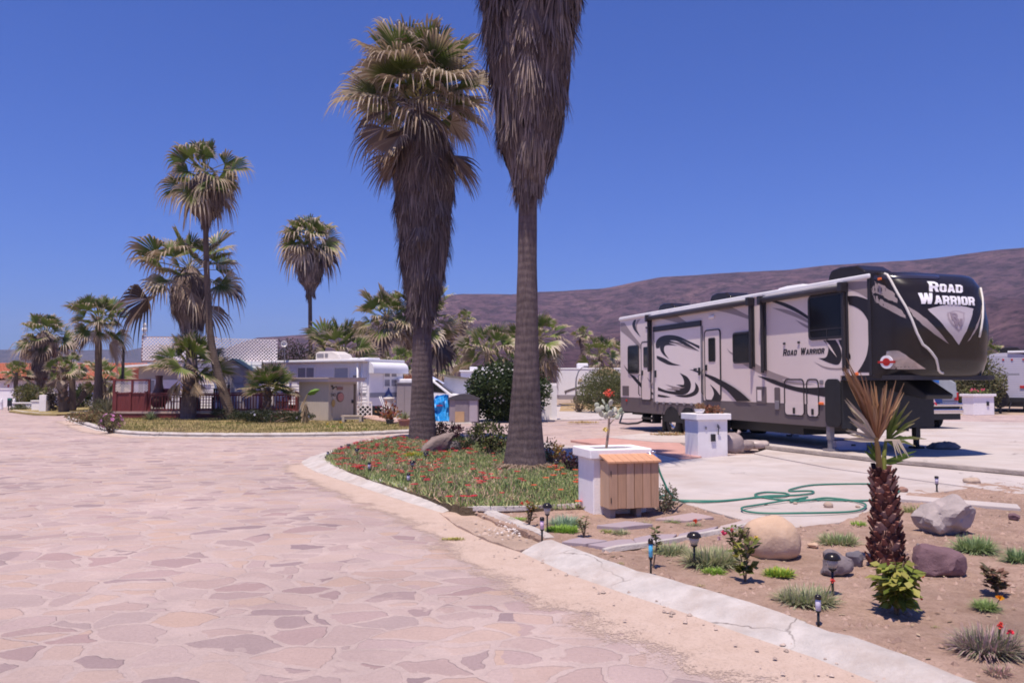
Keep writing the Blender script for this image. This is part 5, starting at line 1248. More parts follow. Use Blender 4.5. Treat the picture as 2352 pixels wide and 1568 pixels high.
p = A(2140, 940, 44); p.z = .05; bush('hedge_bush', 'hedge bush showing under the camper nose beyond the pickup', 'bush', p, (3.0, 1.0, .85), 11000, .16, OLV, 5, clumps=50)
p = A(655, 880, 47); p.z = .05; bush('dark_hedge', 'dark leafy hedge showing above the trailer roof beside the satellite dish', 'bush', p, (2.0, 1.0, 1.98), 5200, .16, [(.035, .035, .025), (.06, .05, .04), (.10, .075, .06)], 6, clumps=60, wd=.25, up=1.0)
p = at_px(618, 972); bush('flowering_hedge', 'low dark hedge with white daisies under the small palm by the deck', 'bush', p, (1.62, .5, .26), 6500, .06, [(.028, .040, .016), (.045, .058, .022), (.06, .07, .03)], 7, (16, .05, [(.75, .72, .85)]), clumps=60, stems=10)
p = at_px(517, 966); bush('flowering_hedge', 'dark end of the low hedge at the foot of the leaning palm', 'bush', p, (.55, .35, .27), 1500, .06, [(.030, .042, .018), (.05, .062, .026)], 71, clumps=24, stems=6)
p = at_px(254, 992); bush('pink_flower_bush', 'bush with big pink flowers at the lawn corner by the kerb', 'bush', p, (.40, .35, .30), 1100, .06, [(.10, .085, .05), (.15, .11, .07), (.09, .10, .04)], 8, (26, .065, [(.68, .24, .52), (.75, .36, .62)]), clumps=22)
p = at_px(215, 972); bush('dry_ground_shrub', 'low olive and rusty shrubs along the kerb left of the deck', 'bush', p, (1.0, .7, .24), 2600, .07, [(.16, .15, .06), (.24, .13, .07), (.12, .12, .05), (.30, .18, .10)], 9, clumps=40, stems=12)
p = at_px(232, 952); bush('tall_bank_plant', 'grey green bank plant between the bare trunk and the red deck', 'bush', p, (.75, .5, .38), 1500, .12, [(.12, .13, .06), (.18, .16, .08), (.08, .09, .04)], 10, clumps=24, wd=.12, up=.8)
p = A(64, 936, 50); p.z = .05; bush('yellow_green_shrub', 'yellow green shrub in front of the arched house wall', 'bush', p, (.95, .8, .72), 3200, .13, [(.10, .11, .03), (.15, .15, .04), (.22, .19, .05), (.06, .07, .025)], 11, clumps=40, wd=.2)
p = A(48, 941, 46); p.z = .05; bush('low_shrub', 'low dark plant trailing beside the white wall at far left', 'bush', p, (.75, .4, .16), 900, .08, DKG + OLV, 12, clumps=18)
p = A(193, 925, 50); p.z = .05; bush('oleander_bush', 'rounded oleander with pale flowers left of the bare palm trunk', 'bush', p, (.75, .6, .72), 2600, .12, [(.04, .06, .02), (.07, .09, .03), (.12, .14, .05)], 13, (30, .07, [(.7, .62, .52)]), clumps=34)
p = A(124, 934, 43.5); p.z = .05; bush('dark_flowering_bush', 'dark maroon bush with white blossom before the squat palm', 'bush', p, (.42, .4, .62), 1500, .10, [(.045, .03, .03), (.07, .05, .04)], 14, (40, .05, [(.75, .66, .68)]), clumps=20)
AG = [(.19, .24, .13), (.26, .29, .17), (.15, .20, .10)]
def agave(name, label, loc, n, L, wd, cols, seed, el=(15, 75), tip=None):
    rnd = random.Random(seed); t = thing(name, label, 'plant', loc); mb = MB()
    for i in range(n):
        q = (i + .5) / n; e = R(el[1] + (el[0] - el[1]) * q); a = i * 2.4 + rnd.uniform(-.2, .2); d = Vector((math.cos(a) * math.cos(e), math.sin(a) * math.cos(e), math.sin(e))); s_ = Vector((-math.sin(a), math.cos(a), 0)); Lk = L * rnd.uniform(.75, 1.1); col = cols[rnd.randrange(len(cols))]; prev = None
        for tt, ww in ((0, .7), (.35, 1), (.75, .6), (1, .02)):
            c = d * Lk * tt + Vector((0, 0, .03 - .25 * Lk * tt * tt * math.cos(e))); k = Vector((0, 0, ww * wd * .5)); cur = (c - s_ * wd * ww + k, c, c + s_ * wd * ww + k)
            if prev:
                cc = col if tt < 1 or not tip else tip
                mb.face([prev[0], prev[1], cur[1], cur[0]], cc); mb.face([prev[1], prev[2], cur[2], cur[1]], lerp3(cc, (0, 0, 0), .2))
            prev = cur
    mb.build('leaves', M_leaf, t); return t
agave('spiky_aloe', 'pale spiky aloe against the red deck skirt', at_px(345, 966), 46, .48, .03, AG, 3)
agave('spiky_aloe', 'large grey agave between the bare trunk and deck corner', at_px(247, 953), 22, 1.05, .06, [(.14, .15, .10), (.2, .19, .14)], 4, (20, 85))

# ================================================================ buildings at the left
def lattice(name, x0, z0, x1, z1, pitch, wd, m, parent, th=.012, yo=0.0):
    """diagonal slats clipped to a rectangle, in the plane y = yo"""
    mb = MB()
    for sgn in (1, -1):
        L = (x1 - x0) + (z1 - z0); k = 0.0
        while k < L:
            if sgn > 0: a = (x0 + k - (z1 - z0), z0); b_ = (x0 + k, z1)
            else: a = (x0 + k - (z1 - z0), z1); b_ = (x0 + k, z0)
            ta = max(0, (x0 - a[0]) / (b_[0] - a[0])); tb = min(1, (x1 - a[0]) / (b_[0] - a[0]))
            if tb > ta:
                p = (a[0] + (b_[0] - a[0]) * ta, a[1] + (b_[1] - a[1]) * ta); q = (a[0] + (b_[0] - a[0]) * tb, a[1] + (b_[1] - a[1]) * tb)
                dx = wd * .7071; y0, y1 = (yo - th, yo) if sgn > 0 else (yo + .0005, yo + th)
                mb.prism([(p[0] - dx, p[1]), (p[0] + dx, p[1]), (q[0] + dx, q[1]), (q[0] - dx, q[1])], y0, y1, fn=VW)
            k += pitch * 1.41421
    return mb.build(name, m, parent)
M_lattice = mat('lattice_paint', (.90, .82, .80), .6, .06, 3)
M_siding = mat('white_siding', (.88, .85, .87), .5, .04, 2)
M_curtain = mat('curtained_glass', (.30, .29, .32), .15, .15, 3, stretch=(14, 1, 1), spec=.6)
def siding(mb, x0, x1, z0, z1, y, pitch=.14):
    """overlapping boards: each course leans out at its foot"""
    k = z0
    while k < z1 - .01:
        h = min(pitch, z1 - k); mb.idx([(x0, y - .022, k), (x1, y - .022, k), (x1, y - .002, k + h), (x0, y - .002, k + h), (x0, y, k), (x1, y, k)], [(0, 1, 2, 3), (0, 4, 5, 1)]); k += pitch
def simple_window(parent, x0, z0, x1, z1, y, mull=1, m=None, name='window', fw=.05):
    f = MB(); d = .05
    f.b2((x0 - fw, y - d, z0 - fw), (x1 + fw, y, z0)); f.b2((x0 - fw, y - d, z1), (x1 + fw, y, z1 + fw)); f.b2((x0 - fw, y - d, z0), (x0, y, z1)); f.b2((x1, y - d, z0), (x1 + fw, y, z1))
    for k in range(mull): xm = x0 + (x1 - x0) * (k + 1) / (mull + 1); f.b2((xm - .02, y - d + .005, z0), (xm + .02, y, z1))
    o = f.build(name, M_white, parent); g_ = MB(); g_.b2((x0, y - .02, z0), (x1, y - .005, z1)); g_.build('pane', m or M_curtain, o); return o
def lx(x, y, Y): p = A(x, y, Y); return p.x, p.z
# cottage with a roof deck fenced in lattice
HY = 39.0; o = Vector((A(310, 900, HY).x, HY, 0)); hs_ = HY / F
hut = thing('deck_cottage', 'low beige and white cottage topped by a white lattice roof fence behind the deck', 'house', o)
def hx(x): return A(x, 880, HY).x - o.x
def hz(y): return A(300, y, HY).z
mb = MB(); mb.b2((hx(318), 0, .05), (hx(412), 4.5, hz(836))); mb.build('wall', M_tan, hut)
mb = MB(); mb.b2((hx(413), .05, .05), (hx(600), 4.5, hz(830))); siding(mb, hx(413), hx(600), .1, hz(832), .05); mb.build('wall', M_siding, hut)
mb = MB(); mb.prism([(hx(296), hz(839)), (hx(414), hz(831)), (hx(414), hz(834.5)), (hx(296), hz(844))], -.45, 4.6, fn=VW); mb.build('porch_roof', M_white, hut, recalc=True)
mb = MB(); mb.b2((hx(411.5), -.10, .3), (hx(421), .06, hz(832))); mb.b2((hx(447), -.35, .3), (hx(452), -.22, hz(832))); mb.build('porch_post', M_white, hut)
simple_window(hut, hx(333), hz(900), hx(356), hz(873), -.002, 1)
mb = MB(); mb.b2((hx(375), -.04, .35), (hx(410), -.001, hz(872))); dr = mb.build('door', M_white, hut)
mb = MB(); mb.b2((hx(382), -.05, hz(925)), (hx(403), -.041, hz(885))); mb.build('door_panel', M_siding, dr)
mb = MB(); mb.lathe([(.02, -.20), (.07, -.16), (.075, 0), (.03, .05), (.012, .10), (.012, .2)], (hx(362), -.14, hz(875)), 10); mb.b2((hx(362) - .01, -.14, hz(875) + .17), (hx(362) + .01, 0, hz(875) + .2)); mb.build('wall_lamp', M_white, hut, smooth=True)
mb = MB(); mb.b2((hx(423), -.004, .35), (hx(447), .045, hz(835))); mb.build('doorway_shade_panel', M_black, hut)  # black slab on the wall, painting the shade inside the open doorway
mb = MB(); mb.b2((hx(424), -.03, hz(905)), (hx(446), -.005, hz(842))); mb.build('screen_door', M_white, hut)
lattice('lattice_skirt', hx(424), hz(880), hx(482), hz(868), .075, .016, M_lattice, hut, yo=-.05)
lattice('lattice_fence', hx(330), hz(828), hx(500), hz(775), .118, .046, M_lattice, hut, yo=-.25)
lt2 = MB()
mb = MB(); mb.b2((hx(328.5), -.24, hz(831)), (hx(500), -.20, hz(828))); mb.b2((hx(328.5), -.24, hz(831)), (hx(330.5), -.20, hz(771))); mb.b2((hx(330.5), -.24, hz(776)), (hx(500), -.20, hz(773.5))); mb.build('fence_frame', mat('brown_frame', (.30, .16, .14), .6, .2, 4), hut)
rt_ = bpy.data.objects.new('side_lattice', None); lattice_o = lattice('lattice_fence', 0, 0, 2.9, 1.14, .118, .046, M_lattice, hut)
lattice_o.location = (hx(500), -.25, hz(830)); lattice_o.rotation_euler = (0, 0, R(28)); bpy.data.objects.remove(rt_)
mb = MB(); mb.lathe([(.11, 0), (.08, .10), (.05, .16), (.13, .24), (.13, .34), (.05, .42), (.09, .48), (.07, .57), (.0, .62)], (hx(334), -.22, hz(771)), 10); mb.build('finial', M_white, hut, smooth=True)
mb = MB(); mb.b2((hx(396), .3, hz(775)), (hx(406), .6, hz(769))); mb.build('blue_cover', M_tarp, hut)

# grey vinyl shed with a green gable roof
SY = 37.2; o = Vector((A(533, 900, SY).x, SY, 0)); q_ = SY / F
sh = thing('vinyl_shed', 'grey vinyl garden shed with a green gable roof on the deck', 'shed', o, R(8))
ww = 39 * q_; ze, zp = A(533, 849, SY).z, A(533, 824, SY).z
mb = MB(); mb.prism([(-ww, .34), (ww, .34), (ww, ze), (0, zp - .05), (-ww, ze)], 0, 2.3, fn=VW); mb.build('wall', M_greyshed, sh, recalc=True)
for sg in (-1, 1):
    mb = MB(); mb.prism([(sg * (ww + .12), ze - .09), (sg * (ww + .12), ze - .03), (0, zp + .03), (0, zp - .04)], -.16, 2.45, fn=VW); mb.build('roof', M_greenroof, sh, recalc=True)
mb = MB(); mb.prism([(-ww * .45, ze + .1), (ww * .45, ze + .1), (0, zp - .22)], -.03, -.002, fn=VW); mb.build('gable_panel', M_white, sh, recalc=True)
for sg in (-1, 1):
    mb = MB(); mb.b2((sg * .02, -.035, .4), (sg * ww * .72, -.001, ze - .06)); d_ = mb.build('door', M_greyshed, sh)
    mb = MB()
    for z in (.9, 1.35, 1.8): mb.b2((sg * .10, -.05, z - .17), (sg * ww * .6, -.036, z + .17))
    mb.build('door_panel', mat('grey_vinyl_light', (.46, .42, .45), .55, .06, 3), d_)
mb = MB(); mb.b2((-ww - .02, -.04, .36), (-ww + .18, .06, ze - .03)); mb.build('corner_trim', M_white, sh)

# red deck
DY = 34.6; o = Vector((A(262, 940, DY).x, DY, 0)); dk = thing('red_deck', 'oxblood red timber deck with baluster railing around the cottage', 'deck', o, R(2.5))
DL = (A(678, 940, DY).x - o.x) / math.cos(R(2.5)); zf = .36; zt_ = 1.18; XS = DL * .17
M_deckedge = mat('deck_nosing', (.46, .34, .30), .7, .15, 5)
mb = MB(); mb.b2((0, .02, zf - .06), (DL, 3.9, zf)); mb.build('floor', M_red, dk)
mb = MB(); mb.b2((-.03, -.03, zf - .075), (DL + .02, .02, zf + .015)); mb.build('nosing', M_deckedge, dk)
mb = MB()
x = 0.0
while x < DL - .1: mb.b2((x, -.002, .03), (min(DL, x + 1.02), .03, zf - .08)); x += 1.03
mb.build('skirt', M_red, dk)
def rail_run(pa, pb, name='railing'):
    pa, pb = Vector(pa), Vector(pb); v = pb - pa; L = v.length; u = v / L; a = math.atan2(u.y, u.x); mb = MB(); c = (pa + pb) / 2
    mb.box((c.x, c.y, zt_ - .02), (L, .12, .04), a); mb.box((c.x, c.y, zt_ - .10), (L, .04, .08), a); mb.box((c.x, c.y, zf + .09), (L, .04, .07), a); o_ = mb.build(name, M_red, dk)
    bl = MB(); k = .07
    while k < L: p = pa + u * k; bl.box((p.x, p.y, (zf + .12 + zt_ - .12) / 2), (.036, .036, zt_ - zf - .22), a); k += .125
    bl.build('balusters', M_red, o_); return o_
rail_run((XS, .04), (DL * .62, .04)); rail_run((DL * .62, .04), (DL - .02, .04)); rail_run((.03, .06), (.03, 2.6)); rail_run((DL - .03, .06), (DL - .03, 1.6))
mb = MB(); x = .06
while x < XS - .02: mb.b2((x, .02, zf + .02), (min(XS, x + .20), .055, zt_ - .04)); x += .205
mb.b2((.03, -.01, zt_ - .04), (XS, .11, zt_)); mb.build('board_panel', M_red, dk)
for xx, h in ((.05, zt_ + .02), (DL * .085, zt_), (XS, zt_ + .02), (DL * .385, zt_), (DL * .62, zt_ + .14), (DL * .80, zt_), (DL - .05, zt_ + .02)):
    mb = MB(); mb.b2((xx - .05, -.02, zf), (xx + .05, .085, h)); mb.b2((xx - .065, -.035, h), (xx + .065, .10, h + .035)); mb.build('post', M_red, dk, bevel=.008)
# lattice screens on the deck, framed in red
sc_ = thing('lattice_screen', 'white lattice windbreak in a red frame at the deck corner', 'screen', (A(262, 900, DY + 1.3).x, DY + 1.3, 0), R(2))
zs, zT = zt_ - .02, A(300, 872, DY + 1.3).z; SW = 1.56
lattice('lattice_panel', .06, zs, SW - .06, zT - .06, .085, .022, M_lattice, sc_)
for xx in (0, SW * .52, SW):
    mb = MB(); mb.b2((xx - .045, -.045, zf), (xx + .045, .045, zT + .01)); mb.build('post', M_red, sc_)
mb = MB(); mb.b2((-.045, -.05, zT - .05), (SW + .045, .05, zT + .03)); mb.build('top_rail', M_red, sc_)
# clay chimenea
ch = thing('chimenea', 'tall brown clay chimenea standing on the red deck', 'chimenea', (A(364, 940, DY + .8).x, DY + .8, zf))
k = (DY + .8) / F; zc = A(364, 862, DY + .8).z - zf
mb = MB(); mb.lathe([(.16, .16), (.26, .2), (.34, .36), (.36, .52), (.32, .70), (.26, .84), (.20, 1.0), (.15, zc - .35), (.14, zc - .12), (.165, zc - .03), (.165, zc), (.12, zc), (.10, zc - .3)], n=22); mb.build('clay_body', mat('brown_clay', (.15, .07, .06), .7, .2, 5, bmp=.2), ch, smooth=True)
mb = MB()
for a in range(3): mb.tube([(.30 * math.cos(a * 2.1), .30 * math.sin(a * 2.1), .005), (.2 * math.cos(a * 2.1), .2 * math.sin(a * 2.1), .22)], .02, 6)
mb.build('iron_stand', M_black, ch)
def chair(x, Y, rz, label, m, s_=1.0):
    t = thing('deck_chair', label, 'chair', (A(x, 940, Y).x, Y, zf), rz, 'chairs on the deck')
    mb = MB(); mb.b2((-.26, -.26, .40), (.26, .26, .44)); mb.build('seat', m, t, bevel=.01)
    mb = MB()
    for k in range(5): mb.b2((-.24 + k * .10, .23, .46), (-.17 + k * .10, .26, .95))
    mb.b2((-.25, .225, .93), (.25, .265, 1.0)); mb.build('backrest', m, t)
    for a in (-1, 1):
        for b_ in (-1, 1): mb = MB(); mb.b2((a * .23 - .025, b_ * .23 - .025, 0), (a * .23 + .025, b_ * .23 + .025, .40 if b_ > 0 else .60)); mb.build('leg', m, t)
        mb = MB(); mb.b2((a * .25 - .035, -.27, .60), (a * .25 + .035, .25, .63)); mb.build('armrest', m, t)
    return t
chair(396, DY + .9, 2.6, 'red slatted chair right of the chimenea on the deck', M_red); chair(502, DY + 1.0, .3, 'dark slatted chair behind the railing right of the thick palm', M_black); chair(650, DY + .9, -.5, 'red slatted chair at the right end of the deck', M_red)
wc = thing('covered_grill', 'pale draped barbecue cover in front of the vinyl shed door', 'grill cover', (A(628, 930, DY + 1.1).x, DY + 1.1, zf))
mb = MB(); prf = [(.52, .0), (.50, .3), (.46, .6), (.44, .82), (.36, .95), (.18, 1.0), (0, 1.01)]; mb.lathe(prf, n=20)
mb.v = [(a * (1.35 + .06 * nz(a * 5, b_ * 5, c * 1.5)), b_ * (.8 + .1 * nz(a * 4, b_ * 4, c)), c) for a, b_, c in mb.v]; mb.build('drape', mat('pale_cover', (.62, .55, .57), .7, .08, 4, bmp=.3), wc, smooth=True)
lp = thing('post_lantern', 'small dark lantern on the tall railing post of the deck', 'lantern', (o.x + DL * .62 * math.cos(R(2.5)), DY + DL * .62 * math.sin(R(2.5)) + .03, zt_ + .178))
mb = MB(); mb.b2((-.045, -.045, 0), (.045, .045, .12)); mb.build('lamp_body', M_black, lp); mb = MB(); mb.lathe([(.085, .12), (.06, .16), (.0, .19)], n=8); mb.build('cap', M_black, lp)

# white park trailer behind the deck
Tb = A(843, 940, 36.6); Tb.z = 0; tdir = Vector((-.86, .51, 0)).normalized(); ty = math.atan2(tdir.y, tdir.x)     # along the side, from the corner back to the left
tr = thing('park_trailer', 'long white sided park trailer with a picture window and rounded end', 'trailer', Tb, ty + PI)   # local -x runs back to the left, +y away
def tx(x, y=880):                         # pixel on the side wall -> (along, up); along is negative to the left
    d = ray(x, y); nrm = Vector((tdir.y, -tdir.x, 0)); t_ = (Tb - EYE).dot(nrm) / d.dot(nrm); p = EYE + d * t_ - Tb
    return (-(p.dot(tdir)), p.z)
TL = -tx(556)[0]; TW = 2.5; zT_ = tx(838, 826)[1]; TZ0 = .55
mb = MB(); mb.b2((-TL, 0, TZ0), (0, TW, zT_ - .08)); siding(mb, -TL, -.02, TZ0, zT_ - .12, 0, .15); mb.build('body', M_siding, tr)
mb = MB(); mb.prism([(-TL - .1, -.32), (-TL - .1, TW + .1), (.12, TW + .1), (.12, -.32)], zT_ - .09, zT_ + .03); mb.build('roof', M_roofwhite, tr, bevel=.03, recalc=True)
mb = MB(); n = 8; mb.prism([(.0, zT_ - .10)] + [(.06 + .34 * math.sin(a * PI / 2 / n) , zT_ - .42 + .32 * math.cos(a * PI / 2 / n)) for a in range(n + 1)] + [(.40, zT_ - .62), (.0, zT_ - .62)], -.02, TW + .02, fn=VW); eb = mb.build('rounded_end', M_roofwhite, tr, recalc=True, smooth=False)
mb = MB(); mb.b2((.0, .02, TZ0), (.10, TW - .02, zT_ - .63)); mb.build('end_wall', M_siding, tr)
def tyx(x, y):                            # pixel on the end wall -> (across, up)
    nrm = tdir; o_ = Tb - tdir * .10; d = ray(x, y); t_ = (o_ - EYE).dot(nrm) / d.dot(nrm); p = EYE + d * t_ - o_
    return (p.dot(Vector((tdir.y, -tdir.x, 0))) * (1 if tdir.y > 0 else -1), p.z)
def end_box(y0, y1, z0, z1, m, nm, d=.03, par=None): mb = MB(); mb.b2((.101, y0, z0), (.10 + d, y1, z1)); return mb.build(nm, m, par or tr)
yw0, yw1 = .30 * TW + .25, .80 * TW; zw0, zw1 = tyx(880, 890)[1], tyx(880, 846)[1]
fr_ = end_box(yw0, yw1, zw0, zw1, M_white, 'window', .04); ym = (yw0 + yw1) / 2; zm = (zw0 + zw1) / 2
for a, b_ in ((yw0, ym), (ym, yw1)):
    for c, d_ in ((zw0, zm), (zm, zw1)): mb = MB(); mb.b2((.12, a + .07, c + .07), (.147, b_ - .07, d_ - .07)); mb.build('pane', M_curtain, fr_)
zst = tyx(880, 907)[1]; end_box(.06, TW - .04, zst - .10, zst + .12, mat('grey_stripe', (.30, .31, .36), .5, .1, 3), 'stripe', .012)
# a leaping fish silhouette fixed to the end wall
dn = [(-.42, -.22), (-.30, -.05), (-.16, .10), (-.06, .16), (.0, .36), (.07, .16), (.22, .02), (.36, -.16), (.44, -.28), (.30, -.20), (.16, -.12), (.0, -.08), (-.2, -.14)]
for k, (m_, sc__, dz, nm) in enumerate(((mat('deep_blue', (.03, .06, .22), .4, .2, 4), 1, 0, 'dolphin_plaque'), (mat('pale_blue', (.35, .48, .55), .4, .2, 4), .62, -.10, 'dolphin_belly'))):
    mb = MB(); mb.prism([(1.38 + a * sc__ * .9, zst + .05 + dz + b_ * sc__ * (1 if k == 0 else .45)) for a, b_ in dn], .113 + k * .022, .136 + k * .008, fn=lambda a, b_, c: (c, a, b_)); mb.build(nm, m_, tr, recalc=True)
def side_window(xa, ya, xb, yb, mull=1, m=None): a, b_ = tx(xa, ya), tx(xb, yb); return simple_window(tr, a[0], b_[1], b_[0], a[1], -.024, mull, m)
side_window(686, 845, 723, 872, 1, M_curtain); side_window(770, 845, 801, 868, 0, mat('white_blind', (.42, .42, .48), .25, .06, 2)); side_window(812, 862, 826, 893, 0, M_curtain)
a0_, a1_ = tx(811, 900), tx(840, 905); mb = MB(); mb.b2((-TL, -.030, a1_[1] - .05), (-.06, -.004, a1_[1] + .07)); mb.build('stripe', M_curtain, tr)
mb = MB(); mb.tube([(-.42, -.20, zT_ - .12), (-.42, -.14, .2)], .045, 8); mb.tube([(-.30, -.035, zT_ - .12), (-.30, -.035, TZ0)], .04, 6); mb.build('downpipe', M_white, tr, smooth=True)
mb = MB(); mb.prism([(0 + a, b_) for a, b_ in ((-.8, 0), (-.8, .36), (-.6, .44), (.3, .44), (.7, .28), (.85, .06), (.85, 0))], TW * .25, TW * .62, fn=VW)
ac_x = tx(724, 826)[0]; mb.v = [(a + ac_x + .2, b_, c + zT_ + .03) for a, b_, c in mb.v]; aco = mb.build('air_conditioner', mat('cream_plastic', (.66, .60, .56), .5, .06, 3), tr, recalc=True, bevel=.06, segs=3)
mb = MB(); mb.b2((ac_x - .5, TW * .25 - .01, zT_ + .16), (ac_x - .05, TW * .25 + .02, zT_ + .36)); mb.b2((ac_x + .03, TW * .25 - .01, zT_ + .16), (ac_x + .22, TW * .25 + .02, zT_ + .36)); mb.build('grille', M_greymetal, aco)
for px_ in (782, 800):
    a = tx(px_, 826)[0]; mb = MB(); mb.b2((a - .35, TW * .4, zT_ + .03), (a + .35, TW * .75, zT_ + .14)); mb.build('roof_vent', M_roofwhite, tr, bevel=.03)
mb = MB(); mb.b2((-TL + .3, .25, .05), (-.2, TW - .2, TZ0)); mb.build('undercarriage', M_black, tr)
for y_ in (.35, TW - .35): mb = MB(); mb.tube([(.1, y_, .08), (.1, y_, TZ0)], .05, 6); mb.build('jack_stand', M_black, tr)
dy_ = A(653, 790, 38.6); ds = thing('satellite_dish', 'small white satellite dish on a mast above the trailer roof', 'satellite dish', Vector((dy_.x, 38.6, 2.4)))
dz_ = dy_.z - 2.4; mb = MB(); mb.tube([(0, .05, .0), (0, .05, dz_)], .025, 6); mb.build('mast', M_greymetal, ds)
mb = MB(); rad_ = 7.2 * 38.6 / F; vs = []; fs = []; n = 22
for i in range(5):
    r_ = rad_ * i / 4
    for k in range(n): a = 2 * PI * k / n; vs.append((r_ * math.cos(a), -.06 + .10 * (1 - (r_ / rad_) ** 2), dz_ + r_ * math.sin(a)))
for i in range(4):
    for k in range(n): fs.append((i * n + k, i * n + (k + 1) % n, (i + 1) * n + (k + 1) % n, (i + 1) * n + k))
mb.idx(vs, fs); d_ = mb.build('dish', M_white, ds, smooth=True); sm_ = d_.modifiers.new('s', 'SOLIDIFY'); sm_.thickness = .015
mb = MB(); mb.tube([(0, .0, dz_ - rad_), (0, -.28, dz_ - .05)], .012, 6); mb.b2((-.03, -.32, dz_ - .08), (.03, -.26, dz_)); mb.build('feed_arm', M_greymetal, ds)

# small tan shed with a sign, a sun face and the plot number
Sb = G(754, 968.5, .05); sa = R(36); ts = thing('tan_shed', 'small tan board shed with low roof, round wall plaque and dark door handle', 'shed', Vector((Sb.x, Sb.y, .05)), sa - PI / 2)
# local frame: the corner at the origin; -x' face to the left, +y' face to the right
la, lb = 1.75, 1.58; zc_ = A(754, 876, Sb.y).z - .05
TSX = Vector((-math.cos(R(-34) + 0), 0, 0))
ts.rotation_euler = (0, 0, R(-34)); # local +x points right and towards the viewer's left wall end is at -x
mb = MB(); mb.b2((-la, 0, .0), (0, lb, zc_)); mb.build('wall', M_tan, ts)
mb = MB(); mb.prism([(-la - .22, -.22), (.22, -.22), (.22, lb + .22), (-la - .22, lb + .22)], zc_ - .01, zc_ + .11); mb.build('fascia', mat('shed_fascia', (.52, .44, .46), .6, .06, 3), ts)
mb = MB(); mb.prism([(-la - .28, -.28), (.28, -.28), (.28, lb + .28), (-la - .28, lb + .28)], zc_ + .112, zc_ + .165); mb.build('roof', mat('shed_roof', (.42, .34, .32), .85, .12, 5), ts)
mb = MB(); mb.b2((.001, lb * .12, .03), (.022, lb * .86, zc_ - .12)); dsh = mb.build('door', M_tan, ts); mb = MB(); mb.b2((.023, lb * .79, .72), (.055, lb * .84, .86)); mb.build('handle', M_black, dsh)
mb = MB(); mb.b2((.002, lb * .875, .05), (.03, lb * .94, zc_ - .10)); mb.build('door_jamb', mat('brown_jamb', (.16, .12, .08), .7, .2, 4), ts)
n = 22; yc_, zc2 = lb * .38, .98; mb = MB(); mb.prism([(yc_ + .20 * math.cos(2 * PI * k / n), zc2 + .20 * math.sin(2 * PI * k / n)) for k in range(n)], .024, .05, fn=lambda a, b_, c: (c, a, b_)); pq = mb.build('round_plaque', mat('plaque_rim', (.16, .10, .08), .6, .2, 4), ts, recalc=True)
mb = MB(); mb.prism([(yc_ + .015 + .165 * math.cos(2 * PI * k / n), zc2 + .165 * math.sin(2 * PI * k / n)) for k in range(n)], .051, .056, fn=lambda a, b_, c: (c, a, b_)); mb.build('plaque_face', mat('plaque_pink', (.50, .22, .18), .6, .25, 14), pq, recalc=True)
mb = MB(); mb.b2((.024, lb * .26, 1.27), (.045, lb * .47, 1.40)); sg = mb.build('wooden_sign', mat('sign_brown', (.28, .15, .12), .7, .25, 9), ts)
mb = MB()
for q in ((.09, 1.42, .05), (.16, 1.37, .035), (.12, 1.33, .045), (.22, 1.40, .04)): mb.lathe([(0, -q[2]), (q[2], 0), (0, q[2])], (.03, lb * q[0] + .02, q[1]), 8)
mb.build('wall_ornament', M_black, ts)
cu = bpy.data.curves.new('plot_number', 'FONT'); cu.body = '342'; cu.size = .17; cu.extrude = .004; cu.align_x = 'CENTER'
po = bpy.data.objects.new('plot_number', cu); COL.objects.link(po); bpy.context.view_layer.update()
me = bpy.data.meshes.new_from_object(po.evaluated_get(bpy.context.evaluated_depsgraph_get())); bpy.data.objects.remove(po); me.materials.append(M_rubber); me.name = 'plot_number'
po = bpy.data.objects.new('plot_number', me); COL.objects.link(po); po.parent = ts; po.location = (.030, lb * .145, 1.02); po.rotation_euler = (PI / 2, 0, PI / 2)
mb = MB(); yc_, zc2 = lb * .15, .74
mb.prism([(yc_ + (.11 if k % 2 else .15) * .75 * math.cos(2 * PI * k / 24), zc2 + (.12 if k % 2 else .17) * math.sin(2 * PI * k / 24)) for k in range(24)], .024, .034, fn=lambda a, b_, c: (c, a, b_)); mb.build('sun_ornament', mat('ochre_paint', (.46, .30, .10), .7, .1, 5), ts, recalc=True)
# banana plant by the shed
bp = thing('banana_plant', 'lone banana plant with one arching green leaf before the tan shed', 'plant', G(700, 972, .08)); Y = bp.location.y
mb = MB(); pts = [A(700, 972, Y), A(697, 945, Y), A(698, 925, Y), A(706, 905, Y)]; mb.tube([q - bp.location for q in pts], [.07, .05, .035, .02], 8, col=(.30, .24, .14))
rnd = random.Random(4)
for k in range(26): a = rnd.uniform(0, 6.28); z = rnd.uniform(.02, .75); mb.face([(0, 0, z + .25), (.03 * math.cos(a), .03 * math.sin(a), z + .25), (.16 * math.cos(a), .16 * math.sin(a), z - .05), (.13 * math.cos(a + .3), .13 * math.sin(a + .3), z - .1)], lerp3((.30, .21, .13), (.42, .33, .22), rnd.random()))
mb.build('stem', M_dead, bp)
mb = MB(); rib = [A(x, y, Y) - bp.location for x, y in ((706, 905), (714, 896), (724, 892), (735, 894))]; rib2 = [A(x, y, Y) - bp.location for x, y in ((706, 905), (712, 908), (722, 906), (735, 894))]
rib_ = [A(x, y, Y - .1) - bp.location for x, y in ((706, 904), (712, 900), (723, 897), (736, 894))]
for a, b_, c, d_ in zip(rib_, rib_[1:], rib, rib[1:]): mb.face([a, b_, d_, c], (.16, .28, .05))
for a, b_, c, d_ in zip(rib_, rib_[1:], rib2, rib2[1:]): mb.face([c, d_, b_, a], (.10, .20, .03))
mb.build('leaf', M_leaf, bp)
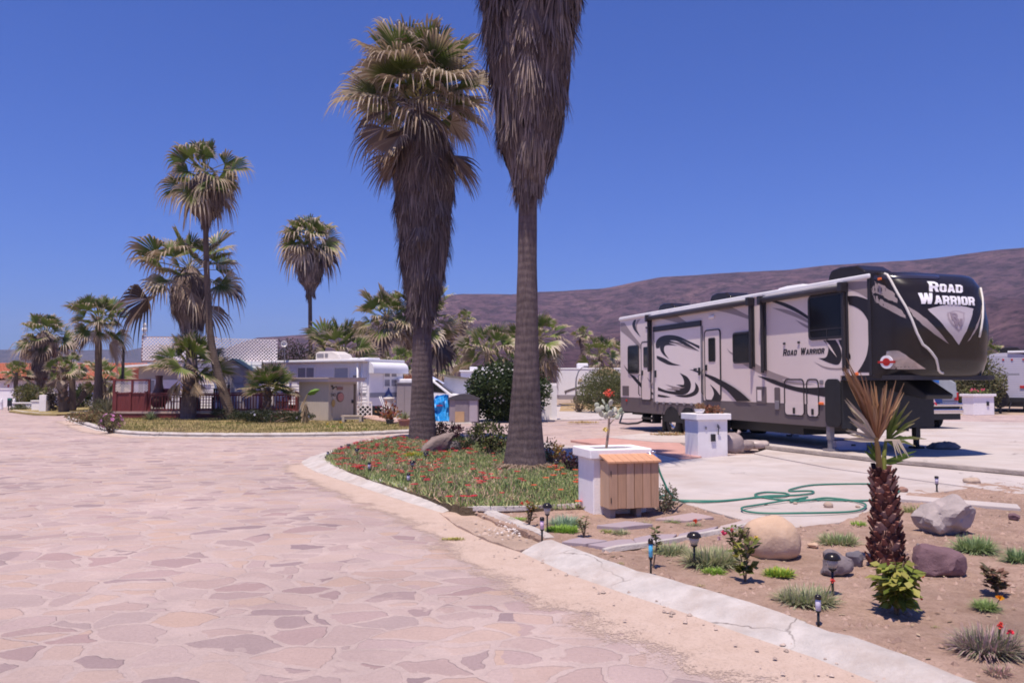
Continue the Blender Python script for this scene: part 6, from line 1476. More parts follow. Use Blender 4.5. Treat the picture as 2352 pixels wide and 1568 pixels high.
# bench, pots, tank, cabinet and other things beside the trailer
def bench(x0, x1, ytop, ybase, label):
    a = G(x0, ybase, .09); b_ = G(x1, ybase, .09); L = b_.x - a.x; h = A(x0, ytop, a.y).z - .08; t = thing('wooden_bench', label, 'bench', (a.x, a.y, .08))
    mb = MB(); mb.b2((-.06, 0, h - .05), (L + .06, .42, h)); mb.build('seat', mat('bare_wood', (.45, .36, .28), .8, .15, 4), t)
    for x in (.03, L - .03):
        for y in (.04, .38): mb = MB(); mb.b2((x - .05, y - .04, -.03), (x + .05, y + .04, h - .05)); mb.build('leg', M_tan, t)
    mb = MB(); mb.b2((.08, .02, h - .15), (L - .08, .045, h - .052)); mb.build('apron', M_tan, t)
bench(786, 829, 954, 969, 'plain low wooden bench on the grass before the trailer')
mb = MB(); q1, q2, q3, q4 = G(828, 962, .06), G(905, 974, .06), G(930, 969, .06), G(850, 955, .06); mb.prism([tuple(q.to_2d()) for q in (q1, q2, q3, q4)], .03, .13); tag(mb.build('boardwalk', M_pink_tile), 'pink board walkway leading to the trailer corner', 'walkway')
ls = thing('lattice_screen', 'low white lattice panel beside the trailer steps', 'screen', A(817, 940, 36.0) * 1); ls.location.z = .1
lattice('lattice_panel', 0, 0, .70, .62, .15, .036, M_white, ls); mb = MB(); mb.b2((-.03, -.02, .60), (.74, .03, .66)); mb.b2((-.03, -.02, -.02), (.02, .03, .62)); mb.b2((.70, -.02, -.02), (.74, .03, .62)); mb.build('frame', M_white, ls)
tk = thing('propane_tank', 'white ribbed cylindrical tank standing at the trailer end', 'tank', A(893, 940, 36.2) * 1); tk.location.z = .35; k = 36.2 / F
mb = MB(); r_ = 11.5 * k; hh = A(893, 912, 36.2).z - .35
pr = [(r_ * .9, 0)] + [(r_ * (.98 if (i % 3) else .93), hh * (.02 + .80 * i / 15)) for i in range(16)] + [(r_ * 1.12, hh * .84), (r_ * 1.16, hh * .92), (r_ * 1.05, hh * .98), (r_ * .5, hh), (0, hh)]; mb.lathe(pr, n=22); mb.build('tank_body', mat('cream_tank', (.66, .58, .54), .6, .06, 3), tk, smooth=True)
mb = MB(); mb.b2((-.25, -.22, -.30), (.25, .22, -.002)); mb.build('stand', M_greymetal, tk)
cb = thing('storage_cabinet', 'tall taupe utility cabinet beside the white trailer end', 'cabinet', A(911, 940, 35.4) * 1); cb.location.z = .05; k = 35.4 / F; hh = A(930, 881, 35.4).z - .05
mb = MB(); mb.b2((0, 0, 0), (36 * k, .75, hh)); 
mb.build('body', mat('taupe_panel', (.28, .235, .235), .6, .08, 2, stretch=(1, 1, 8)), cb)
mb = MB(); mb.b2((-.04, -.05, hh), (38 * k, .8, hh + .06)); mb.build('lid', M_greymetal, cb); mb = MB(); mb.b2((.015, -.02, .1), (17.5 * k, -.002, hh - .05)); mb.b2((18.5 * k, -.02, .1), (36 * k - .015, -.002, hh - .05)); mb.build('doors', mat('taupe_door', (.30, .25, .25), .6, .06, 3, stretch=(1, 1, 8)), cb)
def pot(x, yb, yt, w_, m, label, plant, seed):
    b_ = G(x, yb, .06); k = b_.y / F; h = (yb - yt) * k; r_ = w_ * k / 2; t = thing('flower_pot', label, 'flower pot', (b_.x, b_.y + r_, .05))
    mb = MB(); mb.lathe([(r_ * .72, 0), (r_ * .92, h * .82), (r_ * 1.02, h * .82), (r_ * 1.02, h), (r_ * .88, h), (r_ * .85, h * .9), (0, h * .9)], n=18); mb.build('pot', m, t, smooth=False)
    pl = MB(); rnd = random.Random(seed)
    for i in range(plant[1]):
        a = rnd.uniform(0, 6.28); e = rnd.uniform(.3, 1.4); L = plant[2] * rnd.uniform(.5, 1.1); d = Vector((math.cos(a) * math.cos(e), math.sin(a) * math.cos(e), math.sin(e))); c = Vector((0, 0, h * .9)) + d * L * (0 if plant[3] else rnd.random()); leaf(pl, c, d, rand_dir(rnd), L if plant[3] else .14, .02 if plant[3] else .04, plant[0][rnd.randrange(len(plant[0]))])
    pl.build('plant', M_leaf, t)
pot(894, 975, 963, 20, mat('charcoal_pot', (.06, .06, .07), .6, .1, 4), 'dark pot with a red leaved plant next to the boardwalk', ([(.25, .06, .08), (.34, .12, .06), (.14, .09, .05), (.4, .2, .08)], 190, .62, False), 1)
pot(928, 981, 962, 34, mat('pink_clay', (.40, .18, .15), .8, .1, 4), 'wide pink clay pot with a pale spiky plant by the thatched palm', ([(.22, .26, .12), (.3, .3, .16)], 50, .36, True), 2)
ch_ = thing('garden_chair', 'white folding chair frame beside the ribbed tank', 'chair', A(876, 950, 35.0) * 1); ch_.location.z = .06
mb = MB()
for s_ in (0, .45): mb.tube([(0, s_, 0), (.05, s_, .55), (-.1, s_, .95)], .015, 6); mb.tube([(.45, s_, 0), (.05, s_, .55)], .015, 6); mb.tube([(-.05, s_, .42), (.45, s_, .5)], .015, 6)
mb.build('frame', M_white, ch_, smooth=True); mb = MB(); mb.b2((-.03, 0, .42), (.42, .45, .45)); mb.build('seat', M_white, ch_)
# ================================================================ farther buildings and vehicles
def solid(name, label, cat, loc, rz=0, group=None): return thing(name, label, cat, loc, rz, group)
# red roofed house at the far left
HY2 = 56.0; o = Vector((A(0, 900, HY2).x, HY2, 0)); hr = solid('tile_roof_house', 'white walled house with an orange red tile roof and arch at far left', 'house', o); k = HY2 / F
def fx(x): return (x - 0) * k
def fz(y): return A(100, y, HY2).z
mb = MB(); mb.b2((fx(-160), 0, .0), (fx(258), 8, fz(869))); mb.build('wall', M_stucco, hr)
def tile_roof(parent, x0, x1, ya, za, yb, zb):
    mb = MB(); w_ = .26; x = x0; L = math.hypot(yb - ya, zb - za); u = Vector((0, (yb - ya) / L, (zb - za) / L)); nrm = Vector((0, -u.z, u.y)); m_ = 14
    while x < x1:
        for j in range(m_):
            a, b_ = L * j / m_, L * (j + 1) / m_ + .04; n0, n1 = .0, .025
            ring = lambda q, e: [Vector((x + w_ / 2 - w_ / 2 * math.cos(PI * i / 4), ya, za)) + u * q + nrm * (.085 * math.sin(PI * i / 4) + e) for i in range(5)]
            r0, r1 = ring(a, .03), ring(b_, .0)
            for i in range(4): mb.face([r0[i], r0[i + 1], r1[i + 1], r1[i]])
        x += w_
    mb.face([Vector((x0, ya, za)), Vector((x1, ya, za)), Vector((x1, yb, zb)), Vector((x0, yb, zb))])
    return mb.build('tile_roof', M_terracotta, parent)
tile_roof(hr, fx(-165), fx(266), -.5, fz(871), 4.6, fz(832)); 
mb = MB(); mb.prism([(4.6, fz(832)), (8.4, fz(869)), (-.4, fz(871) - .05)], fx(-160), fx(262), fn=lambda a, b_, c: (c, a, b_)); mb.build('roof_core', M_terracotta, hr, recalc=True)
mb = MB(); n = 12; cx_, wd_ = 68, 17; mb.prism([(fx(cx_ - wd_), fz(930)), (fx(cx_ + wd_), fz(930))] + [(fx(cx_) + fx(wd_) * math.cos(PI * q / n), fz(895) + .55 * math.sin(PI * q / n)) for q in range(n + 1)], -.03, .02, fn=VW); mb.build('arch_shade_panel', mat('arch_shade', (.30, .25, .25), .8, .1, 2), hr, recalc=True)  # flat panel on the wall; the arch's shade is put into its grey
mb = MB(); mb.b2((fx(78) - .25, 3.2, fz(860)), (fx(78) + .35, 3.9, fz(826))); mb.b2((fx(78) - .32, 3.12, fz(826)), (fx(78) + .42, 3.98, fz(824))); mb.build('chimney', M_stucco, hr)
mb = MB(); mb.b2((fx(18), -.06, fz(889)), (fx(20.5), -.001, fz(883))); mb.build('wall_ornament', M_red_lamp, hr); mb = MB(); mb.b2((fx(9.5), -.05, fz(884)), (fx(11.5), -.001, fz(880))); mb.build('wall_lamp', M_black, hr)
mb = MB()
for x in range(-150, 255, 9): mb.b2((fx(x), -.40, fz(872.8)), (fx(x + 2), .05, fz(871)))
mb.build('rafter_ends', mat('rafter', (.16, .09, .07), .7, .2, 4), hr)
def wall_thing(name, label, x0, x1, yt, yb, Y, m=None, dpt=.35, cap=True, cat='wall'):
    a = A(x0, yb, Y); t = thing(name, label, cat, (a.x, Y, 0)); k = Y / F; h = A(x0, yt, Y).z
    mb = MB(); mb.b2((0, 0, -.02), ((x1 - x0) * k, dpt, h - (.06 if cap else 0))); mb.build('wall', m or M_stucco, t, bevel=.015)
    if cap: mb = MB(); mb.b2((-.04, -.04, h - .06), ((x1 - x0) * k + .04, dpt + .04, h)); mb.build('coping', M_stucco, t, bevel=.012)
    return t
wall_thing('garden_wall', 'tall white boundary wall panel below the arched house', -160, 29, 892, 930, 53.0)
wall_thing('garden_wall', 'low white wall stretch right of the green sign board', 27, 72, 924, 940, 47.0)
wall_thing('white_pillar', 'plain white service pillar on the dry verge at far left', 89, 105, 907, 944.5, 43.0, dpt=.4, cap=False, cat='pillar')
wall_thing('planter_trough', 'low white trough partly behind the plain white pillar', 72, 90, 919, 934, 45.0, cat='planter')
for x, l in ((3, 'white finial gatepost left of the green sign board'), (32, 'white finial gatepost right of the green sign board')):
    b_ = A(x, 940, 47.5); t = thing('gate_post', l, 'post', (b_.x, 47.5, 0), 0, 'finial gateposts'); k = 47.5 / F
    mb = MB(); mb.lathe([(.10, -.02), (.09, .1), (.075, .45), (.09, .48), (.05, .52), (.075, .58), (.05, .65), (0, .70)], n=10); mb.build('post', M_white, t, smooth=True)
t = thing('sign_board', 'small green and dark sign board on the verge at far left', 'sign', (A(16, 940, 46.5).x, 46.5, 0)); k = 46.5 / F
mb = MB(); mb.b2((0, 0, .25), (10 * k, .04, A(20, 914, 46.5).z)); mb.build('board', M_black, t); mb = MB(); mb.b2((.02, -.012, .62), (10 * k - .02, -.001, A(20, 915, 46.5).z)); mb.build('green_panel', mat('sign_green', (.04, .20, .15), .5, .25, 12), t)
for x in (.02, 10 * k - .06): mb = MB(); mb.b2((x, .041, -.02), (x + .04, .08, .7)); mb.build('leg', M_black, t)
# T shaped lamp bracket on a pole, with a thin aerial
b_ = A(280, 940, 41.5); t = thing('lamp_bracket_post', 'dark square post with a side bracket rising beside the cottage', 'post', (b_.x, 41.5, 0)); k = 41.5 / F; zt3 = A(280, 792, 41.5).z
mb = MB(); mb.b2((-.055, -.055, 0), (.055, .055, zt3)); mb.build('post', M_trim, t); mb = MB(); mb.b2((-22 * k, -.03, zt3 - .02), (-.056, .03, zt3 + .04)); mb.tube([(-14 * k, 0, zt3 - .02), (-.06, 0, zt3 - .38)], .02, 6); mb.build('bracket', M_trim, t)
mb = MB(); mb.tube([(-.14, -.3, 1.2), (-.13, -.3, A(280, 735, 41.5).z)], .012, 5); mb.build('aerial', M_greymetal, t)
# parked tent trailer glimpsed left of the deck
t = thing('tent_trailer', 'grey tented trailer with a blue edge left of the bare palm trunk', 'trailer', (A(236, 930, 48).x, 48, 0)); k = 48 / F
mb = MB(); mb.prism([(-22 * k, .35), (26 * k, .35), (26 * k, 1.1), (8 * k, 1.75), (-10 * k, 1.5), (-24 * k, .95)], 0, 1.8, fn=VW); mb.build('canvas', mat('grey_canvas', (.24, .20, .20), .8, .1, 3), t, recalc=True)
mb = MB(); mb.tube([(-24 * k, -.03, .97), (-8 * k, -.03, 1.05), (6 * k, -.03, .95)], .05, 6); mb.build('blue_edge', mat('blue_piping', (.04, .10, .40), .5, .1, 4), t)
mb = MB()
for q in (.95, .72): mb.tube([(-20 * k, -.06, q), (-3 * k, -.06, q - .3)], .025, 5)
mb.build('ladder_rail', M_white, t)
for q in (-15, 18): mb = MB(); mb.lathe([(.001, -.1), (.28, -.1), (.30, 0), (.28, .1), (.001, .1)], n=16); mb.v = [(a + q * k, c + .2, b_ + .28) for a, b_, c in mb.v]; mb.build('wheel', M_rubber, t)
# middle distance: cottages, canopy, car, tarp, cabinet
t = thing('white_cabin', 'white lean-to cabin with a brown door left of the oleander', 'cabin', (A(1020, 930, 40).x, 40, 0)); k = 40 / F
mb = MB(); z_l, z_r = A(1020, 864, 40).z, A(1085, 873, 40).z; mb.prism([(0, .1), (65 * k, .1), (65 * k, z_r), (0, z_l)], 0, 3, fn=VW); mb.build('wall', M_white, t, recalc=True)
mb = MB(); mb.prism([(-.15, z_l + .02), (72 * k, z_r + .0), (72 * k, z_r + .08), (-.15, z_l + .10)], -.25, 3.3, fn=VW); mb.build('roof', mat('cabin_roof', (.22, .19, .14), .8, .2, 4), t, recalc=True)
mb = MB(); mb.b2((64 * k, -.02, .1), (78 * k, .3, z_r - .05)); mb.build('door', mat('rust_door', (.24, .10, .06), .6, .2, 3), t)
mb = MB(); mb.b2((56.5 * k, -.12, 1.5), (58.5 * k, -.001, 1.9)); mb.build('wall_lamp', M_white, t)
for x, w_, zt_, Y, l in ((1058, 90, 2.35, 47, 'white low trailer roof with vents behind the lean-to cabin'),):
    t = thing('distant_trailer', l, 'trailer', (A(x, 900, Y).x, Y, 0)); k = Y / F
    mb = MB(); mb.b2((0, 0, .4), (w_ * k, 2.4, zt_ - .1)); mb.build('body', M_siding, t); mb = MB(); mb.b2((-.08, -.1, zt_ - .1), (w_ * k + .08, 2.5, zt_)); mb.build('roof', M_roofwhite, t, bevel=.04)
    for q in (.5, 1.2): mb = MB(); mb.b2((q, .6, zt_), (q + .45, 1.1, zt_ + .22)); mb.build('roof_vent', M_roofwhite, t, bevel=.03)
    for q in (w_ * k * .4, w_ * k * .62): mb = MB(); mb.lathe([(.001, -.1), (.32, -.1), (.34, 0), (.32, .1), (.001, .1)], n=16); mb.v = [(a + q, c, b_ + .34) for a, b_, c in mb.v]; mb.build('wheel', M_rubber, t)
t = thing('canopy_tent', 'pale blue pop-up canopy between the thatched palm and the cabin', 'canopy', (A(986, 900, 50).x, 50, 0)); k = 50 / F; ze = A(986, 881, 50).z; zp = A(986, 860, 50).z
mb = MB(); s_ = 36 * k; 
for a, b_ in (((-s_, -s_), (s_, -s_)), ((s_, -s_), (s_, s_)), ((s_, s_), (-s_, s_)), ((-s_, s_), (-s_, -s_))): mb.face([(*a, ze), (*b_, ze), (0, 0, zp)]); mb.face([(*a, ze - .22), (*b_, ze - .22), (*b_, ze), (*a, ze)])
mb.build('roof', mat('canopy_cloth', (.42, .46, .66), .7, .05, 2), t)
for a in (-1, 1):
    for b_ in (-1, 1): mb = MB(); mb.b2((a * s_ - .025, b_ * s_ - .025, 0), (a * s_ + .025, b_ * s_ + .025, ze)); mb.build('leg', M_greymetal, t)
t = thing('tile_roof_house', 'small orange tiled roof far off beside the trailer end', 'house', (A(925, 900, 75).x, 75, 0)); k = 75 / F
mb = MB(); mb.b2((-18 * k, 0, 0), (26 * k, 4, A(925, 872, 75).z)); mb.build('wall', M_stucco, t); tile_roof(t, -20 * k, 28 * k, -.3, A(925, 872, 75).z, 2.2, A(925, 861, 75).z)
# white van behind the thatched palm
t = thing('parked_van', 'white and dark windowed van parked behind the thatched palm', 'van', (A(912, 930, 38.0).x, 38.0, 0)); 
mb = MB(); L_ = 2.45
mb.prism([(0, .42), (2.95, .42), (2.95, 1.02), (2.55, 1.10), (1.75, 1.72), (1.5, 1.80), (0, 1.80)], 0, 1.8, fn=VW); mb.build('body', M_white, t, recalc=True, bevel=.05)
for a, b_ in ((.08, .70), (.78, 1.38)): mb = MB(); mb.b2((a, -.012, 1.18), (b_, .02, 1.62)); mb.build('window', M_glass, t)
mb = MB(); mb.prism([(1.48, 1.18), (2.35, 1.12), (1.72, 1.62), (1.48, 1.64)], -.012, .02, fn=VW); mb.build('window', M_glass, t, recalc=True)
mb = MB(); mb.prism([(2.60, 1.08), (1.80, 1.70), (1.78, 1.74), (2.62, 1.12)], .15, 1.65, fn=VW); mb.build('windscreen', M_glass, t, recalc=True)
for q in (.55, 2.25):
    mb = MB(); mb.lathe([(.001, -.11), (.30, -.11), (.33, 0), (.30, .11), (.001, .11)], n=18); mb.v = [(a + q, c + .1, b_ + .33) for a, b_, c in mb.v]; w__ = mb.build('wheel', M_rubber, t)
    mb = MB(); mb.lathe([(.001, -.01), (.18, -.01), (.16, .01), (.001, .01)], n=14); mb.v = [(a + q, c - .02, b_ + .33) for a, b_, c in mb.v]; mb.build('rim', M_greymetal, w__)
# blue tarpaulin over a heap
b_ = G(1012, 967, .05); t = thing('tarp_covered_heap', 'bright blue crumpled tarpaulin over a heap behind the thatched palm', 'tarpaulin', b_); k = b_.y / F
mb = MB(); nn_ = 34; vs = []; fs = []; hT = A(1012, 909, b_.y).z - .05
for j in range(nn_ + 1):
    for i in range(nn_ + 1):
        u, v = i / nn_ * 2 - 1, j / nn_ * 2 - 1; d = max(abs(u), abs(v)); x, y = u * 21 * k, v * .45
        z = hT * (1 if d < .62 else max(0, 1 - ((d - .62) / .38) ** 1.3)) + .0
        q = .22 * nz(x * 1.0, y + z * .6, 3, 3.6) + .12 * nz(x, z + y, 5, 8.5); x += q * .45; y += -q * .9; z = max(.01, z + (q * .5 if d < .8 else 0)); vs.append((x, y + .4, z))
for j in range(nn_):
    for i in range(nn_): a = j * (nn_ + 1) + i; fs.append((a, a + 1, a + nn_ + 2, a + nn_ + 1))
mb.idx(vs, fs); mb.build('tarp', M_tarp, t)
mb = MB(); mb.b2((-10 * k, -.03, .62), (6 * k, .02, .66)); mb.build('strap', M_red_lamp, t)
# plastic shed with a domed lid
b_ = G(1032, 969, .05); t = thing('domed_plastic_shed', 'low grey plastic shed with a domed lid and plywood patch', 'shed', b_); k = b_.y / F; Wd = 66 * k; hh = A(1060, 914, b_.y).z - .05
mb = MB(); mb.b2((0, 0, 0), (Wd, 1.2, hh)); mb.build('wall', mat('grey_resin', (.30, .25, .27), .6, .08, 2, stretch=(1, 1, 9)), t)
mb = MB(); n = 12; mb.prism([(-.06 + (Wd + .12) * q / n, hh + .17 * math.sin(PI * q / n)) for q in range(n + 1)] + [(Wd + .06, hh - .06), (-.06, hh - .06)], -.08, 1.25, fn=VW); mb.build('lid', mat('dark_resin', (.08, .07, .08), .6, .1, 3), t, recalc=True)
for a, b2_ in ((.20, .66),): mb = MB(); mb.b2((Wd * a, -.025, .02), (Wd * b2_, -.001, hh - .08)); mb.build('door', mat('door_resin', (.24, .20, .215), .6, .12, 9), t)
mb = MB(); mb.b2((Wd * .2, -.04, .0), (Wd * .52, -.026, .42)); mb.build('plywood_patch', mat('plywood', (.52, .33, .18), .75, .12, 4), t)
mb = MB(); mb.b2((Wd * .70, -.02, .02), (Wd * .97, -.001, hh - .1)); mb.build('side_panel', mat('pale_resin', (.42, .36, .39), .6, .06, 3, stretch=(1, 1, 9)), t)
# far white travel trailer with a dark arc, street lamp and pillar
Y = 60; t = thing('travel_trailer', 'far white travel trailer with a dark arc stripe beyond the grass', 'trailer', (A(1283, 900, Y).x, Y, 0)); k = Y / F; zT = A(1300, 845, Y).z; zB_ = A(1300, 908, Y).z
mb = MB(); mb.b2((0, 0, zB_), (150 * k, 2.4, zT - .1)); mb.build('body', M_siding, t, bevel=.05); mb = MB(); mb.b2((-.03, -.03, zT - .12), (151 * k, 2.44, zT)); mb.build('roof', M_roofwhite, t, bevel=.04)
mb = MB(); mb.b2((.02, -.03, A(1300, 917, Y).z), (150 * k, 2.38, zB_)); mb.build('skirt', mat('grey_skirting', (.33, .29, .31), .6, .06, 2), t)
arc = [(13 + 62 * q, 17 + 16 * math.sin(PI * .5 * q)) for q in [i / 12 for i in range(13)]]; mb = MB(); up_ = [(x * k, zB_ + .18 + (y - 17) * k * .85 + .16) for x, y in arc]; dn_ = [(x * k, zB_ + .18 + (y - 17) * k * .80 + .16 * (i / 12) * .4) for i, (x, y) in enumerate(arc)]
mb.prism(up_ + dn_[::-1][:-1] + [(arc[0][0] * k + .1, zB_ + .05), ], -.02, -.001, fn=VW); mb.build('arc_stripe', M_rvdark, t, recalc=True)
mb = MB(); mb.b2((45 * k, .6, zT), (70 * k, 1.5, zT + .38)); mb.build('air_conditioner', M_roofwhite, t, bevel=.08); mb = MB(); mb.b2((46 * k, -.05, A(1300, 876, Y).z), (54 * k, -.001, A(1300, 870, Y).z)); mb.build('porch_light', mat('amber', (.6, .45, .28), .4, .1, 3), t)
for q in (44, 66):
    mb = MB(); mb.lathe([(.001, -.11), (.33, -.11), (.36, 0), (.33, .11), (.001, .11)], n=18); mb.v = [(a + q * k, c - .0, b2_ + .36) for a, b2_, c in mb.v]; mb.build('wheel', M_rubber, t)
b_ = A(1323, 930, 46); t = thing('street_lamp', 'thin grey street lamp with a bent arm before the far trailer', 'street lamp', (b_.x, 46, 0)); k = 46 / F; z1_ = A(1323, 880, 46).z
mb = MB(); pts = [(0, 0, 0), (0, 0, z1_), (1 * k, 0, z1_ + 12 * k), (6 * k, 0, z1_ + 27 * k), (14 * k, 0, z1_ + 36 * k), (20 * k, 0, z1_ + 38 * k)]; mb.tube(pts, [.05, .045, .04, .035, .03, .028], 8); mb.build('pole', M_greymetal, t, smooth=True)
mb = MB(); mb.b2((18 * k, -.09, z1_ + 36 * k), (30 * k, .09, z1_ + 40 * k)); mb.build('lamp_head', M_greymetal, t, bevel=.02)
t = wall_thing('white_pillar', 'white service pillar behind the tall bare palm trunk', 1243, 1279, 880, 964, 34.0, dpt=.5, cap=False, cat='pillar')
mb = MB(); mb.b2((23 * 34 / F, -.04, .0), (36 * 34 / F + .0, -.002, 1.5)); mb.build('door', M_white, t)
t = thing('thatch_parasol', 'dry thatched parasol showing over the bush by the camper rear', 'parasol', (A(1395, 900, 50).x, 50, 0)); k = 50 / F; zt_ = A(1395, 842, 50).z
mb = MB(); rnd = random.Random(9)
for i in range(420):
    a = rnd.uniform(0, 6.28); r0, r1 = rnd.uniform(0, .5), rnd.uniform(.7, 1.05); z0_, z1__ = zt_ - r0 * .35, zt_ - r1 * .55; s_ = .05; ca, sa = math.cos(a), math.sin(a); cc = lerp3((.34, .22, .12), (.5, .36, .24), rnd.random())
    mb.face([(r0 * ca - s_ * sa, r0 * sa + s_ * ca, z0_), (r0 * ca + s_ * sa, r0 * sa - s_ * ca, z0_), (r1 * ca + s_ * sa, r1 * sa - s_ * ca, z1__), (r1 * ca - s_ * sa, r1 * sa + s_ * ca, z1__)], cc)
mb.build('thatch', M_dead, t); mb = MB(); mb.tube([(0, 0, 0), (0, 0, zt_ - .02)], .05, 8); mb.build('pole', M_bark_far, t)

# right edge: ribbed white trailer, flower planter, pickup with tarpaulin
Y = 45.0; t = thing('travel_trailer', 'ribbed white travel trailer cut off by the right edge', 'trailer', (A(2262, 930, Y).x, Y, 0), R(-33)); k = Y / F; zT = A(2300, 811, Y).z; zB_ = A(2300, 912, Y).z
Wt = 84 * k
mb = MB(); n = 10; arc_ = [(Wt * q / n, zT - .12 + .12 * math.sin(PI * q / n)) for q in range(n + 1)]; mb.prism([(0, zB_)] + arc_ + [(Wt, zB_)], 0, 7, fn=VW)
q = zB_
while q < zT - .2: mb.b2((.03, -.012, q), (Wt - .06, .001, q + .10)); q += .125
mb.build('body', mat('lilac_white', (.56, .53, .60), .5, .04, 2), t, recalc=False)
mb = MB(); mb.b2((Wt - .06, -.06, zB_ - .05), (Wt + .02, .0, zT - .02)); mb.build('corner_trim', mat('blue_trim', (.10, .10, .20), .4, .1, 3), t); mb = MB(); mb.b2((Wt - .9, -.1, zT - .02), (Wt + 2.5, 7, zT + .10)); mb.build('roof', M_roofwhite, t, bevel=.03)
mb = MB(); mb.b2((Wt + .021, .01, zB_), (Wt + 2.2, 7, zT - .03)); mb.build('side_wall', M_white, t)
mb = MB(); pr = [(-.5, 0), (-.5, .22), (-.3, .33), (.35, .33), (.55, .15), (.55, 0)]; mb.prism([(Wt * .62 + a, zT + b2_) for a, b2_ in pr], .6, 1.5, fn=VW); mb.build('air_conditioner', M_gloss, t, recalc=True, bevel=.04)
for x in (.46, .66, .92): mb = MB(); mb.b2((Wt * x - .05, -.05, zT - .42), (Wt * x + .05, -.013, zT - .34)); mb.build('marker_light', M_red_lamp, t)
mb = MB(); mb.b2((Wt * .82, -.06, zB_ + .52), (Wt * .95, -.013, zB_ + .66)); mb.build('tail_light', M_red_lamp, t)
mb = MB(); mb.b2((Wt * .30, -.016, zT - 1.25), (Wt * .82, -.0125, zT - 1.15)); mb.build('stripe', M_curtain, t)
mb = MB(); mb.b2((-.05, -.45, zB_ - .25), (Wt + .05, -.2, zB_ - .05)); mb.b2((.2, -.3, .30), (Wt - .2, 6.5, zB_ - .02)); mb.build('bumper', M_black, t)
for x in (.15, Wt - .15): mb = MB(); mb.lathe([(.001, -.12), (.34, -.12), (.37, 0), (.34, .12), (.001, .12)], n=18); mb.v = [(c + x, a + 2.4, b2_ + .37) for a, b2_, c in mb.v]; mb.build('wheel', M_rubber, t)
mb = MB(); mb.tube([(Wt * .55, -.55, .08), (Wt * .62, -.4, zB_ - .2)], .04, 6); mb.build('jack', M_trim, t)
gt = thing('gas_bottle_cover', 'white gas bottle over a black spare wheel behind the flower planter', 'gas bottle', (A(2297, 930, 42.5).x, 42.5, 0))
mb = MB(); mb.lathe([(.17, 1.31), (.21, 1.36), (.21, 1.58), (.16, 1.70), (.06, 1.75), (0, 1.76)], n=16); mb.build('bottle', M_white, gt, smooth=True); mb = MB(); mb.b2((-.35, -.1, 1.25), (.30, .1, 1.309)); mb.build('yellow_band', mat('yellow_plastic', (.75, .38, .03), .5, .1, 4), gt)
mb = MB(); mb.lathe([(.001, -.13), (.42, -.13), (.48, -.05), (.48, .05), (.42, .13), (.001, .13)], n=22); mb.v = [(a + .0, c, b2_ + .77) for a, b2_, c in mb.v]; mb.build('spare_wheel', M_rubber, gt); mb = MB(); mb.b2((-.05, -.05, 0), (.05, .05, .40)); mb.build('stand', M_trim, gt)
def pillar_planter(name, label, corner_px, z0, la, lb, rot, h, capo, caph, cap_m=None):
    c = G(*corner_px, z0); t = thing(name, label, 'planter', (c.x, c.y, z0), rot)
    mb = MB(); mb.b2((0, 0, -.05), (la, lb, h - caph)); mb.build('pedestal', M_stucco, t, bevel=.012)
    w_ = .10; x0, x1, y0, y1 = -capo, la + capo, -capo, lb + capo; mb = MB()
    mb.b2((x0, y0, h - caph), (x1, y0 + w_, h)); mb.b2((x0, y1 - w_, h - caph), (x1, y1, h)); mb.b2((x0, y0 + w_ - .001, h - caph), (x0 + w_, y1 - w_ + .001, h)); mb.b2((x1 - w_, y0 + w_ - .001, h - caph), (x1, y1 - w_ + .001, h)); 
    mb = MB(); zz0, zz1 = h - caph, h; O = [(x0, y0), (x1, y0), (x1, y1), (x0, y1)]; I = [(x0 + w_, y0 + w_), (x1 - w_, y0 + w_), (x1 - w_, y1 - w_), (x0 + w_, y1 - w_)]
    vs = [(*p, zz0) for p in O] + [(*p, zz1) for p in O] + [(*p, zz1) for p in I] + [(*p, zz1 - .07) for p in I]; fs = [(3, 2, 1, 0)]
    for q in range(4): r_ = (q + 1) % 4; fs += [(q, r_, 4 + r_, 4 + q), (4 + q, 4 + r_, 8 + r_, 8 + q), (8 + q, 8 + r_, 12 + r_, 12 + q)]
    mb.idx(vs, fs); mb.build('cap', M_stucco, t, bevel=.012)
    mb = MB(); mb.b2((x0 + w_ + .001, y0 + w_ + .001, h - .09), (x1 - w_ - .001, y1 - w_ - .001, h - .045)); mb.build('soil', M_bedsoil, t); return t
t = pillar_planter('planter_pillar', 'white pedestal planter with pink flowers at the right edge', (2237, 951), .06, 1.28, .7, R(16), 1.0, .08, .12)
def clump(parent, n, box, L, cols, seed, part, wd=.3, up=.6, fl=None):
    rnd = random.Random(seed); mb = MB()
    for i in range(n): p = Vector([rnd.uniform(a, b_) for a, b_ in box]); leaf(mb, p, (rand_dir(rnd) + Vector((0, 0, up))).normalized(), rand_dir(rnd), L * rnd.uniform(.6, 1.3), L * wd, cols[rnd.randrange(len(cols))])
    mb.build(part, M_leaf, parent)
    if fl:
        mb = MB()
        for i in range(fl[0]):
            p = Vector([rnd.uniform(a, b_) for a, b_ in fl[3]]) if len(fl) > 3 else Vector([rnd.uniform(a, b_) for a, b_ in box[:2]] + [box[2][1] + rnd.uniform(-.05, .08)])
            for q in range(6): leaf(mb, p, rand_dir(rnd), rand_dir(rnd), fl[1], fl[1] * .45, fl[2][rnd.randrange(len(fl[2]))])
        mb.build('flowers', M_leaf, parent)
clump(t, 260, ((.1, 1.2), (.1, .6), (.95, 1.14)), .12, [(.14, .18, .05), (.20, .22, .07), (.09, .12, .03)], 1, 'plants', fl=(16, .09, [(.8, .12, .22), (.85, .25, .3)]))
mb = MB(); mb.b2((.8, -.05, .42), (.92, -.001, .62)); mb.build('outlet_box', M_black, t)
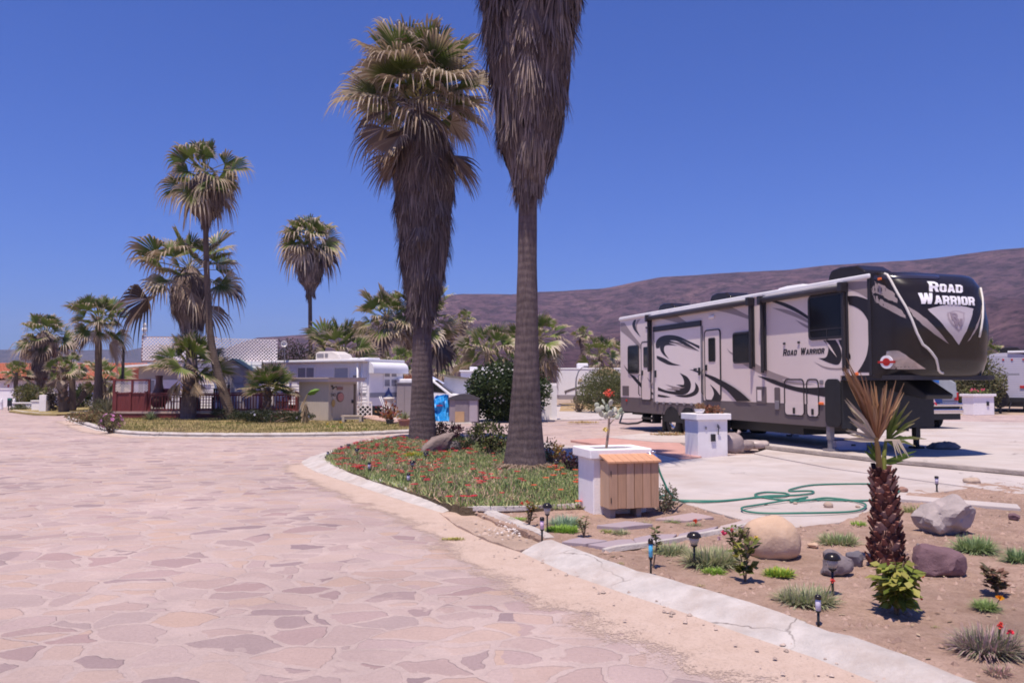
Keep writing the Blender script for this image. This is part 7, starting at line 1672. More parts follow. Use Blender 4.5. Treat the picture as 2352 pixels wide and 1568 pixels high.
# pickup seen from its tail, with a tarpaulin over the bed
Yp = 26.6; pk = thing('pickup_truck', 'silver grey pickup with chrome bumper and blue tarp behind the camper nose', 'pickup truck', (A(2150, 960, Yp).x, Yp, 0), R(10))
M_silver = mat('silver_paint', (.38, .37, .42), .3, .06, 2, metal=.4, coat=.4); hw = .95
mb = MB(); mb.b2((-hw, .1, .62), (hw, 5.2, 1.0)); mb.b2((-hw, .1, 1.0), (hw, .16, 1.32)); mb.b2((-hw, .16, 1.0), (-hw + .1, 2.2, 1.34)); mb.b2((hw - .1, .16, 1.0), (hw, 2.2, 1.34)); mb.b2((-hw, 4.1, 1.0), (hw, 5.25, 1.18)); mb.build('body', M_silver, pk, bevel=.04)
mb = MB(); mb.prism([(2.2, 1.0), (2.3, 1.80), (3.4, 1.84), (4.15, 1.15), (4.15, 1.0)], -hw + .08, hw - .08, fn=lambda a, b_, c: (c, a, b_)); cbn = mb.build('cab', M_silver, pk, recalc=True, bevel=.05)
mb = MB(); mb.b2((-hw + .2, 2.18, 1.30), (hw - .2, 2.245, 1.72)); mb.build('rear_window', M_glass, cbn)
mb = MB(); mb.b2((-hw - .03, -.08, .82), (hw + .03, .09, .93)); mb.b2((-hw - .03, -.10, .58), (hw + .03, .09, .74)); mb.build('bumper', M_chrome, pk, bevel=.03); mb = MB(); mb.b2((-hw + .1, -.04, .74), (hw - .1, .09, .82)); mb.build('bumper_gap', M_black, pk)
mb = MB(); mb.b2((-hw + .03, 0, .38), (hw - .03, 5.0, .60)); mb.build('underbody', M_black, pk)
for x in (-hw + .14, hw - .14):
    for y in (1.2, 4.3): 
        mb = MB(); mb.lathe([(.001, -.13), (.36, -.13), (.40, -.06), (.40, .06), (.36, .13), (.001, .13)], n=20); mb.v = [(c + x, a + y, b_ + .40) for a, b_, c in mb.v]; w__ = mb.build('wheel', M_rubber, pk, smooth=False)
mb = MB(); mb.b2((hw - .16, .08, 1.02), (hw - .02, .12, 1.28)); mb.build('tail_light', M_red_lamp, pk); mb = MB(); mb.b2((-hw + .02, .08, 1.02), (-hw + .16, .12, 1.28)); mb.build('tail_light', M_red_lamp, pk)
tp_ = thing('tarp_cover', 'bright blue and grey tarpaulin draped over the pickup load', 'tarpaulin', (pk.location.x, pk.location.y, 0), R(10))
mb = MB(); mb.prism([(-hw + .02, 1.10), (hw - .1, 1.10), (hw - .12, 1.62), (hw - .5, 1.80), (-.1, 1.98), (-hw + .05, 2.02)], .02, 2.1, fn=lambda a, b_, c: (a, c, b_)); mb.build('grey_sheet', mat('grey_sheet', (.36, .38, .40), .6, .1, 3, bmp=.5, bscale=4), tp_, recalc=True, bevel=.06)
mb = MB(); mb.prism([(-.75, 1.95), (-.55, 2.04), (.15, 1.70), (.15, 1.58)], -.02, 1.0, fn=lambda a, b_, c: (a, c, b_)); mb.build('blue_sheet', mat('blue_sheet', (.03, .17, .55), .45, .1, 3), tp_, recalc=True, bevel=.02)
cl_ = thing('cool_box', 'dark blue crate with an orange label at the pickup tail', 'crate', (pk.location.x, pk.location.y, 0), R(10)); mb = MB(); mb.b2((-.32, -.13, .945), (.16, .005, 1.40)); mb.build('crate', mat('navy_crate', (.02, .05, .20), .5, .1, 3), cl_, bevel=.015); mb = MB(); mb.b2((-.19, -.136, 1.25), (-.02, -.131, 1.36)); mb.build('orange_label', mat('orange_label', (.80, .36, .04), .5, .1, 3), cl_)
mb = MB(); mb.lathe([(.02, -.0), (.10, .015), (.11, .05), (.06, .075), (0, .08)], n=12); mb.v = [(a * 1.6 + .0, b_ * .6 - .05, c + .935) for a, b_, c in mb.v]; 
tg = thing('warning_ribbon', 'red and white ribbon hanging off the pickup tail', 'ribbon', (pk.location.x, pk.location.y, 0), R(10)); mb = MB()
for q, c0 in enumerate(((.6, .03, .06), (.75, .6, .62), (.7, .5, .52), (.6, .03, .06))): z0_, z1__ = 1.26 - q * .10, 1.26 - (q + 1) * .10; mb.prism([(-.42 + q * .08, z0_), (-.28 + q * .06, z0_), (-.28 + (q + 1) * .055, z1__), (-.42 + (q + 1) * .08, z1__)], -.150, -.142, c0, fn=VW)
mb.build('ribbon', M_attr, tg)
# ================================================================ the foreground plot
# near planter with its wooden cupboard
PZ0 = .07
c0 = G(1363, 1181, PZ0); t = thing('planter_pillar', 'near white pedestal planter with a cactus on top, wooden cupboard on its side', 'planter', (c0.x, c0.y, PZ0))
prot = R(15); t.rotation_euler = (0, 0, prot); k = c0.y / F
la = 131 * k; lb = .52; h_ = A(1360, 1036, c0.y - .05).z - PZ0 + .02; cph = .115
t.location = (c0.x, c0.y, PZ0)
def make_cap(t, la, lb, h, o_, ch, w_=.10):
    x0, x1, y0, y1 = -o_, la + o_, -o_, lb + o_; mb = MB(); O = [(x0, y0), (x1, y0), (x1, y1), (x0, y1)]; I = [(x0 + w_, y0 + w_), (x1 - w_, y0 + w_), (x1 - w_, y1 - w_), (x0 + w_, y1 - w_)]
    vs = [(*p, h - ch) for p in O] + [(*p, h) for p in O] + [(*p, h) for p in I] + [(*p, h - .06) for p in I]; fs = [(3, 2, 1, 0)]
    for q in range(4): r_ = (q + 1) % 4; fs += [(q, r_, 4 + r_, 4 + q), (4 + q, 4 + r_, 8 + r_, 8 + q), (8 + q, 8 + r_, 12 + r_, 12 + q)]
    mb.idx(vs, fs); mb.build('cap', M_stucco, t, bevel=.014, segs=3)
    mb = MB(); mb.b2((x0 + w_ + .001, y0 + w_ + .001, h - .09), (x1 - w_ - .001, y1 - w_ - .001, h - .03)); mb.build('soil', M_bedsoil, t)
mb = MB(); mb.b2((0, 0, -.06), (la, lb, h_ - cph)); mb.build('pedestal', M_stucco, t, bevel=.012)
make_cap(t, la, lb, h_, .055, cph, .12)
# cactus: a stalk with flat pads and one red flower
cz = h_ - .03; b_ = A(1398, 1013, c0.y + .22); lc = Matrix.Rotation(-prot, 3, 'Z') @ Vector((b_.x - c0.x, b_.y - c0.y, 0)); cacO = Vector((c0.x, c0.y, PZ0)) + Matrix.Rotation(prot, 3, 'Z') @ Vector((lc.x, lb * .5, cz))
cac = thing('prickly_pear', 'small pale prickly pear with flat pads and a red flower in the near planter', 'cactus', cacO); Yc = cacO.y
def cpx(x, y, dy=0): return A(x, y, Yc + dy) - cacO
mb = MB(); mb.tube([Vector((0, 0, -.05)), cpx(1398, 985), cpx(1399, 960)], [.017, .015, .012], 8, col=(.34, .24, .18))
for a, b_ in (((1399, 975), (1411, 962)), ((1399, 962), (1380, 948)), ((1399, 960), (1416, 952))): mb.tube([cpx(*a), cpx(*b_)], [.008, .006], 6, col=(.38, .30, .20))
mb.build('stem', M_attr, cac)
mb = MB()
def cpad(c, up, side, rx, rz, col):
    up = up.normalized(); side = (side - up * side.dot(up)).normalized(); n = up.cross(side); N_ = 12; ring = []
    vs = []; fs = []
    for lay, (sc__, o_) in enumerate(((.55, -.5), (.9, -.35), (1, 0), (.9, .35), (.55, .5))):
        for q in range(N_): a = 2 * PI * q / N_; vs.append(c + side * rx * sc__ * math.cos(a) + up * rz * (1 + sc__ * math.sin(a)) + n * .016 * o_ * 1.2)
    for l in range(4):
        for q in range(N_): fs.append((l * N_ + q, l * N_ + (q + 1) % N_, (l + 1) * N_ + (q + 1) % N_, (l + 1) * N_ + q))
    fs.append(tuple(range(N_ - 1, -1, -1))); fs.append(tuple(4 * N_ + q for q in range(N_))); mb.idx(vs, fs, col)
rnd = random.Random(3); pc = [(.36, .40, .30), (.42, .44, .34), (.30, .36, .24), (.48, .48, .38)]
for x, y, lean, rx, rz in ((1378, 948, -.5, 8, 8), (1384, 958, -.3, 8, 8.5), (1392, 962, -.1, 7.5, 8), (1374, 935, -.6, 6, 6), (1400, 958, .1, 8, 9), (1396, 945, -.1, 6.5, 9), (1402, 933, .05, 6, 8.5), (1409, 948, .4, 6, 7.5), (1414, 962, .8, 5, 7), (1418, 953, .7, 5.5, 7.5), (1424, 948, .3, 4.5, 6.5), (1387, 940, -.7, 5, 6), (1390, 930, -.5, 2.6, 8), (1407, 960, .4, 5, 6), (1426, 952, 1.2, 3, 5)):
    kk = Yc / F; cpad(cpx(x, y, rnd.uniform(-.04, .04)), Vector((lean, rnd.uniform(-.3, .3), 1)), Vector((1, rnd.uniform(-.8, .8), 0)), rx * kk, rz * kk, pc[rnd.randrange(4)])
mb.build('pads', M_attr, cac, smooth=True)
mb = MB(); mb.tube([cpx(1401, 925), cpx(1399, 908)], .004, 5, col=(.3, .22, .14)); rf_ = random.Random(2)
for q in range(70): leaf(mb, cpx(1398 + rf_.gauss(0, 4.5), 903 + rf_.gauss(0, 3.4), rf_.gauss(0, .02)), rand_dir(rf_), rand_dir(rf_), .028, .010, lerp3((.75, .07, .05), (.85, .22, .12), rf_.random()))
for q in range(20): leaf(mb, cpx(1390 + rf_.gauss(0, 3), 986 + rf_.gauss(0, 1.5), -.03), rand_dir(rf_), rand_dir(rf_), .03, .012, (.78, .62, .10))
mb.build('flower', M_leaf, cac)
# wooden cupboard hung on the side
cup = thing('wooden_cupboard', 'warm raw wood cupboard with plank doors fixed to the near white planter', 'cupboard', (c0.x, c0.y, PZ0), prot); dpt = .30
M_wood = mat('raw_cedar', (.50, .305, .195), .65, .14, 2.2, stretch=(14, 14, 1), bmp=.12, bscale=8)
x0_, x1_ = .085, 136 * k; zb_c, zt_c = .10, A(1440, 1052, c0.y).z - PZ0
mb = MB(); mb.b2((x0_, -dpt + .022, zb_c), (x1_, -.004, zt_c - .02)); mb.build('carcass', mat('cedar_side', (.55, .36, .23), .65, .12, 2, stretch=(12, 12, 1)), cup)
pw = (x1_ - x0_) / 6; cols = [(.50, .305, .195), (.46, .275, .17), (.52, .33, .22), (.48, .29, .18), (.51, .31, .20), (.47, .285, .18)]
for q in range(6):
    gap = .004 if q != 2 else .006; mb = MB(); mb.b2((x0_ + q * pw + .002, -dpt, zb_c + .004 * (q % 2)), (x0_ + (q + 1) * pw - gap, -dpt + .021, zt_c - .025)); mb.build('plank', mat('cedar_plank', cols[q], .65, .16, 2.0 + q * .3, stretch=(16, 16, 1), bmp=.12, bscale=8), cup, bevel=.003)
lidm = mat('cedar_lid', (.58, .30, .17), .6, .12, 2, stretch=(14, 3, 3)); 
for q in range(7):
    lw_ = (x1_ - x0_ + .05) / 7; mb = MB(); mb.prism([(-dpt - .03, zt_c - .035), (-dpt - .03, zt_c - .012), (-.003, zt_c + .062), (-.003, zt_c + .04)], x0_ - .03 + q * lw_, x0_ - .03 + (q + 1) * lw_ - .004, fn=lambda a, b_, c: (c, a, b_)); mb.build('lid_board', lidm, cup, recalc=True, bevel=.002)
for zz in (.20, zt_c - .15):
    mb = MB(); mb.b2((x0_ + .012, -dpt - .006, zz - .03), (x0_ + .02, -dpt + .004, zz + .03)); mb.build('hinge', M_black, cup)
mb = MB(); mb.b2((x0_ + .03, -dpt + .06, -.02), (x0_ + .09, -.04, zb_c)); mb.b2((x0_ + .36, -dpt + .08, -.02), (x0_ + .42, -.04, zb_c)); mb.build('foot', mat('grey_block', (.25, .22, .22), .8, .1, 5), cup)
# garden hose: from the tap in long loops over the slab
hz_ = PZ + .016
def hp(x, y): return G(x, y, hz_)
tap = Vector((c0.x, c0.y, PZ0)) + Matrix.Rotation(prot, 3, 'Z') @ Vector((la + .01, -.05, 0)); tap = A(1506, 1046, c0.y + .1)
def catmull(P_, sub=8):
    out = []
    for i in range(len(P_) - 1):
        p0, p1, p2, p3 = P_[max(i - 1, 0)], P_[i], P_[i + 1], P_[min(i + 2, len(P_) - 1)]
        for q in range(sub): t_ = q / sub; out.append(.5 * ((2 * p1) + (p2 - p0) * t_ + (2 * p0 - 5 * p1 + 4 * p2 - p3) * t_ * t_ + (3 * p1 - p0 - 3 * p2 + p3) * t_ ** 3))
    out.append(P_[-1]); return out
HP = [A(1508, 1052, c0.y + .08), A(1514, 1080, c0.y + .06), A(1526, 1108, c0.y + .03), A(1542, 1135, c0.y + .08), hp(1570, 1153), hp(1620, 1153), hp(1690, 1147), hp(1760, 1138), hp(1830, 1137), hp(1866, 1132), hp(1862, 1126), hp(1815, 1127), hp(1822, 1122), hp(1870, 1113), hp(1960, 1110), hp(2030, 1112), hp(2060, 1122), hp(2062, 1130), hp(2020, 1146), hp(1950, 1149), hp(1870, 1148), hp(1800, 1147), hp(1745, 1140), hp(1735, 1135), hp(1760, 1130), hp(1800, 1131), hp(1812, 1136), hp(1790, 1141), hp(1740, 1142), hp(1690, 1146), hp(1640, 1150), hp(1560, 1149), hp(1520, 1144), hp(1516, 1139), hp(1548, 1133)]
HP2 = [hp(1850, 1146), hp(1800, 1152), hp(1740, 1160), hp(1706, 1168), hp(1712, 1175), hp(1770, 1180), hp(1860, 1181), hp(1950, 1176), hp(1986, 1168), hp(1984, 1158), hp(1955, 1150), hp(1900, 1146), hp(1850, 1151), hp(1815, 1152), hp(1855, 1144)]
hs2 = thing('garden_hose', 'long green garden hose looping over the concrete slab', 'hose', (tap.x, tap.y, PZ))
M_hose = mat('green_hose', (.045, .19, .135), .45, .12, 6)
o3 = (tap.x, tap.y, PZ)
mb = MB(); P_ = catmull(HP, 8); P_ = [Vector((p.x, p.y, max(p.z, hz_) + .004 * math.sin(i * .21))) for i, p in enumerate(P_)]; mb.tube(P_, .0125, 8); mb.build('hose', M_hose, hs2, off=o3, smooth=True)
mb = MB(); P_ = catmull(HP2, 8); P_ = [Vector((p.x, p.y, p.z + .012 + .006 * math.sin(i * .3))) for i, p in enumerate(P_)]; mb.tube(P_, .0125, 8); mb.build('hose', M_hose, hs2, off=o3, smooth=True)
fa = thing('water_tap', 'brass tap with the hose screwed on beside the cupboard', 'tap', tap); mb = MB(); mb.tube([(-.16, .04, .03), (-.02, .0, .02), (0, -.0, 0), (.012, -.01, -.05)], [.012, .014, .017, .018], 8); mb.lathe([(.03, .035), (.035, .045), (.03, .055)], (-.03, .01, .0), 10); mb.build('spout', M_chrome, fa, smooth=True)

# second planter with plants, hook and bags
t = pillar_planter('planter_pillar', 'second white pedestal planter beside the camper with rusty succulents on top', (1604, 1046.5), PZ, .71, .56, R(17), .88, .06, .13)
clump(t, 420, ((.26, .64), (.06, .5), (.84, 1.02)), .07, [(.25, .09, .06), (.34, .15, .09), (.18, .10, .06), (.42, .22, .14)], 3, 'succulents', wd=.35)
fp_ = thing('flower_pot', 'small pale bowl with a rusty plant on the second planter', 'flower pot', t.location + Matrix.Rotation(R(17), 3, 'Z') @ Vector((.10, .10, .88))); mb = MB(); mb.lathe([(.06, 0), (.10, .05), (.115, .10), (.10, .10), (0, .08)], n=14); mb.build('pot', M_white, fp_); clump(fp_, 90, ((-.09, .09), (-.09, .09), (.09, .2)), .06, [(.34, .15, .09), (.28, .18, .10)], 4, 'plant')
mb = MB(); mb.b2((.30, -.035, .30), (.40, -.001, .45)); mb.build('outlet_box', M_black, t); mb = MB(); mb.b2((.17, -.02, .55), (.20, -.001, .61)); mb.build('hasp', M_greymetal, t)
mb = MB(); mb.tube([(.47, -.02, .44), (.47, -.05, .63), (.43, -.06, .66), (.44, -.05, .60), (.50, -.05, .58)], .010, 6); mb.build('hook', M_black, t, smooth=True)
def sack(name, label, x, yb, rx, ry, h, col, seed, rz=0):
    b_ = G(x, yb, PZ); t = thing(name, label, 'sack', (b_.x, b_.y + ry, PZ), rz, 'sacks by the second planter'); mb = MB(); vs = []; fs = []; nu, nv = 28, 14
    for j in range(nv + 1):
        ph = PI * j / nv - PI / 2
        for i in range(nu):
            a = 2 * PI * i / nu; cx_, cy_, cz_ = math.cos(a) * abs(math.cos(ph)) ** .6, math.sin(a) * abs(math.cos(ph)) ** .6, math.copysign(abs(math.sin(ph)) ** .75, math.sin(ph))
            q = 1 + .16 * nz(cx_ * 2 + seed, cy_ * 2 + cz_, seed) + .07 * nz(cx_ * 6, cy_ * 6 + cz_ * 5, seed); vs.append((cx_ * rx * q, cy_ * ry * q, max(0, h * .5 * (1 + cz_ * q))))
    for j in range(nv):
        for i in range(nu): fs.append((j * nu + i, j * nu + (i + 1) % nu, (j + 1) * nu + (i + 1) % nu, (j + 1) * nu + i))
    mb.idx(vs, fs); mb.build('bag', mat('sack_film', col, .38, .14, 3, spec=.5, bmp=.5, bscale=7), t, smooth=True)
    if h < .3: return t
    mb = MB(); mb.tube([(rx * .5, 0, h * .86), (rx * .62, 0, h * 1.02), (rx * .72, .01, h * 1.10)], [.05, .03, .045], 8); mb.build('neck', mat('sack_neck', col, .4, .12, 4), t, smooth=True); return t
sack('plastic_sack', 'bulging taupe plastic sack against the second planter', 1684, 1043, .30, .24, .44, (.33, .26, .25), 1); sack('plastic_sack', 'flat taupe sack lying right of the bulging sack', 1712, 1035, .30, .22, .22, (.30, .24, .23), 2, .4); sack('plastic_sack', 'flat pale printed sack lying farthest right of the sacks', 1738, 1032, .36, .25, .20, (.46, .38, .36), 3, -.3)
st_ = thing('storage_box', 'low pale blue box lying under the camper nose', 'box', G(1921, 1034, .09)); k = st_.location.y / F; mb = MB(); mb.b2((0, 0, 0), (70 * k, .5, .22)); mb.build('box', mat('pale_blue_box', (.36, .35, .48), .6, .06, 3), st_, bevel=.015); mb = MB(); mb.b2((34 * k, -.01, .10), (44 * k, .01, .14)); mb.build('handle', M_black, st_)
st_ = thing('shade_cloth_bundle', 'grey cloth bundle lying beside the camper support legs', 'bundle', G(2170, 1030, .09)); mb = MB(); mb.lathe([(0, 0), (.38, .0), (.42, .06), (.34, .15), (.15, .20), (0, .21)], n=20); mb.v = [(a * (.9 + .35 * nz(a * 5, b_ * 5, 1)), b_ * (.5 + .25 * nz(a * 6, b_ * 6, 2)), c * (.75 + .5 * nz(a * 6, b_ * 6, 3))) for a, b_, c in mb.v]; mb.build('cloth', mat('grey_cloth', (.16, .145, .155), .8, .12, 5), st_, smooth=True)

# rocks
M_rock_tan = mat('tan_boulder', (.55, .38, .27), .9, .14, 2.5, spec=.15, bmp=.5, bscale=18, dirt=((.62, .50, .42), .7))
M_rock_grey = mat('grey_boulder', (.38, .32, .31), .9, .25, 3.5, spec=.15, bmp=.8, bscale=12, dirt=((.52, .44, .42), .7))
M_rock_purple = mat('purple_boulder', (.17, .10, .115), .9, .22, 4, spec=.2, bmp=.8, bscale=14, dirt=((.28, .18, .18), .5))
M_rock_dark = mat('slate_stone', (.20, .165, .175), .85, .2, 5, spec=.2, bmp=.6, bscale=16)
def rock(label, x, yb, wpx, hpx, m, seed, dz=.7, rough=.28, rz=0, name='boulder', blunt=.8, sink=.15, facets=0, z0=.07, skew=0.0, hi=3, group=None):
    b_ = G(x, yb, z0); k = b_.y / F; rx = wpx * k / 2; h = hpx * k / (1.0 - sink * .5); ry = rx * dz; mb = MB(); bm = bmesh.new(); bmesh.ops.create_icosphere(bm, subdivisions=hi + 1, radius=1)
    rnd = random.Random(seed); cuts = [(rand_dir(rnd), rnd.uniform(.62, .88)) for _ in range(facets)]
    for v in bm.verts:
        p = v.co.copy()
        for d, o_ in cuts:
            e = p.dot(d)
            if e > o_: p -= d * (e - o_) * .97
        q = 1 + rough * nz(p.x * 1.1 + seed * 3, p.y * 1.1, p.z * 1.1) + rough * .4 * noise.noise(p * 2.6 + Vector((seed, 0, 0))) + rough * .18 * noise.noise(p * 7 + Vector((0, seed, 0)))
        p = p * q; p.z = math.copysign(abs(p.z) ** blunt, p.z); v.co = Vector((p.x * rx + skew * p.z * rx, p.y * ry, p.z * h * .5 + h * (.5 - sink)))
    bm.normal_update(); me = bpy.data.meshes.new(name); bm.to_mesh(me); bm.free(); me.materials.append(m)
    for f in me.polygons: f.use_smooth = True
    o_ = bpy.data.objects.new(name, me); COL.objects.link(o_); o_.location = (b_.x, b_.y + ry * .8, z0)
    if facets: md = o_.modifiers.new('split', 'EDGE_SPLIT'); md.split_angle = R(17)
    o_.rotation_euler = (0, 0, rz); return tag(o_, label, 'rock', group)
rock('rounded tan boulder in the soil bed behind the dome lamp', 1788, 1284, 124, 98, M_rock_tan, 1, .9, .12, blunt=.78)
rock('big pale grey boulder with an undercut right of the young palm', 2206, 1232, 140, 92, M_rock_grey, 5, .8, .34, facets=13)
rock('dark purple boulder right of the young palm foot', 2172, 1326, 126, 74, M_rock_purple, 7, .8, .2, facets=7, blunt=.7)
rock('grey stone behind the dome lamp left of the young palm', 1930, 1322, 76, 46, M_rock_dark, 9, .8, .25, facets=6, name='stone')
rock('lilac grey stone just left of the young palm foot', 1918, 1292, 44, 30, M_rock_dark, 10, .8, .25, facets=5, name='stone', hi=2)
rock('blue grey stone wedged against the young palm foot', 1968, 1300, 40, 38, mat('blue_stone', (.16, .145, .17), .85, .2, 5), 11, .8, .25, facets=5, name='stone', hi=2)
rock('slanting grey rock among the red flowers behind the dome lamps', 1006, 1046, 78, 62, mat('brown_rock', (.24, .185, .165), .9, .3, 5, spec=.15, bmp=.9, bscale=14), 12, .5, .34, facets=14, z0=.1, skew=.5)
rock('lilac rock with a pointed top right of the slanting rock', 1042, 1040, 36, 30, M_rock_dark, 13, .7, .3, facets=6, z0=.1, name='rock', hi=2)
rock('reddish fist sized stone at the edge of the slab', 2076, 1130, 24, 13, mat('red_stone', (.30, .17, .13), .85, .2, 6), 14, .8, .25, facets=5, name='stone', hi=2)
for x, y, w_, h, l in ((1906, 1166, 22, 14, 'largest pale pebble inside the hose loop'), (1972, 1166, 11, 7, 'brown pebble by the right end of the hose loop'), (1828, 1158, 10, 6, 'small pebble left of the largest pale pebble'), (1760, 1160, 8, 5, 'tiny brown pebble at the left in the hose loop'), (2012, 1180, 16, 10, 'pinkish pebble beside the young palm trunk'), (1440, 1078, 9, 6, 'small dark pebble behind the near planter'), (2240, 1110, 40, 14, 'clump of broken earth on the slab edge at right')):
    rock(l, x, y, w_, h, mat('pebble', (.44, .33, .26), .9, .2, 8), x % 17, .8, .25, name='pebble', hi=1, z0=PZ if y < 1175 else .08)
for x, y, w_, h, m_, l in ((1870, 1258, 26, 12, M_rock_tan, 'low tan stone lying behind the grey bush'), (2115, 1270, 20, 22, M_rock_dark, 'lilac stone at the right of the palm foot'), (2335, 1195, 26, 16, M_rock_purple, 'dark stone at the right edge near the big boulder')): rock(l, x, y, w_, h, m_, x % 13, .8, .3, facets=5, name='stone', hi=2)

# solar lamps
M_lens = mat('frosted_lens', (.50, .45, .42), .25, .05, 5, spec=.5)
proto = {}
def dome_lamp(x, yb, ytop, wpx, label):
    b_ = G(x, yb, .075); k = b_.y / F; h = (yb - ytop) * k * 1.02; r_ = wpx * k / 2
    if 'dome' not in proto:
        t = thing('solar_dome_lamp', label, 'garden lamp', b_, 0, 'mushroom solar lamps'); H = .40
        mb = MB(); mb.tube([(0, 0, -.04), (0, 0, .235)], .011, 10); mb.build('stake', M_black, t, smooth=True)
        mb = MB(); mb.lathe([(.018, .228), (.034, .245), (.036, .252), (.018, .252)], n=20); mb.build('collar', M_black, t, smooth=True)
        mb = MB(); mb.lathe([(.030, .253), (.048, .30), (.052, .345)], n=22); mb.build('lens', M_lens, t, smooth=True)
        mb = MB(); mb.lathe([(.050, .338), (.074, .340), (.073, .352), (.060, .378), (.038, .395), (.0, .401)], n=26); mb.build('dome_cap', M_gloss, t, smooth=True)
        proto['dome'] = t; t.scale = (r_ / .074, r_ / .074, h / .40); return t
    t = copy_tree(proto['dome'], b_, 0, label); t.scale = (r_ / .074, r_ / .074, h / .40); return t
def stick_lamp(x, yb, ytop, wpx, label, band=(.55, .50, .62)):
    b_ = G(x, yb, .075); k = b_.y / F; h = (yb - ytop) * k * 1.02; r_ = wpx * k / 2
    t = thing('solar_stick_lamp', label, 'garden lamp', b_, 0, 'slim solar lamps')
    mb = MB(); mb.tube([(0, 0, -.04), (0, 0, h * .45)], r_ * .42, 8); mb.build('stake', M_black, t, smooth=True)
    mb = MB(); mb.lathe([(r_ * .55, h * .42), (r_ * .85, h * .47), (r_ * .85, h * .50), (r_ * .4, h * .50)], n=14); mb.build('collar', M_black, t, smooth=True)
    mb = MB(); mb.lathe([(r_ * .80, h * .501), (r_ * .82, h * .86)], n=16); mb.build('lens', mat('price_sleeve', band, .3, .35, 30), t, smooth=True)
    mb = MB(); mb.lathe([(r_ * .6, h * .855), (r_ * 1.0, h * .86), (r_ * 1.02, h * .95), (r_ * .7, h), (0, h * 1.005)], n=16); mb.build('cap', M_gloss, t, smooth=True); return t
for a in ((1913, 1368, 1273, 38, 'nearest mushroom lamp, in front of the grey stone'), (1595, 1302, 1224, 33, 'mushroom lamp among grey green tufts left of the tan boulder'), (1257, 1224, 1157, 23, 'mushroom lamp left of the wooden cupboard'), (947, 1092, 1058, 15, 'mushroom lamp in the red flowers below the yellow mound'), (978, 1062, 1038, 13, 'mushroom lamp just left of the slanting rock'), (800, 1038, 1019, 11, 'mushroom lamp at the far tip of the red flower island'), (820, 1052, 1029, 12, 'mushroom lamp half sunk in flowers near the island tip'), (1130, 1046, 1024, 12, 'mushroom lamp before the dark shrubs between the two big trunks'), (1278, 1084, 1054, 17, 'mushroom lamp in shade right of the tall bare trunk'), ): dome_lamp(*a)
for a in ((1880, 1436, 1369, 15, 'nearest slim lamp with a lilac sleeve at the kerb'), (1495, 1320, 1240, 12, 'slim lamp with a bright blue sleeve in the bare soil', (.08, .38, .62)), (1245, 1242, 1189, 11, 'slim lamp with a pink sleeve at the kerb left of the cupboard', (.6, .42, .55)), (938, 1118, 1087, 9, 'slim lamp at the kerb edge of the red flowers'), (848, 1090, 1062, 8, 'slim lamp in the red flowers left of the mushroom lamp'), (753, 1052, 1037, 6, 'slim lamp at the very tip of the flower island'), (784, 1040, 1024, 6, 'slim lamp second from the tip of the flower island'), (2152, 1128, 1094, 9, 'slim lamp alone on the concrete right of the young palm')): stick_lamp(*a)

# ice plant island with red flowers
isl = XY([(1060, 1168), (1010, 1150), (950, 1130), (870, 1105), (800, 1082), (752, 1062), (748, 1052), (770, 1040), (810, 1024), (870, 1012), (930, 1007), (1010, 1004), (1100, 1008), (1180, 1014), (1255, 1040), (1330, 1080), (1345, 1100), (1345, 1165), (1200, 1168)], .1)
def isl_z(x, y): return .10 + .04 * nz(x, y, 3, .9) + .03 * nz(x, y, 8, 2.6)
mb = MB(); fill_sheet(mb, isl, .2, isl_z, skirt=-.02, seed=4); struct(mb, 'island_soil', M_bedsoil, smooth=True)
mb = MB(); fb = MB(); rnd = random.Random(17); xs = [p[0] for p in isl]; ys = [p[1] for p in isl]; n_ = 0; nf = 0
GC = [(.13, .17, .06), (.19, .22, .085), (.24, .23, .11), (.08, .11, .04), (.33, .26, .17), (.32, .21, .15)]
while n_ < 46000:
    x, y = rnd.uniform(min(xs), max(xs)), rnd.uniform(min(ys), max(ys))
    if not inpoly(x, y, isl): continue
    if math.hypot(x - bpy.data.objects['fan_palm'].location.x, y - bpy.data.objects['fan_palm'].location.y) < .5: continue
    n_ += 1; z = isl_z(x, y) - .01; hgt = rnd.uniform(.04, .11) * (1 + .5 * nz(x, y, 12, 1.2)); a = rnd.uniform(0, 2 * PI); dx, dy = math.cos(a) * .009, math.sin(a) * .009; lx_, ly_ = rnd.gauss(0, .035), rnd.gauss(0, .035)
    tone = nz(x, y, 21, .8) + .35 * nz(x, y, 4, 2.7)
    if nz(x, y, 33, 1.9) < -.30 and rnd.random() < .7: continue
    c_ = GC[rnd.randrange(4)] if tone + rnd.uniform(-.3, .3) < -.02 else GC[rnd.randrange(6)]; lk = rnd.uniform(1.5, 2.7); c_ = tuple(q * lk for q in c_)
    mb.face([(x - dx, y - dy, z), (x + dx, y + dy, z), (x + lx_ + dx * .6, y + ly_ + dy * .6, z + hgt * .8), (x + lx_, y + ly_, z + hgt), (x + lx_ - dx * .6, y + ly_ - dy * .6, z + hgt * .8)], c_)
tag(mb.build('ice_plant', M_leaf), kind='stuff')
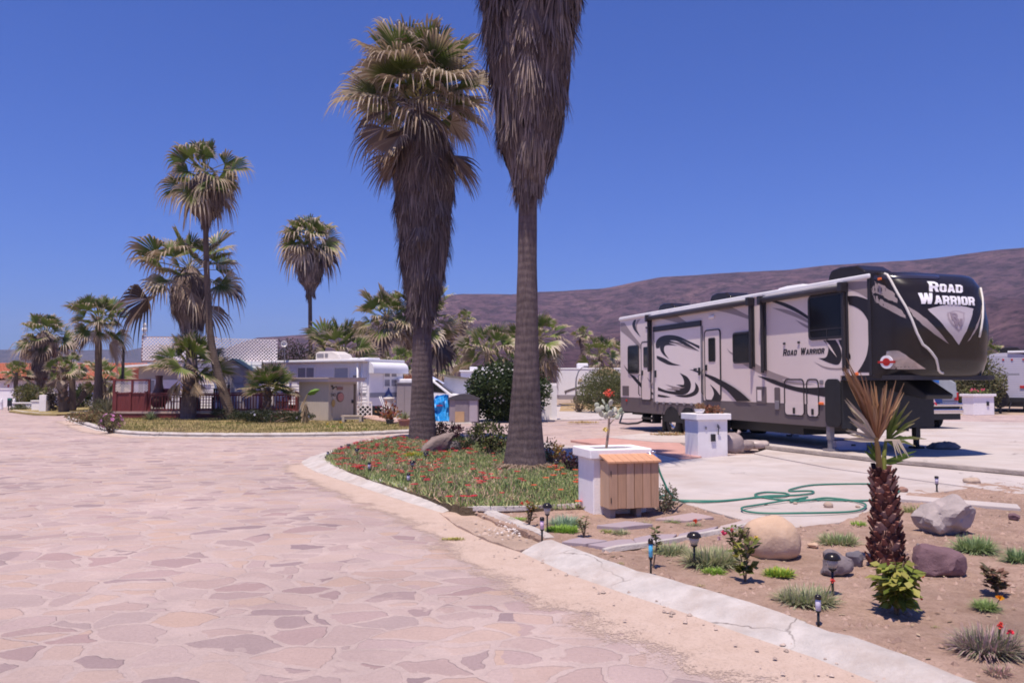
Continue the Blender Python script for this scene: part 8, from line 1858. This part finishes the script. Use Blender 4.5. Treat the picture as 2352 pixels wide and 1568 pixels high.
while nf < 420:
    x, y = rnd.uniform(min(xs), max(xs)), rnd.uniform(min(ys), max(ys))
    if not inpoly(x, y, isl) or rnd.random() > (1.0 if x < -1.2 else .35): continue
    nf += 1; z = isl_z(x, y) + rnd.uniform(.06, .11); col = [(.62, .015, .05), (.72, .03, .07), (.50, .015, .05)][rnd.randrange(3)] if x < .2 or rnd.random() < .3 else (.80, .12, .05); rr_ = rnd.uniform(.03, .05)
    for q in range(7): a = 2 * PI * q / 7; fb.face([(x, y, z), (x + rr_ * math.cos(a - .4), y + rr_ * math.sin(a - .4), z + .012), (x + rr_ * 1.25 * math.cos(a), y + rr_ * 1.25 * math.sin(a), z + .008), (x + rr_ * math.cos(a + .4), y + rr_ * math.sin(a + .4), z + .012)], col)
tag(fb.build('ice_plant_flowers', M_leaf), kind='stuff')

# plants of the island and of the bed
def tuft(name, label, x, yb, wpx, hpx, cols, seed, n=240, cat='plant', wd=.05, fl=None, z0=.075, dz=.8, droop=.4, group=None, seg=3):
    b_ = G(x, yb, z0); k = b_.y / F; rx = wpx * k / 2; h = hpx * k * .78; t = thing(name, label, cat, (b_.x, b_.y + rx * dz * .5, z0), 0, group); rnd = random.Random(seed); mb = MB()
    for i in range(n):
        a = rnd.uniform(0, 2 * PI); q = rnd.random() ** .6; px_, py_ = rx * .8 * q * math.cos(a), rx * dz * .8 * q * math.sin(a); e = rnd.uniform(.35, 1.45) ; L = h * rnd.uniform(.4, 1.0) / max(.55, math.sin(e)); L = min(L, h * 1.2)
        a2 = a + rnd.uniform(-.9, .9); d = Vector((math.cos(a2) * math.cos(e), math.sin(a2) * math.cos(e), math.sin(e))); s_ = Vector((-math.sin(a2), math.cos(a2), 0)) * (h * wd * rnd.uniform(.7, 1.3)); c0_ = cols[rnd.randrange(len(cols))]; lk = rnd.uniform(1.3, 2.2); c0_ = tuple(v * lk for v in c0_); prev = None
        for j in range(seg + 1):
            tt = j / seg; c = Vector((px_, py_, -.005)) + d * L * tt - Vector((0, 0, droop * L * tt * tt * math.cos(e))); ww = (1 - tt ** 2) * .9 + .1; cur = (c - s_ * ww, c + s_ * ww)
            if prev: mb.face([prev[0], prev[1], cur[1], cur[0]], c0_)
            prev = cur
    mb.build('leaves', M_leaf, t)
    if fl:
        fb = MB()
        for (fx_, fy_, sz, col) in fl:
            p = A(fx_, fy_, b_.y + rx * dz * .3) - t.location; st = Vector((p.x * .6, p.y, 0)); fb.tube([st, p], .0035, 4, col=(.14, .17, .06))
            for q in range(14): leaf(fb, p, (rand_dir(rnd) + Vector((0, -.3, .5))).normalized(), rand_dir(rnd), sz * b_.y / F, sz * b_.y / F * .35, tuple(v * rnd.uniform(.8, 1.15) for v in col))
        fb.build('flowers', M_leaf, t)
    return t
def seedling(name, label, x, yb, wpx, hpx, cols, seed, n=60, leafL=.06, wd=.3, stems=3, fl=None, z0=.075, scol=(.20, .14, .09), hang=0.0, cat='plant', low=.15):
    b_ = G(x, yb, z0); k = b_.y / F; rx = wpx * k / 2; h = hpx * k; t = thing(name, label, cat, (b_.x, b_.y, z0)); rnd = random.Random(seed); mb = MB(); sb_ = MB()
    for s_ in range(stems):
        a = rnd.uniform(0, 2 * PI); tip = Vector((rx * rnd.uniform(.2, .8) * math.cos(a), rx * rnd.uniform(.2, .8) * math.sin(a), h * rnd.uniform(.75, 1.0))); m_ = tip * .5 + Vector((rnd.uniform(-.02, .02), rnd.uniform(-.02, .02), .02)); sb_.tube([(0, 0, -.02), m_, tip], [.008, .006, .003], 5, col=scol)
        for i in range(n // stems):
            q = rnd.uniform(low, 1.02); c = (m_ * (q * 2) if q < .5 else m_.lerp(tip, q * 2 - 1)) + Vector((rnd.gauss(0, rx * .08), rnd.gauss(0, rx * .08), 0)); a2 = rnd.uniform(0, 2 * PI); d = Vector((math.cos(a2), math.sin(a2), rnd.uniform(-.2, .8) - hang)).normalized(); col = cols[rnd.randrange(len(cols))]; lk = rnd.uniform(.75, 1.25)
            leaf(mb, c + d * rnd.uniform(0, leafL * .5), d, (rand_dir(rnd) * .6 + Vector((0, 0, 1))).normalized(), leafL * rnd.uniform(.6, 1.2), leafL * wd, tuple(v * lk for v in col))
    mb.build('leaves', M_leaf, t); sb_.build('stem', M_attr, t)
    if fl:
        fb = MB()
        for (fx_, fy_, sz, col) in fl:
            p = A(fx_, fy_, b_.y) - t.location
            for q in range(16): leaf(fb, p, rand_dir(rnd), rand_dir(rnd), sz * k, sz * k * .4, tuple(v * rnd.uniform(.8, 1.15) for v in col))
        fb.build('flowers', M_leaf, t)
    return t
GG_ = [(.19, .21, .11), (.25, .26, .15), (.14, .17, .08), (.28, .25, .16)]; BG = [(.15, .24, .035), (.20, .29, .05), (.12, .19, .03)]; YG = [(.27, .27, .035), (.33, .30, .05), (.22, .23, .03)]
tuft('mound_plant', 'bright yellow green mound plant at the foot of the thatched palm', 950, 1050, 44, 22, YG, 1, 500, z0=.12, wd=.05); tuft('mound_plant', 'smaller lime mound plant left of the thatched palm foot', 904, 1042, 30, 15, YG, 2, 300, z0=.12); tuft('mound_plant', 'mustard coloured mound plant in front of the lilac rock', 1026, 1047, 36, 18, [(.28, .23, .04), (.34, .26, .06), (.22, .19, .04)], 3, 400, z0=.12)
bush('dark_leaved_shrub', 'dark maroon shrub just right of the thatched palm', 'bush', G(1024, 1012, .08), (.34, .3, .24), 700, .07, [(.055, .04, .04), (.10, .04, .05), (.08, .07, .04)], 31, clumps=18, up=.8)
bush('dark_leaved_shrub', 'small wine red shrub between the dark shrub and the rounded one', 'bush', G(1050, 1012, .08), (.20, .2, .20), 420, .06, [(.17, .03, .05), (.11, .03, .045), (.08, .04, .04)], 35, clumps=12, up=.8)
bush('rounded_shrub', 'low dark green rounded shrub behind the slanting rock', 'bush', G(1056, 1038, .1), (.30, .3, .17), 1400, .035, [(.025, .04, .015), (.04, .055, .02)], 32, clumps=24)
bush('grey_twig_shrub', 'pale grey leaved shrub between the two big palm trunks', 'bush', G(1088, 1022, .1), (.24, .25, .24), 420, .06, [(.30, .25, .24), (.22, .19, .17), (.36, .30, .28)], 33, clumps=14, stems=14, up=.6)
bush('geranium_shrub', 'leafy green shrub with dark core just left of the tall bare trunk', 'bush', G(1125, 1046, .1), (.42, .32, .34), 1300, .07, [(.12, .14, .04), (.16, .17, .05), (.05, .055, .025), (.09, .09, .035)], 34, clumps=26, up=.5)
bush('orange_tipped_shrub', 'shrub with orange tips just right of the tall bare trunk', 'bush', G(1268, 1068, .1), (.20, .2, .24), 420, .06, [(.16, .16, .05), (.30, .18, .06), (.40, .20, .08)], 36, clumps=12)
bush('wine_shrub', 'dark wine coloured shrub in shade left of the near planter', 'bush', G(1308, 1085, .1), (.22, .2, .16), 500, .05, [(.07, .03, .04), (.10, .035, .05), (.05, .045, .03)], 37, clumps=14)
tuft('mat_plant', 'bright green mat plant left of the pink sleeved lamp', 1190, 1194, 54, 10, BG, 5, 420); seedling('rose_seedling', 'young rose with orange buds left of the cupboard', 1215, 1206, 40, 52, [(.16, .13, .05), (.20, .18, .06), (.24, .14, .06)], 6, 90, .05, fl=((1212, 1152, 6, (.75, .16, .08)), (1226, 1162, 6, (.80, .30, .08)), (1218, 1172, 6, (.85, .34, .05)), (1199, 1156, 5, (.7, .10, .08))))
tuft('blue_green_tuft', 'blue green tuft of fine leaves by the mushroom lamp left of the cupboard', 1300, 1208, 76, 38, [(.20, .26, .18), (.25, .31, .22), (.15, .21, .13)], 7, 700, wd=.028); tuft('mat_plant', 'vivid green mat in front of the blue green tuft', 1292, 1222, 84, 22, BG, 8, 900, wd=.07); seedling('thin_seedling', 'thin seedling beside the vivid green mat', 1342, 1231, 34, 44, [(.16, .18, .06), (.22, .20, .08)], 9, 50, .05, stems=4)
tuft('creeping_plant', 'yellowish creeping plant left of the flagstone path', 1395, 1222, 34, 14, [(.22, .23, .07), (.18, .19, .07)], 10, 160); tuft('creeping_plant', 'grey green creeping tuft above the flagstone path', 1428, 1226, 40, 20, GG_, 11, 240, wd=.04)
tuft('dry_tuft', 'sparse dry tuft on the soil in front of the cupboard', 1482, 1206, 40, 22, [(.26, .22, .12), (.18, .17, .08)], 12, 90, wd=.03); tuft('creeping_plant', 'little green plant right of the dry tuft', 1546, 1200, 40, 16, GG_ + BG[:1], 13, 150); tuft('flowering_tuft', 'small tuft with one red flower by the slab edge', 1595, 1208, 38, 17, GG_, 14, 130, fl=((1597, 1198, 8, (.8, .12, .06)),))
bush('red_ice_plant_bush', 'grey bush with red flowers at the right foot of the cupboard', 'plant', G(1525, 1172, .075), (.17, .17, .15), 700, .035, [(.20, .20, .13), (.26, .22, .16), (.14, .16, .08)], 41, (4, .03, [(.75, .06, .08)]), clumps=18)
seedling('thin_seedling', 'tall thin seedling with whorled leaves beside the blue sleeved lamp', 1500, 1300, 34, 104, [(.17, .18, .08), (.22, .21, .10), (.12, .14, .05)], 15, 48, .055, stems=1, low=.35)
tuft('silver_tuft', 'wide grey green tuft left of the mushroom lamp', 1545, 1272, 92, 40, GG_, 16, 620, wd=.03); tuft('silver_tuft', 'grey green tuft around the stem of the mushroom lamp', 1640, 1300, 118, 66, GG_, 17, 1000, wd=.024); tuft('mat_plant', 'fresh green mat right below the grey green tuft', 1643, 1316, 58, 20, BG, 18, 260, wd=.07)
seedling('rose_seedling', 'young rose with pink blooms left of the tan boulder', 1690, 1270, 80, 64, [(.16, .18, .05), (.20, .22, .06), (.12, .14, .04)], 19, 190, .045, stems=5, fl=((1663, 1222, 8, (.8, .10, .22)), (1652, 1235, 7, (.75, .55, .60)), (1680, 1216, 6, (.78, .12, .2))))
seedling('branching_seedling', 'branching seedling with large leaves in front of the tan boulder', 1712, 1334, 56, 98, [(.12, .14, .035), (.17, .18, .05), (.24, .24, .05)], 20, 90, .075, stems=3, wd=.4, fl=((1737, 1234, 6, (.75, .60, .10)), (1735, 1246, 5, (.7, .6, .12))))
tuft('mat_plant', 'lime green rosette in front of the tan boulder', 1795, 1322, 72, 26, BG + YG[:1], 21, 420, wd=.09); tuft('silver_tuft', 'grey green creeping tuft left of the nearest mushroom lamp', 1860, 1388, 130, 58, GG_ + [(.24, .22, .16)], 22, 900, wd=.028, fl=((1912, 1333, 7, (.8, .08, .08)),))
tuft('silver_tuft', 'upright grey green tuft left of the young palm', 1935, 1250, 92, 42, GG_ + [(.17, .24, .09)], 23, 520, wd=.035); tuft('mat_plant', 'small fresh green mat behind the young palm', 1975, 1205, 38, 16, BG, 24, 160)
tuft('mat_plant', 'green mat behind the big grey boulder', 2115, 1178, 70, 30, [(.20, .20, .09), (.26, .21, .11), (.16, .21, .05)], 25, 340, wd=.035); tuft('silver_tuft', 'rounded green tuft in front of the big grey boulder', 2248, 1268, 78, 56, [(.17, .22, .10), (.21, .26, .13), (.13, .17, .07)], 26, 800, wd=.03); tuft('silver_tuft', 'green tuft cut by the right edge below the big boulder', 2345, 1290, 46, 52, [(.17, .22, .11), (.13, .18, .08)], 27, 420, wd=.03)
# leafy pepper-like bush
pb = seedling('leafy_pepper_bush', 'bushy yellow green pepper plant with small red fruit in the bed', 2058, 1408, 124, 118, [(.18, .22, .035), (.24, .27, .05), (.13, .17, .025), (.28, .26, .06)], 28, 520, .095, stems=13, wd=.30, hang=.7, low=.25, fl=((2064, 1340, 4.5, (.75, .10, .04)), (2076, 1346, 4.5, (.75, .10, .04)), (2092, 1345, 4.5, (.75, .12, .04)), (2105, 1362, 4, (.7, .1, .04)), (2116, 1374, 4.5, (.8, .15, .04)), (2120, 1322, 5, (.8, .12, .05))))
seedling('dark_seedling', 'dark bronze leaved seedling right of the purple boulder', 2290, 1365, 84, 62, [(.10, .085, .045), (.14, .12, .06), (.20, .10, .07)], 29, 120, .07, stems=6, wd=.3)
tuft('marigold', 'little green tuft with an orange marigold in the bed', 2268, 1398, 48, 36, [(.15, .21, .07), (.20, .25, .10)], 30, 420, wd=.035, fl=((2297, 1374, 11, (.85, .33, .02)),))
tuft('purple_succulent', 'purple tinged succulent with red flowers in the bottom right corner', 2285, 1500, 140, 82, [(.22, .15, .16), (.17, .16, .11), (.28, .19, .18), (.14, .15, .09)], 33, 1000, wd=.022, fl=((2296, 1438, 8, (.8, .10, .08)), (2320, 1452, 9, (.85, .05, .09)), (2300, 1432, 6, (.8, .12, .1))))
tuft('purple_succulent', 'small rosette at the bottom right below the purple succulent', 2300, 1545, 60, 28, [(.30, .18, .17), (.19, .17, .11)], 34, 200, wd=.05)
tuft('weed_strip', 'yellow green weed growing at the road edge by the broken kerb', 1040, 1238, 64, 9, [(.30, .27, .08), (.24, .23, .06)], 35, 240, z0=.02, dz=.3, wd=.12); tuft('weed_strip', 'dry brown and green weeds around the second planter foot', 1540, 1000, 110, 14, [(.28, .17, .09), (.20, .18, .07), (.32, .21, .12)], 36, 500, z0=.07, dz=.5, wd=.08); tuft('weed_strip', 'straw coloured grass patch by the white service pillar', 1340, 971, 90, 8, [(.36, .26, .12), (.28, .22, .09)], 37, 400, z0=.06, dz=.5, wd=.12)
for q, (x, y, w_, h) in enumerate(((1425, 1295, 26, 9), (1610, 1345, 22, 9), (2150, 1440, 26, 8), (2215, 1300, 20, 9), (2140, 1330, 18, 8), (1770, 1400, 18, 6))):
    tuft('weed', ['tiny weed near the flagstone path edge', 'tiny weed in bare soil below the grey green tuft', 'tiny weed in bare soil right of the pepper plant', 'tiny weed between the purple boulder and the round tuft', 'tiny weed at the left side of the purple boulder', 'tiny weed near the kerb left of the nearest slim lamp'][q], x, y, w_, h, [(.2, .2, .08), (.26, .2, .11)], 50 + q, 60, wd=.06)
# daisies on the far lawn
for x, y, l, c_ in ((783, 976, 'yellow daisy in the lawn before the bench', (.8, .5, .04)), (752, 980, 'pale yellow daisy in the lawn left of the bench', (.7, .55, .1))): tuft('daisy', l, x, y, 9, 7, BG, x, 60, fl=((x, y - 6, 4, c_),), z0=.1)
for x, y in ((765, 980), (783, 982), (838, 986)): tuft('weed', 'green weed clump in the dry lawn', x, y, 12, 6, BG, x, 90, z0=.1, wd=.08, group='weeds in the lawn')
# ================================================================ the air: a thin even haze round the whole place
hz_b = MB(); hz_b.b2((-4300, -280, -25), (4300, 4300, 330))
hm = bpy.data.materials.new('haze'); hm.use_nodes = True; ht = hm.node_tree; ht.nodes.clear()
hv = ht.nodes.new('ShaderNodeVolumePrincipled'); hv.inputs['Color'].default_value = (.62, .72, 1.0, 1); hv.inputs['Density'].default_value = .00017; hv.inputs['Anisotropy'].default_value = 0.0
ho = ht.nodes.new('ShaderNodeOutputMaterial'); ht.links.new(hv.outputs['Volume'], ho.inputs['Volume'])
tag(hz_b.build('haze', hm), kind='stuff')
